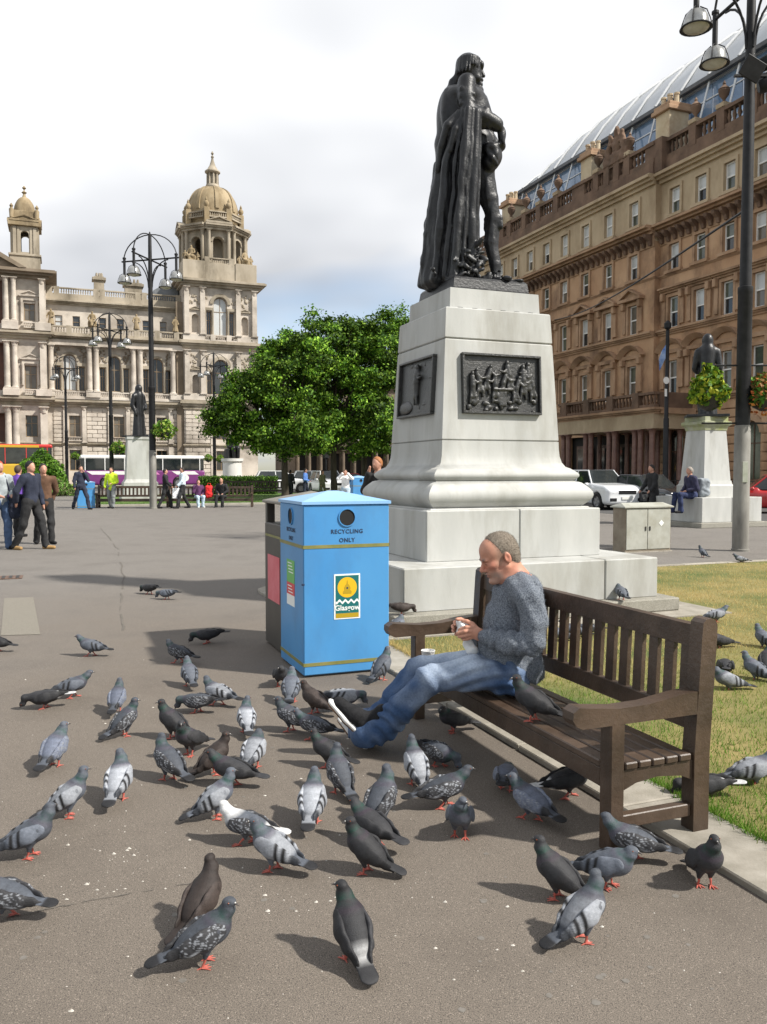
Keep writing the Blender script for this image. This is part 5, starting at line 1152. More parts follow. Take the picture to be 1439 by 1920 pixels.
hem = Vector(MP(990, 1268))-Vector(MP(900, 1219)); nn = Vector((hem.z, 0, -hem.x)); nn = nn if nn.z < 0 else -nn; s.cut(MP(945, 1246.5), tuple(nn))
sme = s.mesh('sweater', M_knit, smooth_it=1); fuzz('wool_fibre', mlink('sweater', sme), sme, 22000, .008, .0010, M_knit, .7)
mb = MB(); cB = Vector(MP(968, 1089)); mb.v = []
ring = [[(cB.x+(.068+dr)*math.cos(a)*1.02, cB.y+(.075+dr)*math.sin(a), cB.z+dz+.036*math.cos(a)*1.0) for a in [2*PI*k/28 for k in range(28)]] for dr, dz in ((0, -.02), (.012, -.004), (.004, .010), (-.008, .006), (-.01, -.014))]
mb.loft(ring, caps=False); mlink('collar', mb.mesh('collar', M_knit, smooth=60))
mb = MB(); mb.loft([[(cB.x+r*math.cos(a), cB.y+r*1.08*math.sin(a), cB.z+dz+.036*math.cos(a)) for a in [2*PI*k/28 for k in range(28)]] for r, dz in ((.062, -.03), (.063, .0), (.060, .012), (.052, .0))], caps=False); mlink('undershirt', mb.mesh('undershirt', mat('black_cotton', (.015, .013, .014), rough=.9), smooth=60))
mb = MB(); w0_, w1_ = Vector(MP(910, 1193, 4.338)), Vector(MP(906.5, 1192.3, 4.34)); mb.tube([w0_, w1_], .0335, 16); mlink('wristband', mb.mesh('wristband', mat('ochre_cord', (.30, .19, .06), (.12, .08, .03), scale=80, rough=.7), smooth=50))
# jeans
s = SDF((-.20, 4.12, .05), (.86, 4.82, .66), .0072)
hipn, hipf = MP(960, 1270, 4.33), MP(958, 1256, 4.53); kn, kf = MP(806, 1274, 4.36), MP(786, 1256, 4.58); an, af = MP(716, 1368, 4.50), MP(700, 1366, 4.63)
s.cap(hipn, hipf, .086, .086, k=.03); s.cap(MP(955, 1248, 4.38), MP(953, 1246, 4.48), .10, .10, k=.03); s.chain([hipn, MP(885, 1262, 4.34), kn], [.086, .088, .073], k=.03); s.chain([hipf, MP(870, 1250, 4.56), kf], [.09, .088, .072], k=.03)
s.chain([kn, MP(758, 1322, 4.43), an], [.074, .072, .074], k=.025); s.chain([kf, MP(744, 1308, 4.61), af], [.072, .068, .072], k=.025)
s.cap(MP(730, 1352, 4.485), MP(688, 1374, 4.505), .078, .094, k=.02); s.cap(MP(718, 1346, 4.615), MP(670, 1362, 4.63), .074, .090, k=.02)
def denim_folds(P):
    f = np.zeros(len(P))
    for a, b, n in ((kn, an, 1.0), (kf, af, 2.3)):
        a = np.array(a); b = np.array(b); d = (b-a)/np.linalg.norm(b-a); t = (P-a)@d; r = np.linalg.norm(P-a-t[:, None]*d, axis=1); w_ = np.clip(1-(r-.085)/.02, 0, 1)
        e1 = np.cross(d, [0, 1, 0]); q = P-a-t[:, None]*d; th = np.arctan2(q@e1, q[:, 1])
        f += -.011*np.sin(t*92+n+2.2*np.sin(2*th+n)+3*np.sin(P[:, 2]*11))*np.clip((t-.20)/.14, 0, 1)*w_*np.clip((.50-t)/.03, 0, 1)
        f += -.0065*np.sin(4*th+16*t+n*2+1.5*np.sin(t*25))*np.clip((t+.03)/.1, 0, 1)*np.clip((.40-t)/.1, 0, 1)*w_
        f += -.0065*np.sin((P[:, 0]+P[:, 2]*.6)*66+n*3+P[:, 1]*24)*np.clip(1-np.abs(t)/.12, 0, 1)*w_
    th_ = np.clip((P[:, 0]-.30)/.10, 0, 1); f += -.0065*np.sin((P[:, 2]*1.5-P[:, 0]*.35)*72+2.5*np.sin(P[:, 0]*9)+P[:, 1]*18)*th_; f += -.008*np.sin((P[:, 0]*1.1+P[:, 2]*.8)*60)*np.clip((P[:, 0]-.52)/.06, 0, 1)
    return f
s.warp(denim_folds)
for a, b in ((kn, an), (kf, af)): d = Vector(b)-Vector(a); d.normalize(); p = Vector(b)+d*.072
for a, b in ((MP(758, 1322, 4.43), an), (MP(744, 1308, 4.61), af)):
    d = (Vector(b)-Vector(a)).normalized(); e = Vector(b)+d*.10; s.cap(tuple(e), tuple(e+d*.10), .080, .10, k=.004, sub=True)
def denim_col(V):  # fabric fade, with lit thigh tops and shadowed blue painted in
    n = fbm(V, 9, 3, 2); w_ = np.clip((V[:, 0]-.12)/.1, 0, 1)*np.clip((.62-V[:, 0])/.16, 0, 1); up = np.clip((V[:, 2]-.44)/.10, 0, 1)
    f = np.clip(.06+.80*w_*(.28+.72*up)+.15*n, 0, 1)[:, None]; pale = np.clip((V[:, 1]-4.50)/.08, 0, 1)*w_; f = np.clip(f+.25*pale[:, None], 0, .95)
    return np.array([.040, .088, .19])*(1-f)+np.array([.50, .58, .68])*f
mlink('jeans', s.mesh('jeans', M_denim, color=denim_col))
# trainers: heel on the ground, toe up
def trainer(heel, toe, side):
    h_, t_ = Vector(heel), Vector(toe); d = (t_-h_).normalized(); n = Vector((d.z, 0, -d.x)); n = n if n.x > 0 else -n; ln = (t_-h_).length
    P = lambda a, b, c=0.0: tuple(h_+d*a*ln+n*b+Vector((0, 1, 0))*c)
    lo = np.minimum(np.array(heel), np.array(toe))-.14; hi = np.maximum(np.array(heel), np.array(toe))+.14
    fl = (tuple(n), 2.2)
    s = SDF(lo, hi, .005); s.chain([P(.10, .05), P(.35, .05), P(.6, .042), P(.9, .032)], [.042, .040, .045, .036], k=.02); s.chain([P(.16, .06), P(.26, .12), P(.28, .17)], [.046, .044, .042], k=.02); s.cap(P(.3, .10), P(.62, .055), .034, .032, k=.02)
    for q in range(4): s.cap(P(.42+.07*q, .082-.010*q, -.03), P(.42+.07*q, .082-.010*q, .03), .007, k=.003)
    sh = mlink('trainer', s.mesh('trainer', M_shoe))
    s = SDF(lo, hi, .005); s.chain([P(.06, .0), P(.3, .0), P(.62, .0), P(.96, .004)], [.040, .036, .047, .036], k=.01, flat=(tuple(n), 2.1)); o = link('sole', s.mesh('sole', M_sole), sh)
    s = SDF(lo, hi, .005); s.chain([P(.05, -.013), P(.3, -.012), P(.62, -.013), P(.95, -.010)], [.036, .031, .043, .032], k=.01, flat=(tuple(n), 4.0)); o2 = link('outsole', s.mesh('outsole', M_gum), sh)
trainer(MP(694, 1394, 4.49), MP(621, 1318, 4.46), -1); trainer(MP(688, 1402, 4.63), MP(640, 1352, 4.66), 1)
# what he holds, and the cup beside him
s = SDF(tuple(np.array(MP(868, 1178, 4.41))-.14), tuple(np.array(MP(868, 1178, 4.41))+.14), .005)
s.box(MP(868, 1173, 4.405), (.026, .045, .018), k=.01, rd=.01, rot=(.2, .25, .3)); s.box(MP(866, 1183, 4.41), (.020, .035, .028), k=.015, rd=.01, rot=(0, .5, .2)); s.chain([MP(870, 1192, 4.41), MP(877, 1206, 4.40), MP(884, 1219, 4.39)], [.018, .026, .034], k=.015, flat=((0, 1, .2), 2.5))
s.warp(lambda P: .004*fbm(P, 42, 2)); o = link('food_wrapper', s.mesh('food_wrapper', M_pap)); tag(o, 'crumpled white paper food wrapper held in both hands of the bench sitter', 'wrapper')
cpp = ground(803, 1251, .369); t = empty('paper_cup', tuple(cpp), 0, 'white paper cup standing on the bench seat beside the man', 'cup')
MB().lathe([(.030, .001), (.0305, .004), (.041, .098), (.043, .100), (.043, .104), (.040, .104), (.036, .06), (.029, .012)], 20).build('cup_wall', M_pap, t, smooth=50)
for q in range(3): a = R(-100+q*18); mb = MB(); mb.box(-.002, .002, -.001, .001, 0, .010); mb.build('print', mat('cup_print', (.45, .45, .42), rough=.7), t, loc=(.0385*math.cos(a), .0385*math.sin(a), .072), rot=(0, 0, a+PI/2))
# ------------------------------------------------------------------ the pigeons
M_plum = mat('plumage', (1, 1, 1), (.80, .80, .80), attr='col', scale=160, rough=.62, bump=.25, bscale=220, spec=.35, coord='obj', rnd=.22)
M_pleg = mat('pigeon_pink_leg', (.40, .075, .055), (.48, .13, .095), scale=120, rough=.6)
M_beak = mat('pigeon_beak', (.035, .03, .03), (.07, .06, .055), scale=100, rough=.5)
M_cere = mat('pigeon_cere', (.62, .60, .56), rough=.6)
M_peye = mat('pigeon_eye', (.22, .05, .015), rough=.2)
SL, DK, PALE, BLK = np.array([.085, .095, .115]), np.array([.030, .030, .033]), np.array([.30, .315, .345]), np.array([.016, .016, .018])
GRN, PUR, BRN, WHT, BLU = np.array([.010, .070, .048]), np.array([.10, .045, .095]), np.array([.042, .031, .027]), np.array([.55, .55, .55]), np.array([.15, .17, .225])
KINDS = {  # head, breast/belly, back, wing, tail, pattern
    'bar': (SL, SL*1.3, PALE*.8, PALE, SL, 'bar'), 'chequer': (SL*.8, SL*.9, SL*.8, DK*1.2, SL, 'chq'), 'dark': (DK*1.1, DK*1.3, DK, DK, DK, 'plain'),
    'brown': (BRN*.8, BRN, BRN, BRN*1.1, BRN*.8, 'plain'), 'bluechq': (SL*1.1, BLU*.8, BLU*.9, BLU, SL, 'fine'), 'whiteback': (SL*.9, SL*1.1, PALE*1.05, PALE*1.15, PALE*.75, 'bar'),
    'slate': (SL*1.1, SL*1.2, SL*1.2, SL*1.5, SL, 'bar'), 'pied': (WHT, SL, SL, DK*1.3, WHT, 'chq'), 'whitetail': (DK, DK*1.1, DK*1.2, DK, WHT, 'plain'), 'rump': (DK, DK*1.2, DK*1.1, DK*1.1, DK, 'plain')}
POSES = {  # body pitch, body height, head position (body plane x, z), step
    'stand': (30, .130, (.098, .258), .012), 'alert': (42, .136, (.082, .283), .006), 'walk': (17, .118, (.128, .218), .034), 'peck': (-6, .104, (.165, .055), .018), 'hunch': (24, .118, (.098, .208), .010)}
PGM = {}
def pigeon_meshes(kind, pose, turn=0):
    if (kind, pose, turn) in PGM: return PGM[kind, pose, turn]
    hd_, br, bk_, wg, tl, pat = KINDS[kind]; pit, bz, (hx_, hz_), st_ = POSES[pose]
    B = np.array([0, 0, bz]); p = R(pit); a = np.array([math.cos(p), 0, math.sin(p)]); n = np.array([-math.sin(p), 0, math.cos(p)])
    P = lambda x, y, z: tuple(B+a*x+n*z+np.array([0, y, 0])); rot = (0, -p, 0)
    s = SDF((-.26, -.085, -.01), (.22, .085, .34), .0048)
    s.ell(P(0, 0, 0), (.096, .055, .056), k=.02, rot=rot); s.ell(P(.045, 0, -.004), (.056, .053, .055), k=.03, rot=rot); s.ell(P(-.055, 0, .0), (.072, .044, .038), k=.03, rot=rot)
    td = R(pit*.55); ta = np.array([math.cos(td), 0, math.sin(td)]); T0 = np.array(P(-.095, 0, .006)); T1 = T0-ta*.10
    s.cap(tuple(T0), tuple(T1), .028, .034, k=.02, flat=((-math.sin(td), 0, math.cos(td)), 4.2))
    tr = R(turn); H_ = np.array([hx_-.012*abs(math.sin(tr)), .022*math.sin(tr), hz_]); sh = np.array(P(.068, 0, .012)); md = (sh*.5+H_*.5)+np.array([.014 if pose != 'peck' else .03, 0, .006 if pose != 'peck' else .025])
    s.chain([tuple(sh), tuple(md), tuple(H_-np.array([.004, 0, .006]))], [.043, .0255, .0185], k=.022)
    fd = np.array([math.cos(R(-8)), 0, math.sin(R(-8))]) if pose != 'peck' else np.array([math.cos(R(-55)), 0, math.sin(R(-55))])
    fd = np.array([fd[0]*math.cos(tr), fd[0]*math.sin(tr), fd[2]]); lat = np.array([-math.sin(tr), math.cos(tr), 0])
    s.ell(tuple(H_), (.0245, .0185, .0205), k=.008); s.ell(tuple(H_+fd*.014), (.015, .013, .013), k=.008)
    for q in (-1, 1): s.cap(P(-.01, q*.024, -.038), (B[0]+.0, q*.024, .045), .022, .009, k=.015)
    Pinv = np.stack([a, np.array([0, 1, 0]), n])
    def bcol(V):
        q = (V-B)@Pinv.T; m = fbm(V, 90, 2)[:, None]*.10; lo = np.clip((.01-q[:, 2:3])/.03, 0, 1); c = bk_*(1-lo)+br*lo
        t = np.clip((-q[:, 0:1]-.085)/.02, 0, 1); c = c*(1-t)+tl*t; tip = np.clip((-q[:, 0:1]-.162)/.012, 0, 1)*(0 if pat == 'plain' or kind == 'pied' else 1); c = c*(1-tip)+BLK*tip
        if kind == 'rump': r_ = np.clip(1.4-np.abs(q[:, 0]+.105)/.035, 0, 1)[:, None]*(q[:, 2:3] > .0); c = c*(1-r_)+WHT*.8*r_
        dn = np.linalg.norm(V-H_, axis=1); toward = (V-sh)@((H_-sh)/np.linalg.norm(H_-sh)); L_ = np.linalg.norm(H_-sh); f = np.clip((toward+.012)/.03, 0, 1)[:, None]*(q[:, 0:1] > .02)
        c = c*(1-f)+hd_*f; g = f[:, 0]*np.clip(1-np.abs(toward-L_*.50)/(L_*.36), 0, 1); pu = f[:, 0]*np.clip(1-np.abs(toward-L_*.05)/(L_*.3), 0, 1)
        if kind not in ('pied', 'brown', 'whitetail'): c = c+(GRN-c)*np.clip(g*.62*(.6+.5*fbm(V, 60, 2)), 0, .7)[:, None]; c = c+(PUR*.6-c)*np.clip(pu*.4, 0, 1)[:, None]
        return np.clip(c*(1+m), 0, 1)
    body = s.mesh('body', M_plum, color=bcol, smooth_it=1)
    wings = []
    for q in (-1, 1):
        s = SDF((-.26, min(0, q*.09)-.008, .0), (.14, max(0, q*.09)+.008, .30), .0048)
        s.chain([P(.052, q*.046, .006), P(.0, q*.053, .010), P(-.06, q*.044, .014), P(-.125, q*.026, .018), P(-.168, q*.016, .016)], [.034, .042, .034, .020, .008], k=.015, flat=((0, 1, .15*q), 3.2))
        def wcol(V):
            u = (V-B)@Pinv.T; x, z = u[:, 0], u[:, 2]; c = np.tile(wg, (len(V), 1)); m = fbm(V, 110, 2)[:, None]*.10
            prim = np.clip((-x-.098+.3*(z-.01))/.014, 0, 1)[:, None]
            if pat == 'bar':
                for cc_, w_ in ((-.038, .0085), (-.076, .010)): b_ = np.clip(1.5-np.abs(x-cc_-.55*(z-.01))/w_, 0, 1)[:, None]; c = c*(1-b_)+BLK*b_
                c = c*(1-prim)+SL*.55*prim
            elif pat in ('chq', 'fine'):
                w_ = np.sin(x*230+z*90+2.2*fbm(V, 40, 2, 3))*np.sin(z*360+x*60+2.2*fbm(V, 35, 2, 8))+.35*fbm(V, 45, 2, 1); f = np.clip((w_-.32)*3.2, 0, 1)[:, None]*np.clip((x+.11)/.02, 0, 1)[:, None]
                c = c*(1-f)+(PALE*.95 if pat == 'chq' else PALE*.8)*f; c = c*(1-prim)+DK*prim
                e = np.clip((.012-np.abs(z+.016))/.006, 0, 1)[:, None]*np.clip((-x-.03)/.02, 0, 1)[:, None]*.7; c = c*(1-e)+PALE*1.3*e
            else: c = c*(1-prim*.4)
            ln = np.clip(np.sin(z*620+x*150)*3-1.6, 0, 1)[:, None]*np.clip((-x-.02)/.04, 0, 1)[:, None]*.35; c = c*(1-ln)
            return np.clip(c*(1+m), 0, 1)
        wings.append(s.mesh('wing', M_plum, color=wcol, smooth_it=1))
    mb = MB(); up = np.cross(fd, lat); e0 = H_+fd*.022; mb.tube([tuple(e0), tuple(e0+fd*.012-up*.001), tuple(e0+fd*.022-up*.004)], [.0058, .0042, .0012], 6); beak = mb.mesh('beak', M_beak, smooth=60)
    mb = MB(); mb.tube([tuple(e0+up*.003), tuple(e0+fd*.007+up*.003)], [.0048, .003], 6); cere = mb.mesh('cere', M_cere, smooth=60)
    eyes = []
    for q in (-1, 1): mb = MB(); mb.lathe([(.0005, -.003), (.0031, -.001), (.0031, .001), (.0005, .003)], 8); mb.xf(Matrix.Translation(tuple(H_+fd*.008+up*.004+lat*q*.0178)) @ Matrix.Rotation(tr, 4, 'Z') @ Matrix.Rotation(PI/2, 4, 'X')); eyes.append(mb.mesh('eye', M_peye, smooth=60))
    legs = []
    for q in (-1, 1):
        x = st_*q; mb = MB(); mb.tube([(.0, q*.024, .05), (x*.5+.004, q*.024, .028), (x, q*.025, .006)], [.0075, .005, .0042], 6)
        for an in (-32, 0, 32): mb.tube([(x, q*.025, .006), (x+.018*math.cos(R(an)), q*.025+.018*math.sin(R(an)), .0055), (x+.034*math.cos(R(an)), q*.025+.034*math.sin(R(an)), .002)], [.0046, .0036, .0016], 5)
        mb.tube([(x, q*.025, .006), (x-.018, q*.025, .002)], [.004, .0015], 5); legs.append(mb.mesh('leg', M_pleg, smooth=60))
    PGM[kind, pose, turn] = (body, wings, legs, beak, cere, eyes); return PGM[kind, pose, turn]
def pigeon(px, py, hdg, pose, kind, label, z=0.0, sc=1.0):
    g_ = ground(px, py, z); body, wings, legs, beak, cere, eyes = pigeon_meshes(kind, pose, 0 if pose == 'peck' else random.choice((0, 42, -42)))
    t = empty('pigeon', tuple(g_), R(hdg), 'pigeon, '+label, 'pigeon', 'pigeons gathered round the bench'); sc *= .87*random.uniform(.94, 1.05); t.scale = (sc, sc*random.uniform(1.02, 1.12), sc*.88)
    link('body', body, t)
    for w_ in wings: link('wing', w_, t)
    for l_ in legs: link('leg', l_, t)
    b_ = link('beak', beak, t); link('cere', cere, b_)
    for e in eyes: link('eye', e, t)
    return t
PIG = [
 (281, 1114, 150, 'peck', 'dark', 'charcoal, nose down at the edge of the long statue shadow'), (314, 1124, 165, 'peck', 'slate', 'slate, pecking with lifted tail in the long statue shadow'),
 (172, 1230, 175, 'walk', 'slate', 'grey with green neck, walking alone past the pale tarmac repair'), (-6, 1222, 180, 'walk', 'dark', 'only the dark tail in view at the picture edge below the pale repair'),
 (390, 1206, 195, 'peck', 'dark', 'dark, pecking inside the bin shadow'), (336, 1243, 160, 'walk', 'chequer', 'flecked with white, walking out at the tip of the bin shadow'),
 (356, 1287, 115, 'stand', 'slate', 'slate, back turned, just below the tip of the bin shadow'), (410, 1322, 155, 'walk', 'bar', 'grey with lowered head, striding ahead of the flecked one near the bin shadow'),
 (372, 1336, 170, 'peck', 'chequer', 'flecked, pecking beside the striding grey one'), (86, 1328, 195, 'peck', 'whitetail', 'brownish with a white rump, head tucked low on open tarmac'),
 (137, 1308, 25, 'walk', 'slate', 'pale slate, facing away from the white rumped one beside it'), (220, 1335, 95, 'stand', 'bluechq', 'blue grey, seen from behind with a straight back on open tarmac'),
 (234, 1380, 48, 'alert', 'chequer', 'dark flecked, upright, overlapping the blue grey one seen from behind'), (103, 1436, 85, 'stand', 'bluechq', 'dark blue with a pale V on its back, standing apart and seen from behind'),
 (325, 1384, 165, 'alert', 'dark', 'big dark one with glossy green neck and fanned tail'), (357, 1416, 240, 'stand', 'dark', 'sooty, coming towards the viewer in front of the big green necked one'),
 (318, 1462, 140, 'stand', 'chequer', 'heavily white flecked with a broad dark tail, turned away'), (402, 1452, 35, 'alert', 'brown', 'chocolate brown with a raised head'),
 (463, 1374, 105, 'stand', 'whiteback', 'white backed with two black bars, alone near the bin'), (476, 1438, 80, 'hunch', 'whiteback', 'pale backed and hunched below the lone white backed one'),
 (436, 1474, 170, 'walk', 'dark', 'dark with a pale rump, partly behind the green necked grey one'), (128, 1532, 28, 'alert', 'bar', 'tall pale grey with black wing bars and pink feet, green neck stretched up'),
 (223, 1499, 92, 'stand', 'whiteback', 'white shouldered with barred lower back, seen squarely from behind'), (56, 1607, 15, 'stand', 'slate', 'dark breasted, close to the picture edge beside the tall pale grey one'),
 (405, 1534, 22, 'alert', 'bar', 'silver winged with shining green neck and one white flight feather'), (463, 1582, 175, 'walk', 'pied', 'white headed and white tailed with dark freckled wings'),
 (515, 1632, 160, 'stand', 'bar', 'grey winged with emerald neck in front of the white headed one'), (10, 1722, 178, 'walk', 'chequer', 'cut by the picture edge, tail pointing at the crumbs'),
 (378, 1738, 62, 'alert', 'brown', 'brown with sleek neck, half hidden by the scaly winged one'), (383, 1809, 22, 'stand', 'chequer', 'large scaly winged with black tail and coral feet, at the very front'),
 (662, 1800, 112, 'alert', 'rump', 'black with a white tail patch, alone at the very front and seen from behind'), (527, 1287, 285, 'hunch', 'whitetail', 'black with white on its forehead, by the corner of the blue bin'),
 (546, 1316, 92, 'stand', 'slate', 'grey backed, seen from behind below the bin corner'), (591, 1338, 150, 'stand', 'brown', 'dark brown, head up, between the bin and the shoe'),
 (546, 1371, 160, 'stand', 'chequer', 'speckled, standing below the brown one near the bin'), (645, 1328, 20, 'peck', 'bar', 'ash grey, bowing behind the raised shoe'),
 (590, 1386, 170, 'walk', 'chequer', 'green necked and speckled, right beside the sole of the shoe'), (716, 1275, 55, 'alert', 'slate', 'slate with white flank, against the lower edge of the blue bin'),
 (616, 1438, 165, 'stand', 'dark', 'dark, half hidden behind the black and white one under the shoe'), (638, 1487, 118, 'alert', 'chequer', 'boldly black and white patterned, below the shoe'),
 (586, 1541, 88, 'stand', 'whiteback', 'white rumped, seen squarely from behind between two groups'), (781, 1472, 108, 'alert', 'whiteback', 'pale grey backed with slim neck, beneath the man knees'),
 (822, 1436, 315, 'peck', 'chequer', 'bluish black, pecking in the bench shade'), (832, 1513, 12, 'walk', 'chequer', 'silver laced, stretching forward with open wing in the bench shadow'),
 (863, 1569, 262, 'stand', 'slate', 'slim grey facing the viewer at the edge of the bench shadow'), (714, 1542, 55, 'alert', 'chequer', 'scaly grey looking away over the green headed one'),
 (700, 1583, 140, 'walk', 'dark', 'black tailed with green head, in the middle group'), (688, 1636, 162, 'alert', 'dark', 'dusky with glossy neck and pink legs, foremost of the middle group'),
 (948, 1482, 75, 'peck', 'bluechq', 'blue backed, head down in the shade under the seat'), (997, 1537, 125, 'walk', 'bluechq', 'steel blue chequered, walking under the front rail of the bench'),
 (1065, 1495, 5, 'walk', 'whitetail', 'black with a white tail, under the bench behind its leg'), (1046, 1684, 155, 'alert', 'dark', 'dark with white wing edge and purple neck, before the bench leg'),
 (1140, 1663, 330, 'hunch', 'slate', 'grey shouldered and round, half behind the barred walker'), (1186, 1613, 165, 'walk', 'chequer', 'dark speckled with green nape, beside the bench leg'),
 (1092, 1764, 25, 'alert', 'bar', 'light grey with two crisp black bars, striding on coral feet at the front'), (1321, 1661, 275, 'alert', 'dark', 'sooty black facing the viewer on the paving strip'),
 (850, 1373, 200, 'hunch', 'dark', 'nearly black, deep under the far half of the bench'),
 (1366, 1298, 178, 'hunch', 'bar', 'pale barred, resting on the yellow grass behind the bench post'), (1360, 1268, 70, 'peck', 'dark', 'black with a white spot, on the grass above the pale barred one'),
 (1418, 1279, 130, 'stand', 'slate', 'slate, upright on the grass beside the pale barred one'), (1438, 1262, 60, 'stand', 'dark', 'dark, at the picture edge on the grass'),
 (1434, 1218, 110, 'stand', 'slate', 'grey, higher up the dry grass near the picture edge'), (1349, 1219, 190, 'walk', 'dark', 'dark, hidden mostly by the tall bench post'),
 (1413, 1476, 8, 'walk', 'bar', 'barred grey with a green patch of lawn all round it'), (1322, 1500, 175, 'peck', 'whitetail', 'white tailed, behind the rear bench leg on the lawn'),
 (1318, 1045, 120, 'alert', 'slate', 'small in the distance, upright between the cabinet and lamp post'), (1389, 1057, 165, 'walk', 'bar', 'distant, barred, walking by the base of the tall lamp post'),
 (1075, 1198, 170, 'walk', 'slate', 'on the lawn, seen between the bench back slats'), (1100, 1194, 160, 'peck', 'chequer', 'on the lawn, pecking, seen between the bench back slats'), (1052, 1206, 185, 'hunch', 'slate', 'crouching on the lawn next to the man elbow'),
]
for q in PIG: pigeon(*q)
pigeon(1001, 1352, 152, 'stand', 'dark', 'dark slate, perched on the bench seat beside the man', z=.367)
pigeon(1168, 1118, 100, 'hunch', 'slate', 'grey ball, perched on the slab at the foot of the pedestal', z=.17).location = W(5.63, 7.375, .171)
pigeon(757, 1151, 15, 'peck', 'brown', 'brown, on the slab between bin and pedestal', z=.03).location = W(3.06, 7.38, .171); pigeon(740, 1170, 60, 'hunch', 'slate', 'half hidden by the edge of the blue bin', z=.0).location = W(2.93, 7.17, .031)
pigeon(1343, 1168, 10, 'walk', 'bar', 'barred tail showing past the top of the bench post', z=.02)
# crumbs, droppings, gum and flecks on the tarmac
M_crumb = mat('crumb_white', (.46, .43, .37), (.60, .57, .52), scale=60, rough=.9)
mb = MB(); rr = random.Random(9)
spots = [(240, 1610, 60, 26, 34), (180, 1660, 70, 20, 26), (150, 1560, 120, 60, 18), (560, 1700, 90, 26, 26), (440, 1640, 200, 90, 30), (120, 1400, 160, 140, 26), (330, 1500, 240, 200, 34), (760, 1650, 120, 80, 26), (1240, 1750, 160, 80, 10), (950, 1800, 330, 90, 24), (300, 1850, 260, 50, 18), (600, 1440, 120, 90, 18), (250, 1250, 240, 90, 18), (1100, 1500, 120, 60, 8)]
for cx, cy, sx, sy, n in spots:
    for k in range(int(n*.6)):
        q = ground(cx+rr.gauss(0, sx*.6), min(1915, max(1090, cy+rr.gauss(0, sy*.6)))); r = rr.choice((.002, .003, .003, .004, .007)); a = rr.uniform(0, PI); e = rr.uniform(.3, .9)
        ring = [(q.x+r*math.cos(a+t)*1.0-r*e*math.sin(a)*math.sin(t)*.5, q.y+r*math.sin(a+t)*e, 0) for t in [2*PI*i/6 for i in range(6)]]
        u_, v_ = UV(q)
        if u_ > 2.3: continue
        mb.add([(x, y, .0005) for x, y, z in ring]+[(q.x+rr.uniform(-.3, .3)*r, q.y, .0015+r*rr.uniform(.3, 1.0))], [tuple((i, (i+1) % 6, 6)) for i in range(6)])
tag(mb.build('bread_crumbs', M_crumb), kind='stuff')
mb = MB()
for k in range(70):
    q = ground(rr.uniform(0, 1439), 1080+830*rr.random()**.8); r = rr.uniform(.006, .017); u_, v_ = UV(q)
    if u_ > 2.28: continue
    mb.add([(q.x+r*math.cos(t)*rr.uniform(.7, 1.15), q.y+r*math.sin(t)*rr.uniform(.7, 1.15), .0012) for t in [2*PI*i/9 for i in range(9)]], [tuple(range(9))])
tag(mb.build('gum_marks', mat('gum_grey', (.135, .122, .105), (.18, .165, .145), scale=60, rough=.8)), kind='stuff')
# ------------------------------------------------------------------ lamp posts
M_post = mat('black_post_paint', (.009, .009, .010), (.019, .019, .021), scale=6, rough=.55, spec=.3, bump=.05, bscale=30)
M_postg = mat('grey_post_sleeve', (.17, .16, .14), (.25, .24, .215), scale=5, rough=.6, c3=(.06, .055, .05), scale3=2, amt3=.6, stretch=3)
M_bowl = mat('lamp_bowl', (.36, .34, .27), (.48, .46, .38), scale=6, rough=.2, spec=.6)
M_domeg = mat('lamp_dome_metal', (.30, .30, .29), (.42, .42, .40), scale=5, rough=.25, metal=.5)
LANT = {}
def lantern(parent, x, y, z):
    if not LANT:
        mb = MB(); mb.lathe([(.055, .30), (.055, .95), (.075, .97), (.075, 1.02), (.03, 1.05)], 12); LANT['stem'] = mb.mesh('lantern_stem', M_post, smooth=40)
        mb = MB(); mb.lathe([(.06, .31), (.10, .30), (.17, .25), (.215, .16), (.235, .06), (.24, .0)], 20, caps=False); LANT['dome'] = mb.mesh('dome', M_domeg, smooth=50)
        mb = MB(); mb.lathe([(.24, .0), (.29, -.015), (.30, -.035), (.28, -.045), (.23, -.02)], 20, caps=False)
        for k in range(4):
            a = k*PI/2; mb.tube([(.07*math.cos(a), .07*math.sin(a), .35), (.19*math.cos(a), .19*math.sin(a), .27), (.255*math.cos(a), .255*math.sin(a), .10), (.285*math.cos(a), .285*math.sin(a), -.02)], .012, 5)
        LANT['ring'] = mb.mesh('ring', M_post, smooth=50)
        mb = MB(); mb.lathe([(.005, -.105), (.12, -.09), (.20, -.06), (.245, -.02)], 20, caps=False); LANT['bowl'] = mb.mesh('bowl', M_bowl, smooth=60)
    o = link('lantern', LANT['stem'], parent, (x, y, z))
    for k in ('dome', 'ring', 'bowl'): link(k, LANT[k], o)
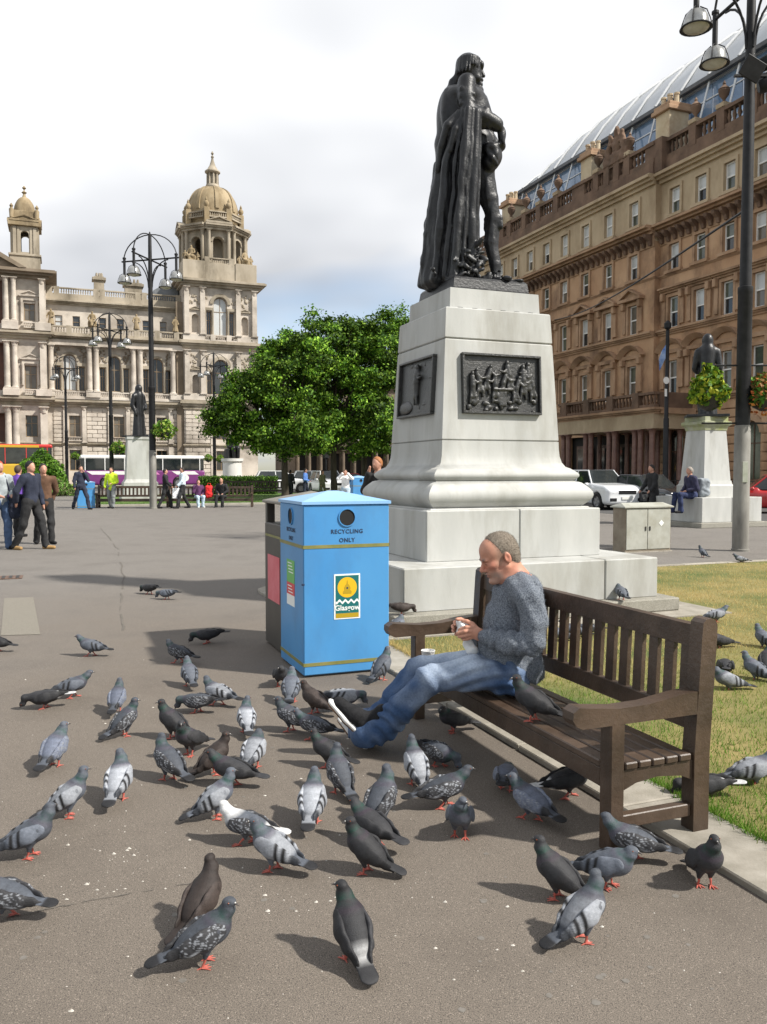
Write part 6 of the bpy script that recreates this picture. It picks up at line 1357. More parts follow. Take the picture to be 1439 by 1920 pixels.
def lamp_post(loc, label, rz=0.0, top=11.55, ring_z=10.4, rad=1.22, grey=True, group='four-armed lamp posts'):
    t = empty('lamp_post', loc, rz, label, 'lamp post', group)
    if grey: MB().lathe([(.17, 0), (.17, .04), (.155, .05), (.152, 2.44), (.14, 2.46)], 16).build('sleeve', M_postg, t, smooth=40)
    MB().lathe([(.138, 2.46 if grey else 0), (.136, 5.0), (.142, 5.01), (.142, 5.12), (.112, 5.14), (.10, 8.6), (.08, ring_z), (.07, top-.2), (.02, top)], 16).build('pole', M_post, t, smooth=40)
    for k in range(4):
        a = k*PI/2+PI/4; c, s_ = math.cos(a), math.sin(a); P = lambda r, z: (r*c, r*s_, z)
        MB().tube([P(.06, ring_z), P(rad+.12, ring_z)], .035, 8).build('arm', M_post, t, smooth=60)
        MB().tube([P(rad*math.cos(q)+.03, ring_z+(top-ring_z-.12)*math.sin(q)) for q in [PI/2*i/8 for i in range(9)]], .024, 6).build('hoop', M_post, t, smooth=60)
        MB().tube([P(.09+(rad*.62)*(1-math.cos(q)), ring_z-1.15+1.1*math.sin(q)) for q in [PI/2*i/7 for i in range(8)]], .024, 6).build('brace', M_post, t, smooth=60)
        lantern(t, rad*c, rad*s_, ring_z-.86)
    return t
def leafy(name, P, size, cols, m_name='leaf', parent=None, flat=.0, loc=(0, 0, 0), aim=None, shade=None):
    n = len(P); a = RNG.normal(0, 1, (n, 3)); a[:, 2] *= (1-flat)
    if aim is not None: a = a*.75+aim
    a /= np.linalg.norm(a, axis=1)[:, None]; b = np.cross(a, RNG.normal(0, 1, (n, 3))); b /= np.linalg.norm(b, axis=1)[:, None]; c = np.cross(a, b)
    s_ = (size*RNG.uniform(.6, 1.35, n))[:, None]; V = np.stack([P-b*s_*.5, P+c*s_*.30+a*s_*.08, P+b*s_*.55, P-c*s_*.30+a*s_*.08], 1).reshape(-1, 3)
    col = np.array(cols)[RNG.integers(0, len(cols), n)]*RNG.uniform(.7, 1.3, (n, 1))
    if shade is not None: col = col*shade[:, None]
    me = np_mesh(name, V, np.arange(4*n).reshape(-1, 4), mat(m_name, (1, 1, 1), attr='col', rough=.6, spec=.2, trans=.16), np.repeat(np.clip(col, 0, 1), 4, 0), smooth=False)
    return link(name, me, parent, loc)
def basket(loc, label, r=.42, cols=((.05, .12, .015), (.10, .20, .02), (.22, .30, .03)), flowers=None, n=900, tall=1.0):
    t = empty('hanging_basket', tuple(loc), 0, label, 'flower basket', 'flower baskets on the lamp posts')
    MB().lathe([(.05, -.30), (.20, -.22), (.28, -.05), (.29, .0)], 14, caps=False).build('bowl', M_iron, t, smooth=50)
    d = RNG.normal(0, 1, (n, 3)); d /= np.linalg.norm(d, axis=1)[:, None]; P = d*(r*RNG.uniform(.45, 1.08, n)**.6)[:, None]; P[:, 2] *= np.where(P[:, 2] > 0, tall, .75); P[:, :2] *= (1-.45*np.clip(P[:, 2:3]/(r*tall), 0, 1)); P[:, 2] += .06
    P += .10*r*np.stack([np.sin(P[:, 2]*17), np.cos(P[:, 0]*19), np.sin(P[:, 1]*15)], 1); leafy('foliage', P, .13*r/.42, cols, 'basket_leaf', t, aim=d*.8)
    if flowers is not None:
        k = n//6; d = RNG.normal(0, 1, (k, 3)); d /= np.linalg.norm(d, axis=1)[:, None]; tag(leafy('flowers', d*r*1.02, .08, flowers, 'petal', t, aim=d), kind='stuff')
    return t
lp = ground(1388, 1033); lamp = lamp_post((lp.x, lp.y, 0), 'tall black lamp post with grey sleeve, its head cropped, beside the dry lawn', R(57), rad=1.16, ring_z=10.77, top=12.0)
for z, y_ in ((3.62, 0), (2.5, 0)):
    MB().tube([(-.80, 0, z), (.80, 0, z)], .018, 6).build('basket_bracket', M_post, lamp).rotation_euler = (0, 0, -R(57))
o = MB().box(-.05, .05, -.165, -.15, 1.35, 1.75, .003).build('notice', mat('faded_notice', (.34, .36, .28), (.42, .43, .36), scale=10, rough=.7), lamp); o.rotation_euler = (0, 0, -R(57))
# floodlights clamped high on the post
for dx, dz, q in ((.22, 9.35, 0), (.20, 8.95, 1), (.42, 9.15, 2)):
    o = MB().lathe([(.10, 0), (.13, .03), (.14, .16), (.15, .20), (.145, .21), (.02, .205)], 14).build('floodlight', M_post, lamp, smooth=40); o.location = (dx, -.12, dz); o.rotation_euler = (R(75), 0, R(20*q))
    MB().lathe([(.005, .215), (.125, .212)], 14, caps=False).build('lens', mat('flood_lens', (.62, .62, .60), rough=.1), o)
mb = MB(); mb.box(-.22, .22, -.02, .02, -.18, .18, .01); o = mb.build('speaker_panel', M_post, lamp); o.location = (-.32, -.1, 9.1); o.rotation_euler = (.4, .35, R(-40)); mb = MB(); mb.box(-.3, .5, -.03, .03, -.02, .02); o = mb.build('clamp', M_post, lamp); o.location = (0, 0, 9.12); o.rotation_euler = (0, 0, -R(57))
basket(at(1330, 742, lp.y-.02), 'bright lime green bushy basket hanging on the tall lamp post before the bronze statue', .37, ((.10, .20, .015), (.22, .32, .02), (.34, .36, .03), (.06, .13, .015)), None, 1500, 1.5)
basket(at(1432, 742, lp.y-.02), 'mixed green and russet basket, cut by the picture edge, on the tall lamp post', .37, ((.06, .17, .02), (.12, .24, .03), (.18, .10, .03)), ((.42, .11, .03), (.5, .2, .05)), 1300, 1.0)
def far_lamp(px, Y, label): p = at(px, 885, Y); return lamp_post((p.x, Y, 0), label, TH+R(8), grey=Y < 40)
far_lamp(287, 35.2, 'black lamp post with complete ring of four lamps, by the dark bench'); far_lamp(210, 52.5, 'black four-armed lamp post standing behind the one in the hi-vis jacket')
far_lamp(126, 72, 'small distant four-armed lamp post behind the round shrub'); far_lamp(403, 70, 'distant lamp post whose head is lost in the tree crown')
for px, py, Y, r, lab in ((308, 808, 35.0, .52, 'leafy green basket on the lamp post with the complete ring'), (222, 840, 52.3, .5, 'green basket low on the middle distance lamp post'), (141, 856, 71.8, .42, 'lime basket beside the small distant lamp post'), (391, 860, 69.8, .4, 'yellow green basket by the post under the tree crown'), (414, 861, 69.8, .4, 'darker green basket on the post under the tree crown')):
    basket(at(px, py, Y), lab, r, ((.07, .17, .02), (.14, .26, .03), (.25, .32, .05)), None, 420, .8)
# slim pole with a blue banner by the hotel
cp = at(1248, 885, 40); cpole = empty('camera_pole', (cp.x, 40, 0), TH, 'slim black pole with a small blue flag and signs in front of the hotel', 'pole')
MB().lathe([(.13, 0), (.13, 4.1), (.10, 4.15), (.085, 8.3)], 12).build('pole', M_post, cpole, smooth=40); MB().lathe([(.05, 8.3), (.16, 8.4), (.17, 8.62), (.05, 8.75)], 12).build('camera', M_post, cpole, smooth=40)
mb = MB(); mb.add([(-.09, 0, 7.6), (-.12, .02, 7.55), (-.52, -.04, 6.9), (-.42, .03, 6.35), (-.12, -.02, 6.95), (-.28, .06, 7.3)], [(0, 1, 5), (1, 2, 5), (2, 3, 4), (2, 4, 5), (0, 5, 4)]); mb.build('flag', mat('blue_flag', (.03, .12, .42), (.35, .45, .60), scale=2.5, rough=.8), cpole)
mb = MB(); disc(mb, -.14, -.12, 5.9, .17, 16, .02); mb.build('round_sign', M_wht, cpole); MB().box(-.20, -.08, -.12, -.10, 5.15, 5.5).build('sign_plate', M_wht, cpole)
# ------------------------------------------------------------------ smaller monuments
def small_statue(name, label, cat, loc, h, rz, seated=False, m=M_brz, wx=1.0):
    s = SDF((-.42*h, -.42*h, 0), (.42*h, .42*h, 1.06*h), h*.016)
    if not seated:
        s.cap((-.02*h, 0, .03*h), (0, 0, .45*h), .15*h, .12*h, .05); s.cap((0, 0, .46*h), (0, 0, .78*h), .125*h, .13*h, .05); s.cap((-.12*h, 0, .78*h), (.12*h, 0, .78*h), .065*h, k=.06)
        s.cap((.09*h, -.1*h, .02*h), (.08*h, -.02*h, .4*h), .05*h, .075*h, .02); s.cap((.09*h, -.1*h, .02*h), (.12*h, -.2*h, .015*h), .03*h, k=.02)
        s.chain([(.16*h, 0, .77*h), (.2*h, -.03*h, .6*h), (.1*h, -.14*h, .55*h)], [.06*h, .05*h, .04*h], .02); s.chain([(-.16*h, 0, .77*h), (-.2*h, .02*h, .6*h), (-.16*h, -.06*h, .44*h)], [.06*h, .055*h, .045*h], .02)
        z = .92*h
    else:
        s.box((0, .05*h, .2*h), (.24*h, .22*h, .2*h), k=.05); s.cap((0, .03*h, .38*h), (0, .0, .70*h), .16*h, .16*h, .06); s.cap((-.14*h, 0, .70*h), (.14*h, 0, .70*h), .075*h, k=.06)
        for q in (-1, 1): s.chain([(q*.09*h, 0, .44*h), (q*.1*h, -.28*h, .42*h), (q*.1*h, -.3*h, .05*h)], [.1*h, .09*h, .07*h], .03); s.chain([(q*.18*h, 0, .68*h), (q*.25*h, -.06*h, .5*h), (q*.16*h, -.22*h, .47*h)], [.06*h, .055*h, .045*h], .02)
        z = .86*h
    s.cap((0, 0, z-.12*h), (0, 0, z), .05*h, k=.02); s.ell((0, -.01*h, z), (.066*h/wx, .074*h/wx, .088*h), k=.02); s.ell((0, -.01*h, z-.03*h), (.05*h/wx, .075*h/wx, .07*h), k=.02)
    s.warp(lambda P: .010*h*np.sin(np.arctan2(P[:, 1], P[:, 0])*8+P[:, 2]*2.5/h)*np.clip((.7*h-P[:, 2])/(.2*h), 0, 1))
    t = empty(name, loc, rz, label, cat); link('figure', s.mesh('figure', m), t, scale=(wx, wx, 1)); MB().box(-.24*h, .24*h, -.2*h, .2*h, -.001, .03*h, .01).build('bronze_base', m, t); return t
# tall pedestal on the far lawn
q = at(262, 885, 44); t = empty('statue_pedestal', (q.x, 44, .05), TH, 'slender white granite pedestal behind the dark bench on the far lawn', 'pedestal')
sq([(.98, 0), (.98, .28), (.90, .30)]).build('base_step', M_gran_w, t); sq([(.86, .30), (.86, .95), (.80, 1.0), (.74, 1.12)]).build('plinth_block', M_gran_w, t); sq([(.72, 1.12), (.62, 3.15), (.66, 3.2), (.66, 3.33)]).build('shaft_block', M_gran_w, t, smooth=20)
small_statue('bronze_statue', 'dark cloaked bronze figure on the slender white pedestal', 'statue', (q.x, 44, 3.38), 2.75, TH+R(40), wx=.74)
q = at(436, 885, 62); t = empty('statue_pedestal', (q.x, 62, .05), TH, 'short round white pedestal beside the tree and hedge', 'pedestal')
MB().lathe([(.95, 0), (.95, .25), (.72, .3), (.70, 2.2), (.82, 2.3), (.82, 2.5)], 20).build('round_shaft', mat('white_granite', (.60, .59, .56), (.68, .67, .64), scale=2, rough=.7), t, smooth=30)
small_statue('bronze_statue', 'seated bronze figure on the short round pedestal', 'statue', (q.x, 62, 2.55), 1.75, TH+R(20), True)
rp = ground(1316, 990); ru, rv = UV(rp); t = empty('statue_pedestal', W(ru+1.08, rv+1.08), TH, 'weathered pale pedestal on a broad block base where the seated man rests', 'pedestal')
MB().box(-1.25, 1.25, -1.25, 1.25, .0, .14, .01).build('base_slab', M_gran_g, t)
for a, b in ((-1.08, -.02), (-.012, 1.08)): MB().box(a, b, -1.08, 1.08, .14, .84, .012).build('base_block', M_gran_w, t)
sq([(.56, .84), (.56, 1.15), (.52, 1.2), (.50, 1.3)]).build('plinth_block', M_gran_w, t); sq([(.485, 1.3), (.385, 2.75)]).build('shaft_block', M_gran_w, t)
sq([(.40, 2.75), (.42, 2.85), (.49, 2.92), (.49, 3.0), (.42, 3.02), (.42, 3.14)]).build('cap_block', mat('mossy_granite', (.36, .36, .30), (.28, .30, .12), scale=3, rough=.8, c3=(.16, .19, .04), scale3=2, amt3=.7), t)
small_statue('bronze_statue', 'bearded bronze figure in a long coat on the weathered pale pedestal', 'statue', tuple(W(ru+1.08, rv+1.08, 3.14)), 2.42, R(165), wx=.70)
# ------------------------------------------------------------------ people
def cloth(name, c, c2=None): return mat('cloth_'+name, c, c2 or tuple(min(1, q*1.5+.008) for q in c), scale=7, rough=.9, bump=.4, bscale=25)
M_sk2 = mat('skin', (.46, .235, .16), (.52, .28, .20), scale=12, rough=.55)
M_hr = {'dark': mat('dark_hair', (.012, .009, .008), (.03, .022, .018), scale=40, rough=.7), 'ginger': mat('ginger_hair', (.28, .10, .03), (.36, .15, .05), scale=40, rough=.7), 'grey': mat('grey_hair', (.22, .19, .16), (.32, .29, .26), scale=40, rough=.8), 'cap': mat('black_cap', (.012, .012, .014), rough=.9), 'brown': mat('brown_hair', (.05, .028, .016), (.08, .05, .03), scale=40, rough=.7), 'red': mat('red_cap', (.42, .05, .02), rough=.8)}
ARM = {'down': [(.27, .02, 1.14), (.27, -.06, .88)], 'front': [(.27, .02, 1.14), (.12, -.24, 1.06)], 'face': [(.25, -.12, 1.16), (.07, -.16, 1.50)], 'back': [(.28, .10, 1.16), (.20, .18, .93)], 'raise': [(.30, -.16, 1.36), (.09, -.26, 1.60)], 'swing': [(.25, -.10, 1.15), (.23, -.27, .98)], 'lap': [(.26, -.04, 1.16), (.10, -.26, 1.04)]}
def person(loc, rz, label, top, legs_m, hair, armR='down', armL='down', stride=.12, seated=False, h=1.72, shoes=None, res=.017, coat=0.0, hands=True, bald=False, lean=0.0, skirt=False):
    t = empty('person', tuple(loc), rz, label, 'person'); k = h/1.72; dz = -.44 if seated else 0.0
    A_ = []
    for sd, nm in ((1, armR), (-1, armL)):
        e, w_ = ARM[nm]; A_.append([(sd*.19, 0, 1.42), (sd*e[0], e[1], e[2]), (sd*w_[0], w_[1], w_[2])])
    if seated: Lg = [[(sd*.10, 0, .93), (sd*.13, -.44, .95), (sd*.12, -.46+.06*sd, .52)] for sd in (1, -1)]
    else: Lg = [[(sd*.10, 0, .92), (sd*(.11+abs(stride)*.2), -sd*stride*.65-.04, .50), (sd*(.11+abs(stride)*.3), -sd*stride*1.25+(.06 if sd*stride < 0 else 0), .085)] for sd in (1, -1)]
    hz_ = 1.635; lo, hi = (-.48, -.62, -.03), (.48, .40, 1.86)
    def lean_post(V):
        V = V.copy(); V[:, 1] -= lean*np.clip(V[:, 2]-.9, 0, 1)**1.3; V[:, 2] += dz; return V*k
    def S_(): return SDF(lo if not seated else (-.48, -.7, .38), hi, res)
    s = S_(); s.ell((0, -.01, hz_), (.072, .088, .108), k=.02); s.ell((0, -.055, hz_-.055), (.05, .045, .055), k=.02); s.cap((0, -.095, hz_+.005), (0, -.108, hz_-.028), .012, .015, .01); s.cap((0, .01, 1.46), (0, 0, 1.58), .055, .05, .02)
    for sd in (-1, 1): s.ell((sd*.073, .005, hz_-.01), (.012, .02, .03), k=.008)
    s.cap((0, 0, .95), (0, 0, 1.38), .12, .13, .05, flat=((0, 1, 0), 1.3)); s.cap((-.14, 0, 1.40), (.14, 0, 1.40), .05, k=.04)
    for a in A_: s.chain(a, [.045, .036, .028], .02); d = (Vector(a[2])-Vector(a[1])).normalized(); s.cap(a[2], tuple(Vector(a[2])+d*.09), .036, .026, .01, flat=((1, 0, 0), 1.5))
    for l in Lg: s.chain(l, [.075, .05, .04], .03)
    link('body', s.mesh('body', M_sk2, post=lean_post), t)
    s = S_(); s.cap((0, 0, .98-coat), (0, 0, 1.18), .165, .155, .04, flat=((0, 1, 0), 1.28)); s.cap((0, 0, 1.18), (0, 0, 1.37), .155, .17, .05, flat=((0, 1, 0), 1.3)); s.cap((-.13, 0, 1.405), (.13, 0, 1.405), .075, k=.05); s.cap((0, .015, 1.43), (0, .015, 1.495), .075, .066, .02)
    for a in A_: e = Vector(a[1])*.12+Vector(a[2])*.88; s.chain([a[0], a[1], tuple(e)], [.078, .064, .054], .025)
    s.warp(lambda P: .010*fbm(P*np.array([1, 1, .6]), 13, 2, hash(label) % 17)); s.cap((0, -.03, 1.47), (0, 0, 1.60), .062, .07, .01, sub=True)
    link('jacket', s.mesh('jacket', top, post=lean_post), t)
    s = S_(); s.cap((-.05, 0, .95), (.05, 0, .95), .135, .135, .04, flat=((0, 1, 0), 1.1))
    for l in Lg: d = (Vector(l[2])-Vector(l[1])).normalized(); s.chain([l[0], l[1], tuple(Vector(l[2])+d*.015)], [.105, .078, .068], .03)
    s.warp(lambda P: .009*fbm(P*np.array([1, 1, .8]), 14, 2, hash(label) % 11)); link('trousers', s.mesh('trousers', legs_m, post=lean_post), t)
    for l in Lg:
        a = Vector(l[2]); b = a+Vector((a.x*.25, -.17, -.045)); s = SDF((a.x-.14, a.y-.3, a.z-.12), (a.x+.14, a.y+.14, a.z+.12), .011)
        s.cap((a.x, a.y+.03, a.z-.045), (b.x, b.y, a.z-.05), .043, .036, .02); s.cap((a.x, a.y, a.z-.03), (a.x, a.y, a.z+.03), .045, .045, .02); s.cut((0, 0, a.z-.085), (0, 0, -1)); link('shoe', s.mesh('shoe', shoes or M_shoe, post=lean_post), t)
    if not bald:
        s = SDF((-.14, -.16, 1.45), (.14, .16, 1.82), .011); s.ell((0, .008, hz_+.014), (.083, .098, .110), k=.02); s.cut((0, -.055, hz_+.055), (0, -1, -.75)); s.cut((0, .02, hz_-.06), (0, -.6, -1)); link('hair', s.mesh('hair', M_hr[hair], post=lean_post), t)
    return t
def bag(loc, rz, label, m, w_=.2, d_=.1, h_=.26, handle=True, name='bag', strap=None):
    t = empty(name, tuple(loc), rz, label, 'bag'); s = SDF((-w_-.05, -d_-.05, -.02), (w_+.05, d_+.05, 2*h_+.05), .014); s.box((0, 0, h_), (w_, d_, h_), k=0, rd=min(d_, w_)*.7); s.warp(lambda P: .012*fbm(P, 12, 2)); link('bag_body', s.mesh('bag_body', m), t)
    if handle: MB().tube([(-.08, 0, 2*h_-.03), (-.06, 0, 2*h_+.09), (.06, 0, 2*h_+.09), (.08, 0, 2*h_-.03)], .012, 6).build('handle', m, t, smooth=60)
    if strap: MB().tube(strap, .018, 6).build('strap', m, t, smooth=60)
    return t
def gp(px, py): q = ground(px, py); return (q.x, q.y, 0)
C = {n: cloth(n, c) for n, c in (('grey', (.26, .29, .30)), ('navy', (.012, .016, .032)), ('black', (.012, .012, .013)), ('leather', (.085, .042, .022)), ('purple', (.10, .04, .26)), ('hivis', (.50, .72, .03)), ('ash', (.17, .18, .18)), ('denim', (.05, .085, .16)), ('paleblue', (.34, .43, .50)), ('paledenim', (.42, .50, .56)), ('white', (.72, .72, .70)), ('blue', (.07, .16, .42)), ('olive', (.10, .10, .05)), ('plum', (.07, .02, .07)), ('check', (.20, .22, .24)))}
M_tan_sh = mat('tan_suede', (.32, .19, .07), (.38, .24, .10), scale=20, rough=.9)
person(gp(2, 1030), R(52), 'person in a pale grey hooded top with a dark bag, cut by the picture edge', C['grey'], C['denim'], 'red', 'front', 'front', .05, h=1.74)
bag(tuple(Vector(gp(30, 1030))+Vector((0, .1, .62))), R(30), 'dark navy shoulder bag hanging at the hip of the grey hooded person', C['navy'], .15, .11, .25, False, strap=[(-.1, 0, .42), (-.16, 0, .66), (-.22, 0, .86)])
person(gp(37, 1006), R(170), 'dark haired person in purple, back turned, behind the grey hooded one', C['purple'], C['black'], 'brown', 'down', 'down', .06, h=1.68)
person(gp(60, 1030), R(72), 'man in black cap, navy top and black trousers with tan shoes', C['navy'], C['black'], 'cap', 'down', 'back', .16, h=1.74, shoes=M_tan_sh)
person(gp(84, 1020), R(35), 'man in a brown leather jacket close behind the man in black cap', C['leather'], C['black'], 'dark', 'back', 'down', .07, h=1.70, coat=.06)
person(gp(153, 955), R(40), 'heavyset person in dark navy, hand at the mouth, legs apart before a blue bin', C['navy'], C['navy'], 'dark', 'face', 'down', .26, h=1.78, coat=.05)
person(gp(210, 953), R(-8), 'person in a bright yellow hi-vis jacket and grey trousers', C['hivis'], C['ash'], 'brown', 'front', 'down', .12, h=1.72, coat=.06)
person(gp(311, 953), R(100), 'slim person all in black walking past the lamp post', C['black'], C['black'], 'dark', 'front', 'swing', .20, h=1.66)
person(gp(343, 953), R(-60), 'person in a pale blue denim jacket carrying a white bag', C['paledenim'], C['black'], 'dark', 'swing', 'down', .22, h=1.72)
q = Vector(gp(334, 953)); bag((q.x, q.y-.12, .42), R(20), 'white carrier bag held by the person in pale blue denim', C['white'], .20, .06, .22)
# far benches with those seated on them
b1 = ground(256, 952); bench((b1.x+.05, b1.y, 0), PI/2+TH*.0+R(6), 'empty dark bench in front of the slender white pedestal', 2.6, 20, group='benches along the far lawn').scale = (1, 1.35, 1.05)
b2 = ground(394, 951); bench((b2.x, b2.y, 0), PI/2+R(6), 'far bench with two people and a red bag on it', 3.0, 20, group='benches along the far lawn').scale = (1, 1.25, 1.02)
b3 = at(476, 935, 52); bench((b3.x, 52, .05), PI/2+R(6), 'bench standing on the grass in front of the clipped hedge', 2.9, 20, group='benches along the far lawn').scale = (1, 1.3, 1.05)
person((at(371, 945, b2.y).x, b2.y+.18, -.02), R(25), 'seated person in a dark plum top and pale jeans on the far bench', C['plum'], C['paleblue'], 'brown', 'lap', 'face', seated=True, h=1.62, shoes=M_sole)
person((at(416, 945, b2.y).x, b2.y+.18, -.02), R(-6), 'bald man in a black suit sitting hunched on the far bench', C['black'], C['black'], 'grey', 'lap', 'lap', seated=True, bald=True, lean=.22)
q = at(393, 945, b2.y+.2); bag((q.x, b2.y+.16, .40), 0, 'bright red bag standing on the far bench between two people', cloth('red', (.60, .02, .02)), .15, .11, .28)
t_ = blue_bin(gp(155, 953), 'small distant blue bin behind the person in navy', False); t_.scale = (1.05, 1.05, .84); t_.location.y += .45
q = at(672, 900, 34); blue_bin((q.x, 34, 0), 'pale blue bin under the trees beside the person in white', False)
q = at(718, 885, 15); person((q.x-.05, 15.0, 0), R(-40), 'ginger bearded man in black behind the pedestal, hand to his ear', C['black'], C['black'], 'ginger', 'down', 'face', .05, h=1.79, lean=.1)
q = at(648, 885, 33); person((q.x, 33, 0), R(0), 'person in white holding up a camera with both hands', C['white'], C['paleblue'], 'brown', 'raise', 'raise', .08, h=1.62, res=.022)
q = at(573, 885, 46); person((q.x, 46, 0), R(80), 'person in a blue top under the trees seen over the bin lids', C['blue'], C['navy'], 'dark', 'front', 'front', .1, res=.025)
q = at(545, 885, 50); person((q.x, 50, 0), R(150), 'small dark figure beside the dark tree trunk', C['black'], C['black'], 'dark', 'down', 'down', .05, res=.025, h=1.65)
q = at(605, 885, 47); person((q.x, 47, 0), R(60), 'person in olive green by the parked white cars', C['olive'], C['olive'], 'brown', 'front', 'down', .1, res=.025, h=1.62)
q = at(1226, 885, 25); person((q.x, 25, 0), R(-75), 'man in black walking behind the beige cabinet, arm forward', C['black'], C['black'], 'dark', 'swing', 'swing', .22, h=1.74, lean=.1)
so = W(ru-.02, rv+.52); person((so.x+.10, so.y, .40), R(-80), 'man in navy with a backpack sitting on the base of the weathered pedestal', cloth('midnight', (.018, .018, .045)), cloth('royal', (.014, .022, .065)), 'grey', 'front', 'lap', seated=True, h=1.70, lean=.12)
bag((so.x+.42, so.y+.02, .84), R(10), 'grey checked backpack behind the man on the pedestal base', C['check'], .17, .14, .27, False, 'backpack')
# ------------------------------------------------------------------ vehicles
M_tyre = mat('tyre_rubber', (.012, .012, .012), (.02, .02, .02), scale=20, rough=.8); M_rim = mat('alloy_rim', (.32, .32, .33), rough=.35, metal=.6)
M_cgl = mat('car_glass', (.012, .016, .018), (.03, .035, .035), scale=1.5, rough=.05, spec=.7); M_lens = mat('head_lens', (.62, .64, .66), rough=.08, spec=.7); M_plate = mat('plate_white', (.70, .70, .66), rough=.5); M_redl = mat('tail_lens', (.45, .01, .01), rough=.2)
WH = {}
def wheels(t, xs, hw, r):
    if r not in WH:
        mb = MB(); mb.lathe([(r*.62, -.10), (r*.92, -.11), (r, -.07), (r, .07), (r*.92, .11), (r*.62, .10)], 20, caps=False); tm = mb.mesh('wheel', M_tyre, smooth=40)
        mb = MB(); mb.lathe([(.02, .06), (r*.2, .075), (r*.25, .05), (r*.6, .06), (r*.64, .095)], 20, caps=False)
        for k in range(5): a = 2*PI*k/5; q = MB().box(r*.12, r*.6, -.035, .035, .05, .085); q.xf(Matrix.Rotation(a, 4, 'Z')); mb.add(q.v, q.f)
        WH[r] = (tm, mb.mesh('rim', M_rim, smooth=40))
    for x in xs:
        for q in (-1, 1): o = link('wheel', WH[r][0], t, (x, q*(hw-.11), r), (-q*PI/2, 0, 0)); link('rim', WH[r][1], o)
def car(loc, rz, label, paint, suv=True, res=.035, group='cars parked round the square'):
    t = empty('parked_car', loc, rz, label, 'car', group); L_, W2, Hh = (4.5, .92, 1.62) if suv else (4.3, .88, 1.42); g = .22; bz = .98 if suv else .86    # front towards +x
    s = SDF((-2.5, -1.05, .1), (2.5, 1.05, 1.2), res); s.box((0, 0, (g+bz)/2), (L_/2-.05, W2, (bz-g)/2), k=0, rd=.16); s.box((1.35, 0, bz-.10), (.85, W2-.06, .16), k=.1, rd=.12, rot=(0, .09, 0)); s.box((2.28, 0, bz+.06), (.5, 1.2, .2), k=.1, rd=.02, rot=(0, .5, 0), sub=True)
    for x in (1.38, -1.32): s.cap((x, -1.3, .34), (x, 1.3, .34), .40, k=.01, sub=True)
    s.box((0, 0, .45), (1.9, .6, .25), k=0, rd=.02); link('body', s.mesh('body', paint), t)
    s = SDF((-2.4, -.95, .7), (1.7, .95, 1.8), res); s.box((-.48 if suv else -.4, 0, (bz+Hh)/2-.02), ((1.62 if suv else 1.48), W2-.12, (Hh-bz)/2+.02), k=0, rd=.12); s.cut((.92, 0, bz), (Hh-bz, 0, .92-(.30 if suv else .28))); s.cut((-1.95 if suv else -1.75, 0, bz), (-(Hh-bz), 0, .33 if suv else .80))
    for q in (-1, 1): s.cut((0, q*(W2-.11), bz), (0, q*.95, .30))
    link('glasshouse', s.mesh('glasshouse', M_cgl), t)
    rx0, rx1 = (-1.62, .30) if suv else (-.95, .28); yr = W2-.11-.316*(Hh-bz)+.0
    MB().box(rx0, rx1, -yr, yr, Hh-.05, Hh+.012, .02).build('roof', paint if not suv else M_shoe, t, smooth=40)
    for q in (-1, 1):
        MB().tube([(.92, q*(W2-.10), bz-.02), (rx1-.02, q*yr, Hh-.03)], .035, 6).build('pillar', paint, t); MB().tube([(-.45, q*(W2-.105), bz-.02), (-.5, q*yr, Hh-.03)], .035, 6).build('pillar', paint, t); MB().tube([(-1.95 if suv else -1.75, q*(W2-.14), bz-.02), (rx0, q*yr, Hh-.03)], .05, 6).build('pillar', paint, t); MB().tube([(rx0, q*yr, Hh-.01), (rx1, q*yr, Hh-.01)], .03, 6).build('roof_rail', paint, t)
        MB().box(.72, .86, q*(W2+.02), q*(W2+.17), bz, bz+.12, .03).build('door_mirror', paint, t, smooth=40)
        s = SDF((1.7, min(q*.4, q*1.0), .5), (2.4, max(q*.4, q*1.0), 1.0), .02); s.ell((2.02, q*.70, bz-.22), (.22, .17, .075), k=0, rot=(0, .25, -q*.45)); link('headlight', s.mesh('headlight', M_lens), t)
        MB().box(2.10, 2.215, q*.48, q*.80, .36, .50, .02).build('foglight_recess', M_shoe, t); MB().box(-2.23, -2.1, q*.55, q*.82, bz-.25, bz-.05, .02).build('taillight', M_redl, t)
    MB().box(2.10, 2.225, -.42, .42, bz-.33, bz-.17, .02).build('grille', M_shoe, t); MB().box(2.2, 2.232, -.26, .26, .44, .55).build('number_plate', M_plate, t); wheels(t, (1.38, -1.32), W2, .34)
    return t
M_cwhite = mat('white_car_paint', (.70, .71, .72), (.74, .75, .76), scale=1, rough=.22, coat=.6); M_cblack = mat('black_car_paint', (.010, .010, .012), (.016, .016, .018), scale=1, rough=.18, coat=.7); M_csil = mat('silver_car_paint', (.42, .44, .46), rough=.3, coat=.5, metal=.3); M_cred = mat('red_car_paint', (.38, .02, .02), rough=.25, coat=.5)
q = at(1120, 940, 35.6); car((q.x, 35.6, .004), R(-72), 'white parked car with dark roof between the big pedestal and a black car', M_cwhite)
q = at(1214, 935, 34.5); car((q.x, 34.5, .004), R(-66), 'low black car parked ahead of the white one, behind the man in black', M_cblack, False)
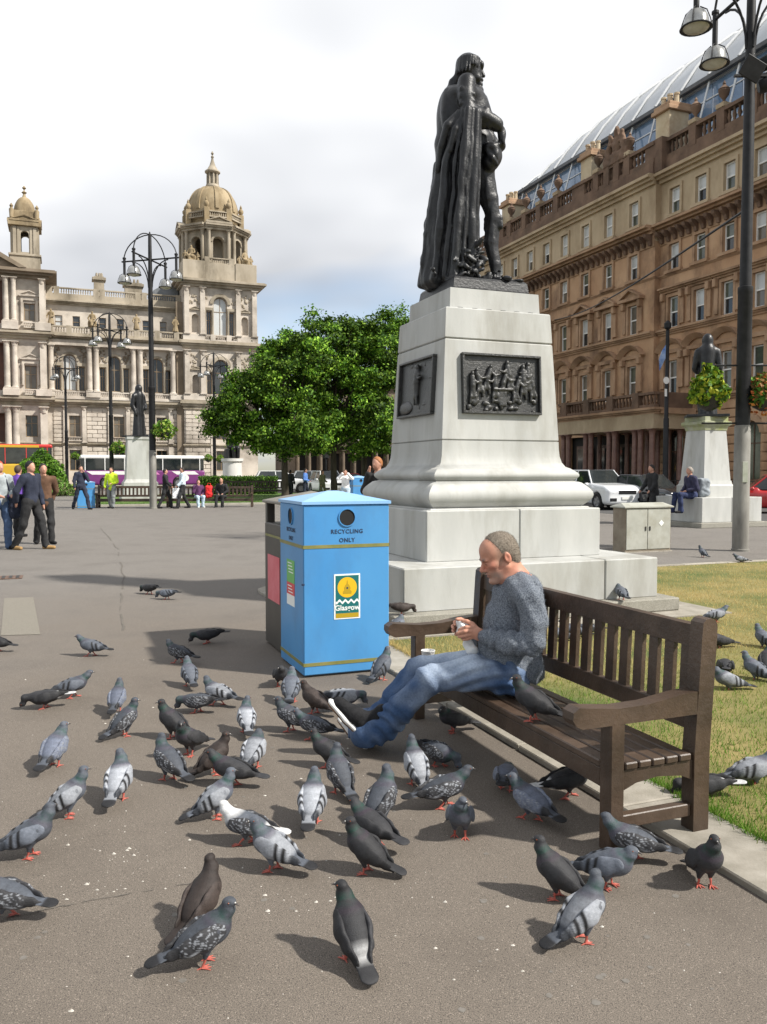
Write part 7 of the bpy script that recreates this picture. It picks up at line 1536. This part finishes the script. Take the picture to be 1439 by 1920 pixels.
for px, Y, rz, p_, sv, lab in ((528, 62, 12, M_cwhite, True, 'white car by the end of the hedge, under the tree'), (562, 66, 10, M_csil, False, 'silver car between two tree trunks'), (596, 63, 8, M_csil, True, 'silver grey car behind the person in blue'), (615, 58, -70, M_cwhite, True, 'white car facing us beside the second tree trunk'), (664, 66, 8, M_cred, False, 'dark red car behind the person in white'), (708, 60, -60, M_cwhite, False, 'white car partly hidden by the pedestal and ginger man'), (1450, 31.5, 160, M_cred, False, 'red car at the picture edge beyond the lamp post')):
    q = at(px, 900, Y); car((q.x, Y, .004), R(rz), lab, p_, sv, .05)
def coach(loc, rz, label, Ln, Hh, glass_z, lower, upper, name='coach', cat='bus', roof=None):
    t = empty(name, loc, rz, label, cat); W2 = 1.25
    s = SDF((-Ln/2-.2, -1.4, .15), (Ln/2+.2, 1.4, Hh+.1), .07); s.box((0, 0, (.3+glass_z)/2), (Ln/2, W2, (glass_z-.3)/2), k=0, rd=.2)
    for x in (Ln*.30, -Ln*.28): s.cap((x, -1.6, .5), (x, 1.6, .5), .56, k=.01, sub=True)
    link('body', s.mesh('body', lower), t); s = SDF((-Ln/2-.2, -1.4, glass_z-.4), (Ln/2+.2, 1.4, Hh+.1), .07); s.box((0, 0, (glass_z+Hh)/2-.1), (Ln/2-.08, W2-.05, (Hh-glass_z)/2+.05), k=0, rd=.15); link('glasshouse', s.mesh('glasshouse', M_cgl), t)
    s = SDF((-Ln/2-.2, -1.4, Hh-.6), (Ln/2+.2, 1.4, Hh+.1), .06); s.box((0, 0, Hh-.2), (Ln/2-.02, W2, .2), k=0, rd=.17); link('roof', s.mesh('roof', roof or upper), t)
    for k in range(7):
        x = -Ln/2+.5+k*(Ln-1)/6
        for q in (-1, 1): MB().box(x-.04, x+.04, q*(W2-.06), q*(W2-.01), glass_z-.05, Hh-.2).build('window_pillar', upper, t)
    wheels(t, (Ln*.30, -Ln*.28), W2, .5); return t
M_pur = mat('purple_coach_paint', (.13, .025, .13), (.22, .05, .20), scale=.4, rough=.3, coat=.4); M_yel = mat('yellow_bus_paint', (.55, .34, .02), rough=.3, coat=.4); M_redb = mat('red_bus_paint', (.52, .035, .03), rough=.3, coat=.4); M_pink = mat('pink_stripe', (.62, .22, .45), rough=.4)
q = at(268, 885, 81); cch = coach((q.x, 81, .004), TH+PI, 'long purple and white coach parked behind the slender white pedestal', 11.6, 3.15, 1.75, M_pur, M_wht)
for a, b, m_ in ((-5.2, -2.6, M_wht), (-1.5, .6, M_pink), (1.4, 5.2, M_wht)):
    mb = MB(); mb.prism([(a, 1.30), (b-.5, 1.30), (b, 1.62), (a+.4, 1.62)], 1.252, 1.262); mb.build('livery_stripe', m_, cch)
for x in (-3.9, 3.2): mb = MB(); disc(mb, x, 1.262, .98, .34, 20, .008); mb.build('livery_disc', M_wht, cch)
q = at(-28, 885, 82); bs = coach((q.x, 82, .004), TH+PI, 'yellow bus with red upper edge at the picture edge behind the shrub', 12.5, 4.3, 2.4, M_yel, M_redb, name='bus', roof=M_redb)
MB().box(-5, 2.2, 1.20, 1.26, 3.95, 4.2, .02).build('advert_band', M_yel, bs)
tl = at(612, 860, 58); t = empty('traffic_signal', (tl.x, 58, 0), TH, 'traffic light glowing red among the tree trunks', 'traffic light'); MB().lathe([(.06, 0), (.06, 3.4)], 10).build('pole', M_post, t); MB().box(-.17, .17, -.12, .12, 2.5, 3.5, .02).build('housing', M_post, t)
mb = MB(); disc(mb, 0, -.122, 3.28, .11, 14, .01); m_ = mat('red_signal', (.8, .05, .02), rough=.3); m_.node_tree.nodes['Principled BSDF'].inputs['Emission Color'].default_value = (1, .05, .02, 1); m_.node_tree.nodes['Principled BSDF'].inputs['Emission Strength'].default_value = 1.2; mb.build('red_lens', m_, t)
# overhead cable slung from the lamp post towards the hotel
a = at(1396, 395, lp.y); b = at(1040, 600, 58); mb = MB(); mb.tube([a.lerp(b, k/14)-Vector((0, 0, 1.2*math.sin(PI*k/14)*.35)) for k in range(15)], .028, 5); o = mb.build('overhead_cable', M_post, smooth=60); tag(o, 'thin black cable slung from the tall lamp post across to the hotel front', 'cable')
# ------------------------------------------------------------------ trees, hedge, shrubs
M_bark = mat('dark_bark', (.035, .026, .018), (.07, .055, .04), scale=8, rough=.95, bump=.6, bscale=30, stretch=4)
GREENS = ((.050, .125, .010), (.090, .195, .014), (.15, .28, .024), (.030, .080, .010), (.20, .33, .035))
def tree(px, Y, label, trunk_h, blobs, n, leaf=.165, lean=0.0, group='trees on the far side of the square'):
    q = at(px, 885, Y); t = empty('tree', (q.x, Y, 0), 0, label, 'tree', group)
    mb = MB(); mb.tube([(0, 0, -.05), (.03, 0, .4), (.0, .03, trunk_h*.6), (lean*.3, 0, trunk_h), (lean, .1, trunk_h*1.9), (lean*1.2, 0, trunk_h*2.6)], [.27, .20, .17, .15, .09, .04], 10); mb.build('trunk', M_bark, t, smooth=60)
    lm = MB(); cl = []
    for c, r in blobs:
        P0 = Vector((lean*.4, 0, trunk_h*1.05)); C_ = Vector(c); lm.tube([P0, P0.lerp(C_, .5)+Vector((0, 0, -.2)), C_], [.09, .06, .02], 6)
        k = int(r*r*15)
        for _ in range(k):                                    # leaf clumps spread over and through each bough's volume
            d = Vector(RNG.normal(0, 1, 3)).normalized(); rr_ = r*RNG.uniform(.62, 1.08); cl.append((C_+Vector((d.x*rr_, d.y*rr_, d.z*rr_*.9)), RNG.uniform(.26, .58), d))
    for c_, s_, d in cl[::7]: lm.tube([Vector((lean*.6, 0, trunk_h*1.5)).lerp(c_, .35), c_], [.03, .01], 4)
    tag(lm.build('limbs', M_bark, t, smooth=60), kind='stuff') if False else lm.build('limb', M_bark, t, smooth=60)
    per = max(6, n//len(cl)); C0 = np.array([tuple(c_) for c_, s_, d in cl]); S0 = np.array([s_ for c_, s_, d in cl]); D0 = np.array([tuple(d) for c_, s_, d in cl]); tone = RNG.uniform(.4, 1.45, len(cl))*(.75+.45*RNG.random(len(cl)))
    P = np.repeat(C0, per, 0)+RNG.normal(0, 1, (len(cl)*per, 3))*np.repeat(S0, per)[:, None]*np.array([.52, .52, .34]); A = np.repeat(D0, per, 0)*.8+np.array([0, 0, .5])
    leafy('crown', P, leaf, GREENS, 'tree_leaf', t, aim=A, shade=np.repeat(tone, per)); return t
tree(626, 47, 'tallest leafy green tree, directly behind the bin lids', 2.7, [((-2.4, 0, 5.0), 1.7), ((-1.6, .5, 7.3), 1.8), ((.2, -.3, 8.5), 1.7), ((.4, .4, 5.8), 2.0), ((-1.2, -.3, 3.4), 1.1), ((1.3, -.2, 3.3), 1.1), ((2.0, 0, 7.2), 1.7), ((2.2, -.5, 4.6), 1.6), ((-.8, -.8, 4.2), 1.5), ((-2.9, .2, 6.9), 1.3), ((1.7, .3, 8.9), 1.1), ((-3.4, .2, 8.3), .75), ((-3.8, .1, 6.6), 1.1), ((-.9, 0, 9.5), 1.0), ((.9, .2, 9.6), .9), ((2.9, 0, 8.6), 1.2), ((-2.0, 0, 8.8), .9)], 74000)
tree(534, 44, 'lower spreading dark tree in front of the domed tower', 2.5, [((-2.9, 0, 4.3), 1.3), ((-1.6, -.2, 5.1), 1.5), ((0, 0, 6.3), 1.8), ((.9, -.4, 4.0), 1.5), ((-.8, .4, 3.7), 1.4), ((.4, -.3, 3.2), 1.0), ((-1.9, .1, 3.3), .9), ((1.3, .2, 7.6), 1.5), ((-.3, .2, 7.9), 1.0), ((-3.6, .1, 4.9), .7), ((-2.2, .2, 6.2), 1.0)], 52000)
tree(684, 50, 'leafy tree half hidden by the tall pedestal', 2.7, [((-.8, 0, 6.0), 1.9), ((.8, 0, 8.6), 1.9), ((1.6, 0, 6.0), 2.0), ((-.2, -.4, 4.4), 1.6), ((1.2, -.4, 3.6), 1.2), ((2.4, .2, 9.2), 1.4), ((1.0, .3, 10.2), 1.1), ((2.0, .2, 10.4), 1.0), ((-.6, 0, 9.2), 1.1)], 34000)
# clipped hedge
q = at(446, 885, 57); hg = empty('clipped_hedge', (q.x, 57, .05), TH*.3, 'long clipped green hedge behind the far benches', 'hedge')
n = 9000; x = RNG.uniform(-2.6, 2.7, n); f = RNG.integers(0, 3, n); y = np.where(f == 0, -.55, np.where(f == 1, RNG.uniform(-.55, .55, n), .55)); z = np.where(f == 1, 1.12, RNG.uniform(.02, 1.12, n))
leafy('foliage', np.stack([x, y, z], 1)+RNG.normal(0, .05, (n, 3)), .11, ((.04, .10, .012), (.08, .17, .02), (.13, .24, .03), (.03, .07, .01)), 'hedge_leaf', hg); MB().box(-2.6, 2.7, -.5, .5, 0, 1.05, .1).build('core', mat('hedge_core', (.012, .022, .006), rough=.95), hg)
# round shrub and bedding at the square's edge
def shrub(px, Y, label, rx, rz_, n, cols, z0=0.06, leaf=.17, core=True):
    q = at(px, 885, Y); t = empty('shrub', (q.x, Y, z0), 0, label, 'shrub'); d = RNG.normal(0, 1, (n, 3)); d /= np.linalg.norm(d, axis=1)[:, None]; d[:, 2] = np.abs(d[:, 2])
    P = d*np.array([rx, rx*.8, rz_])*RNG.uniform(.55, 1.05, (n, 1))**.6*(1+.10*np.sin(d[:, 0:1]*7+1)*np.cos(d[:, 2:3]*6)); leafy('foliage', P, leaf, cols, 'shrub_leaf', t, aim=d*.6)
    mb = MB()
    for k in range(7): a = 2*PI*k/7; mb.tube([(0, 0, 0), (.2*rx*math.cos(a), .2*rx*math.sin(a), .4*rz_), (.6*rx*math.cos(a), .5*rx*math.sin(a), .8*rz_)], [.06, .04, .015], 5)
    mb.build('stem', M_bark, t); return t
shrub(76, 55, 'big round bright green shrub behind the man in black cap', 1.85, 2.75, 9000, ((.07, .17, .015), (.12, .25, .025), (.18, .32, .04), (.05, .12, .012)))
shrub(104, 53.6, 'low mixed flowering plant at the foot of the round shrub', 1.2, 1.0, 2400, ((.10, .22, .03), (.16, .28, .06), (.20, .20, .10)), leaf=.14)
shrub(140, 56, 'small yellow green bush beside the distant lamp post', .5, .7, 700, ((.20, .30, .03), (.28, .36, .05)))
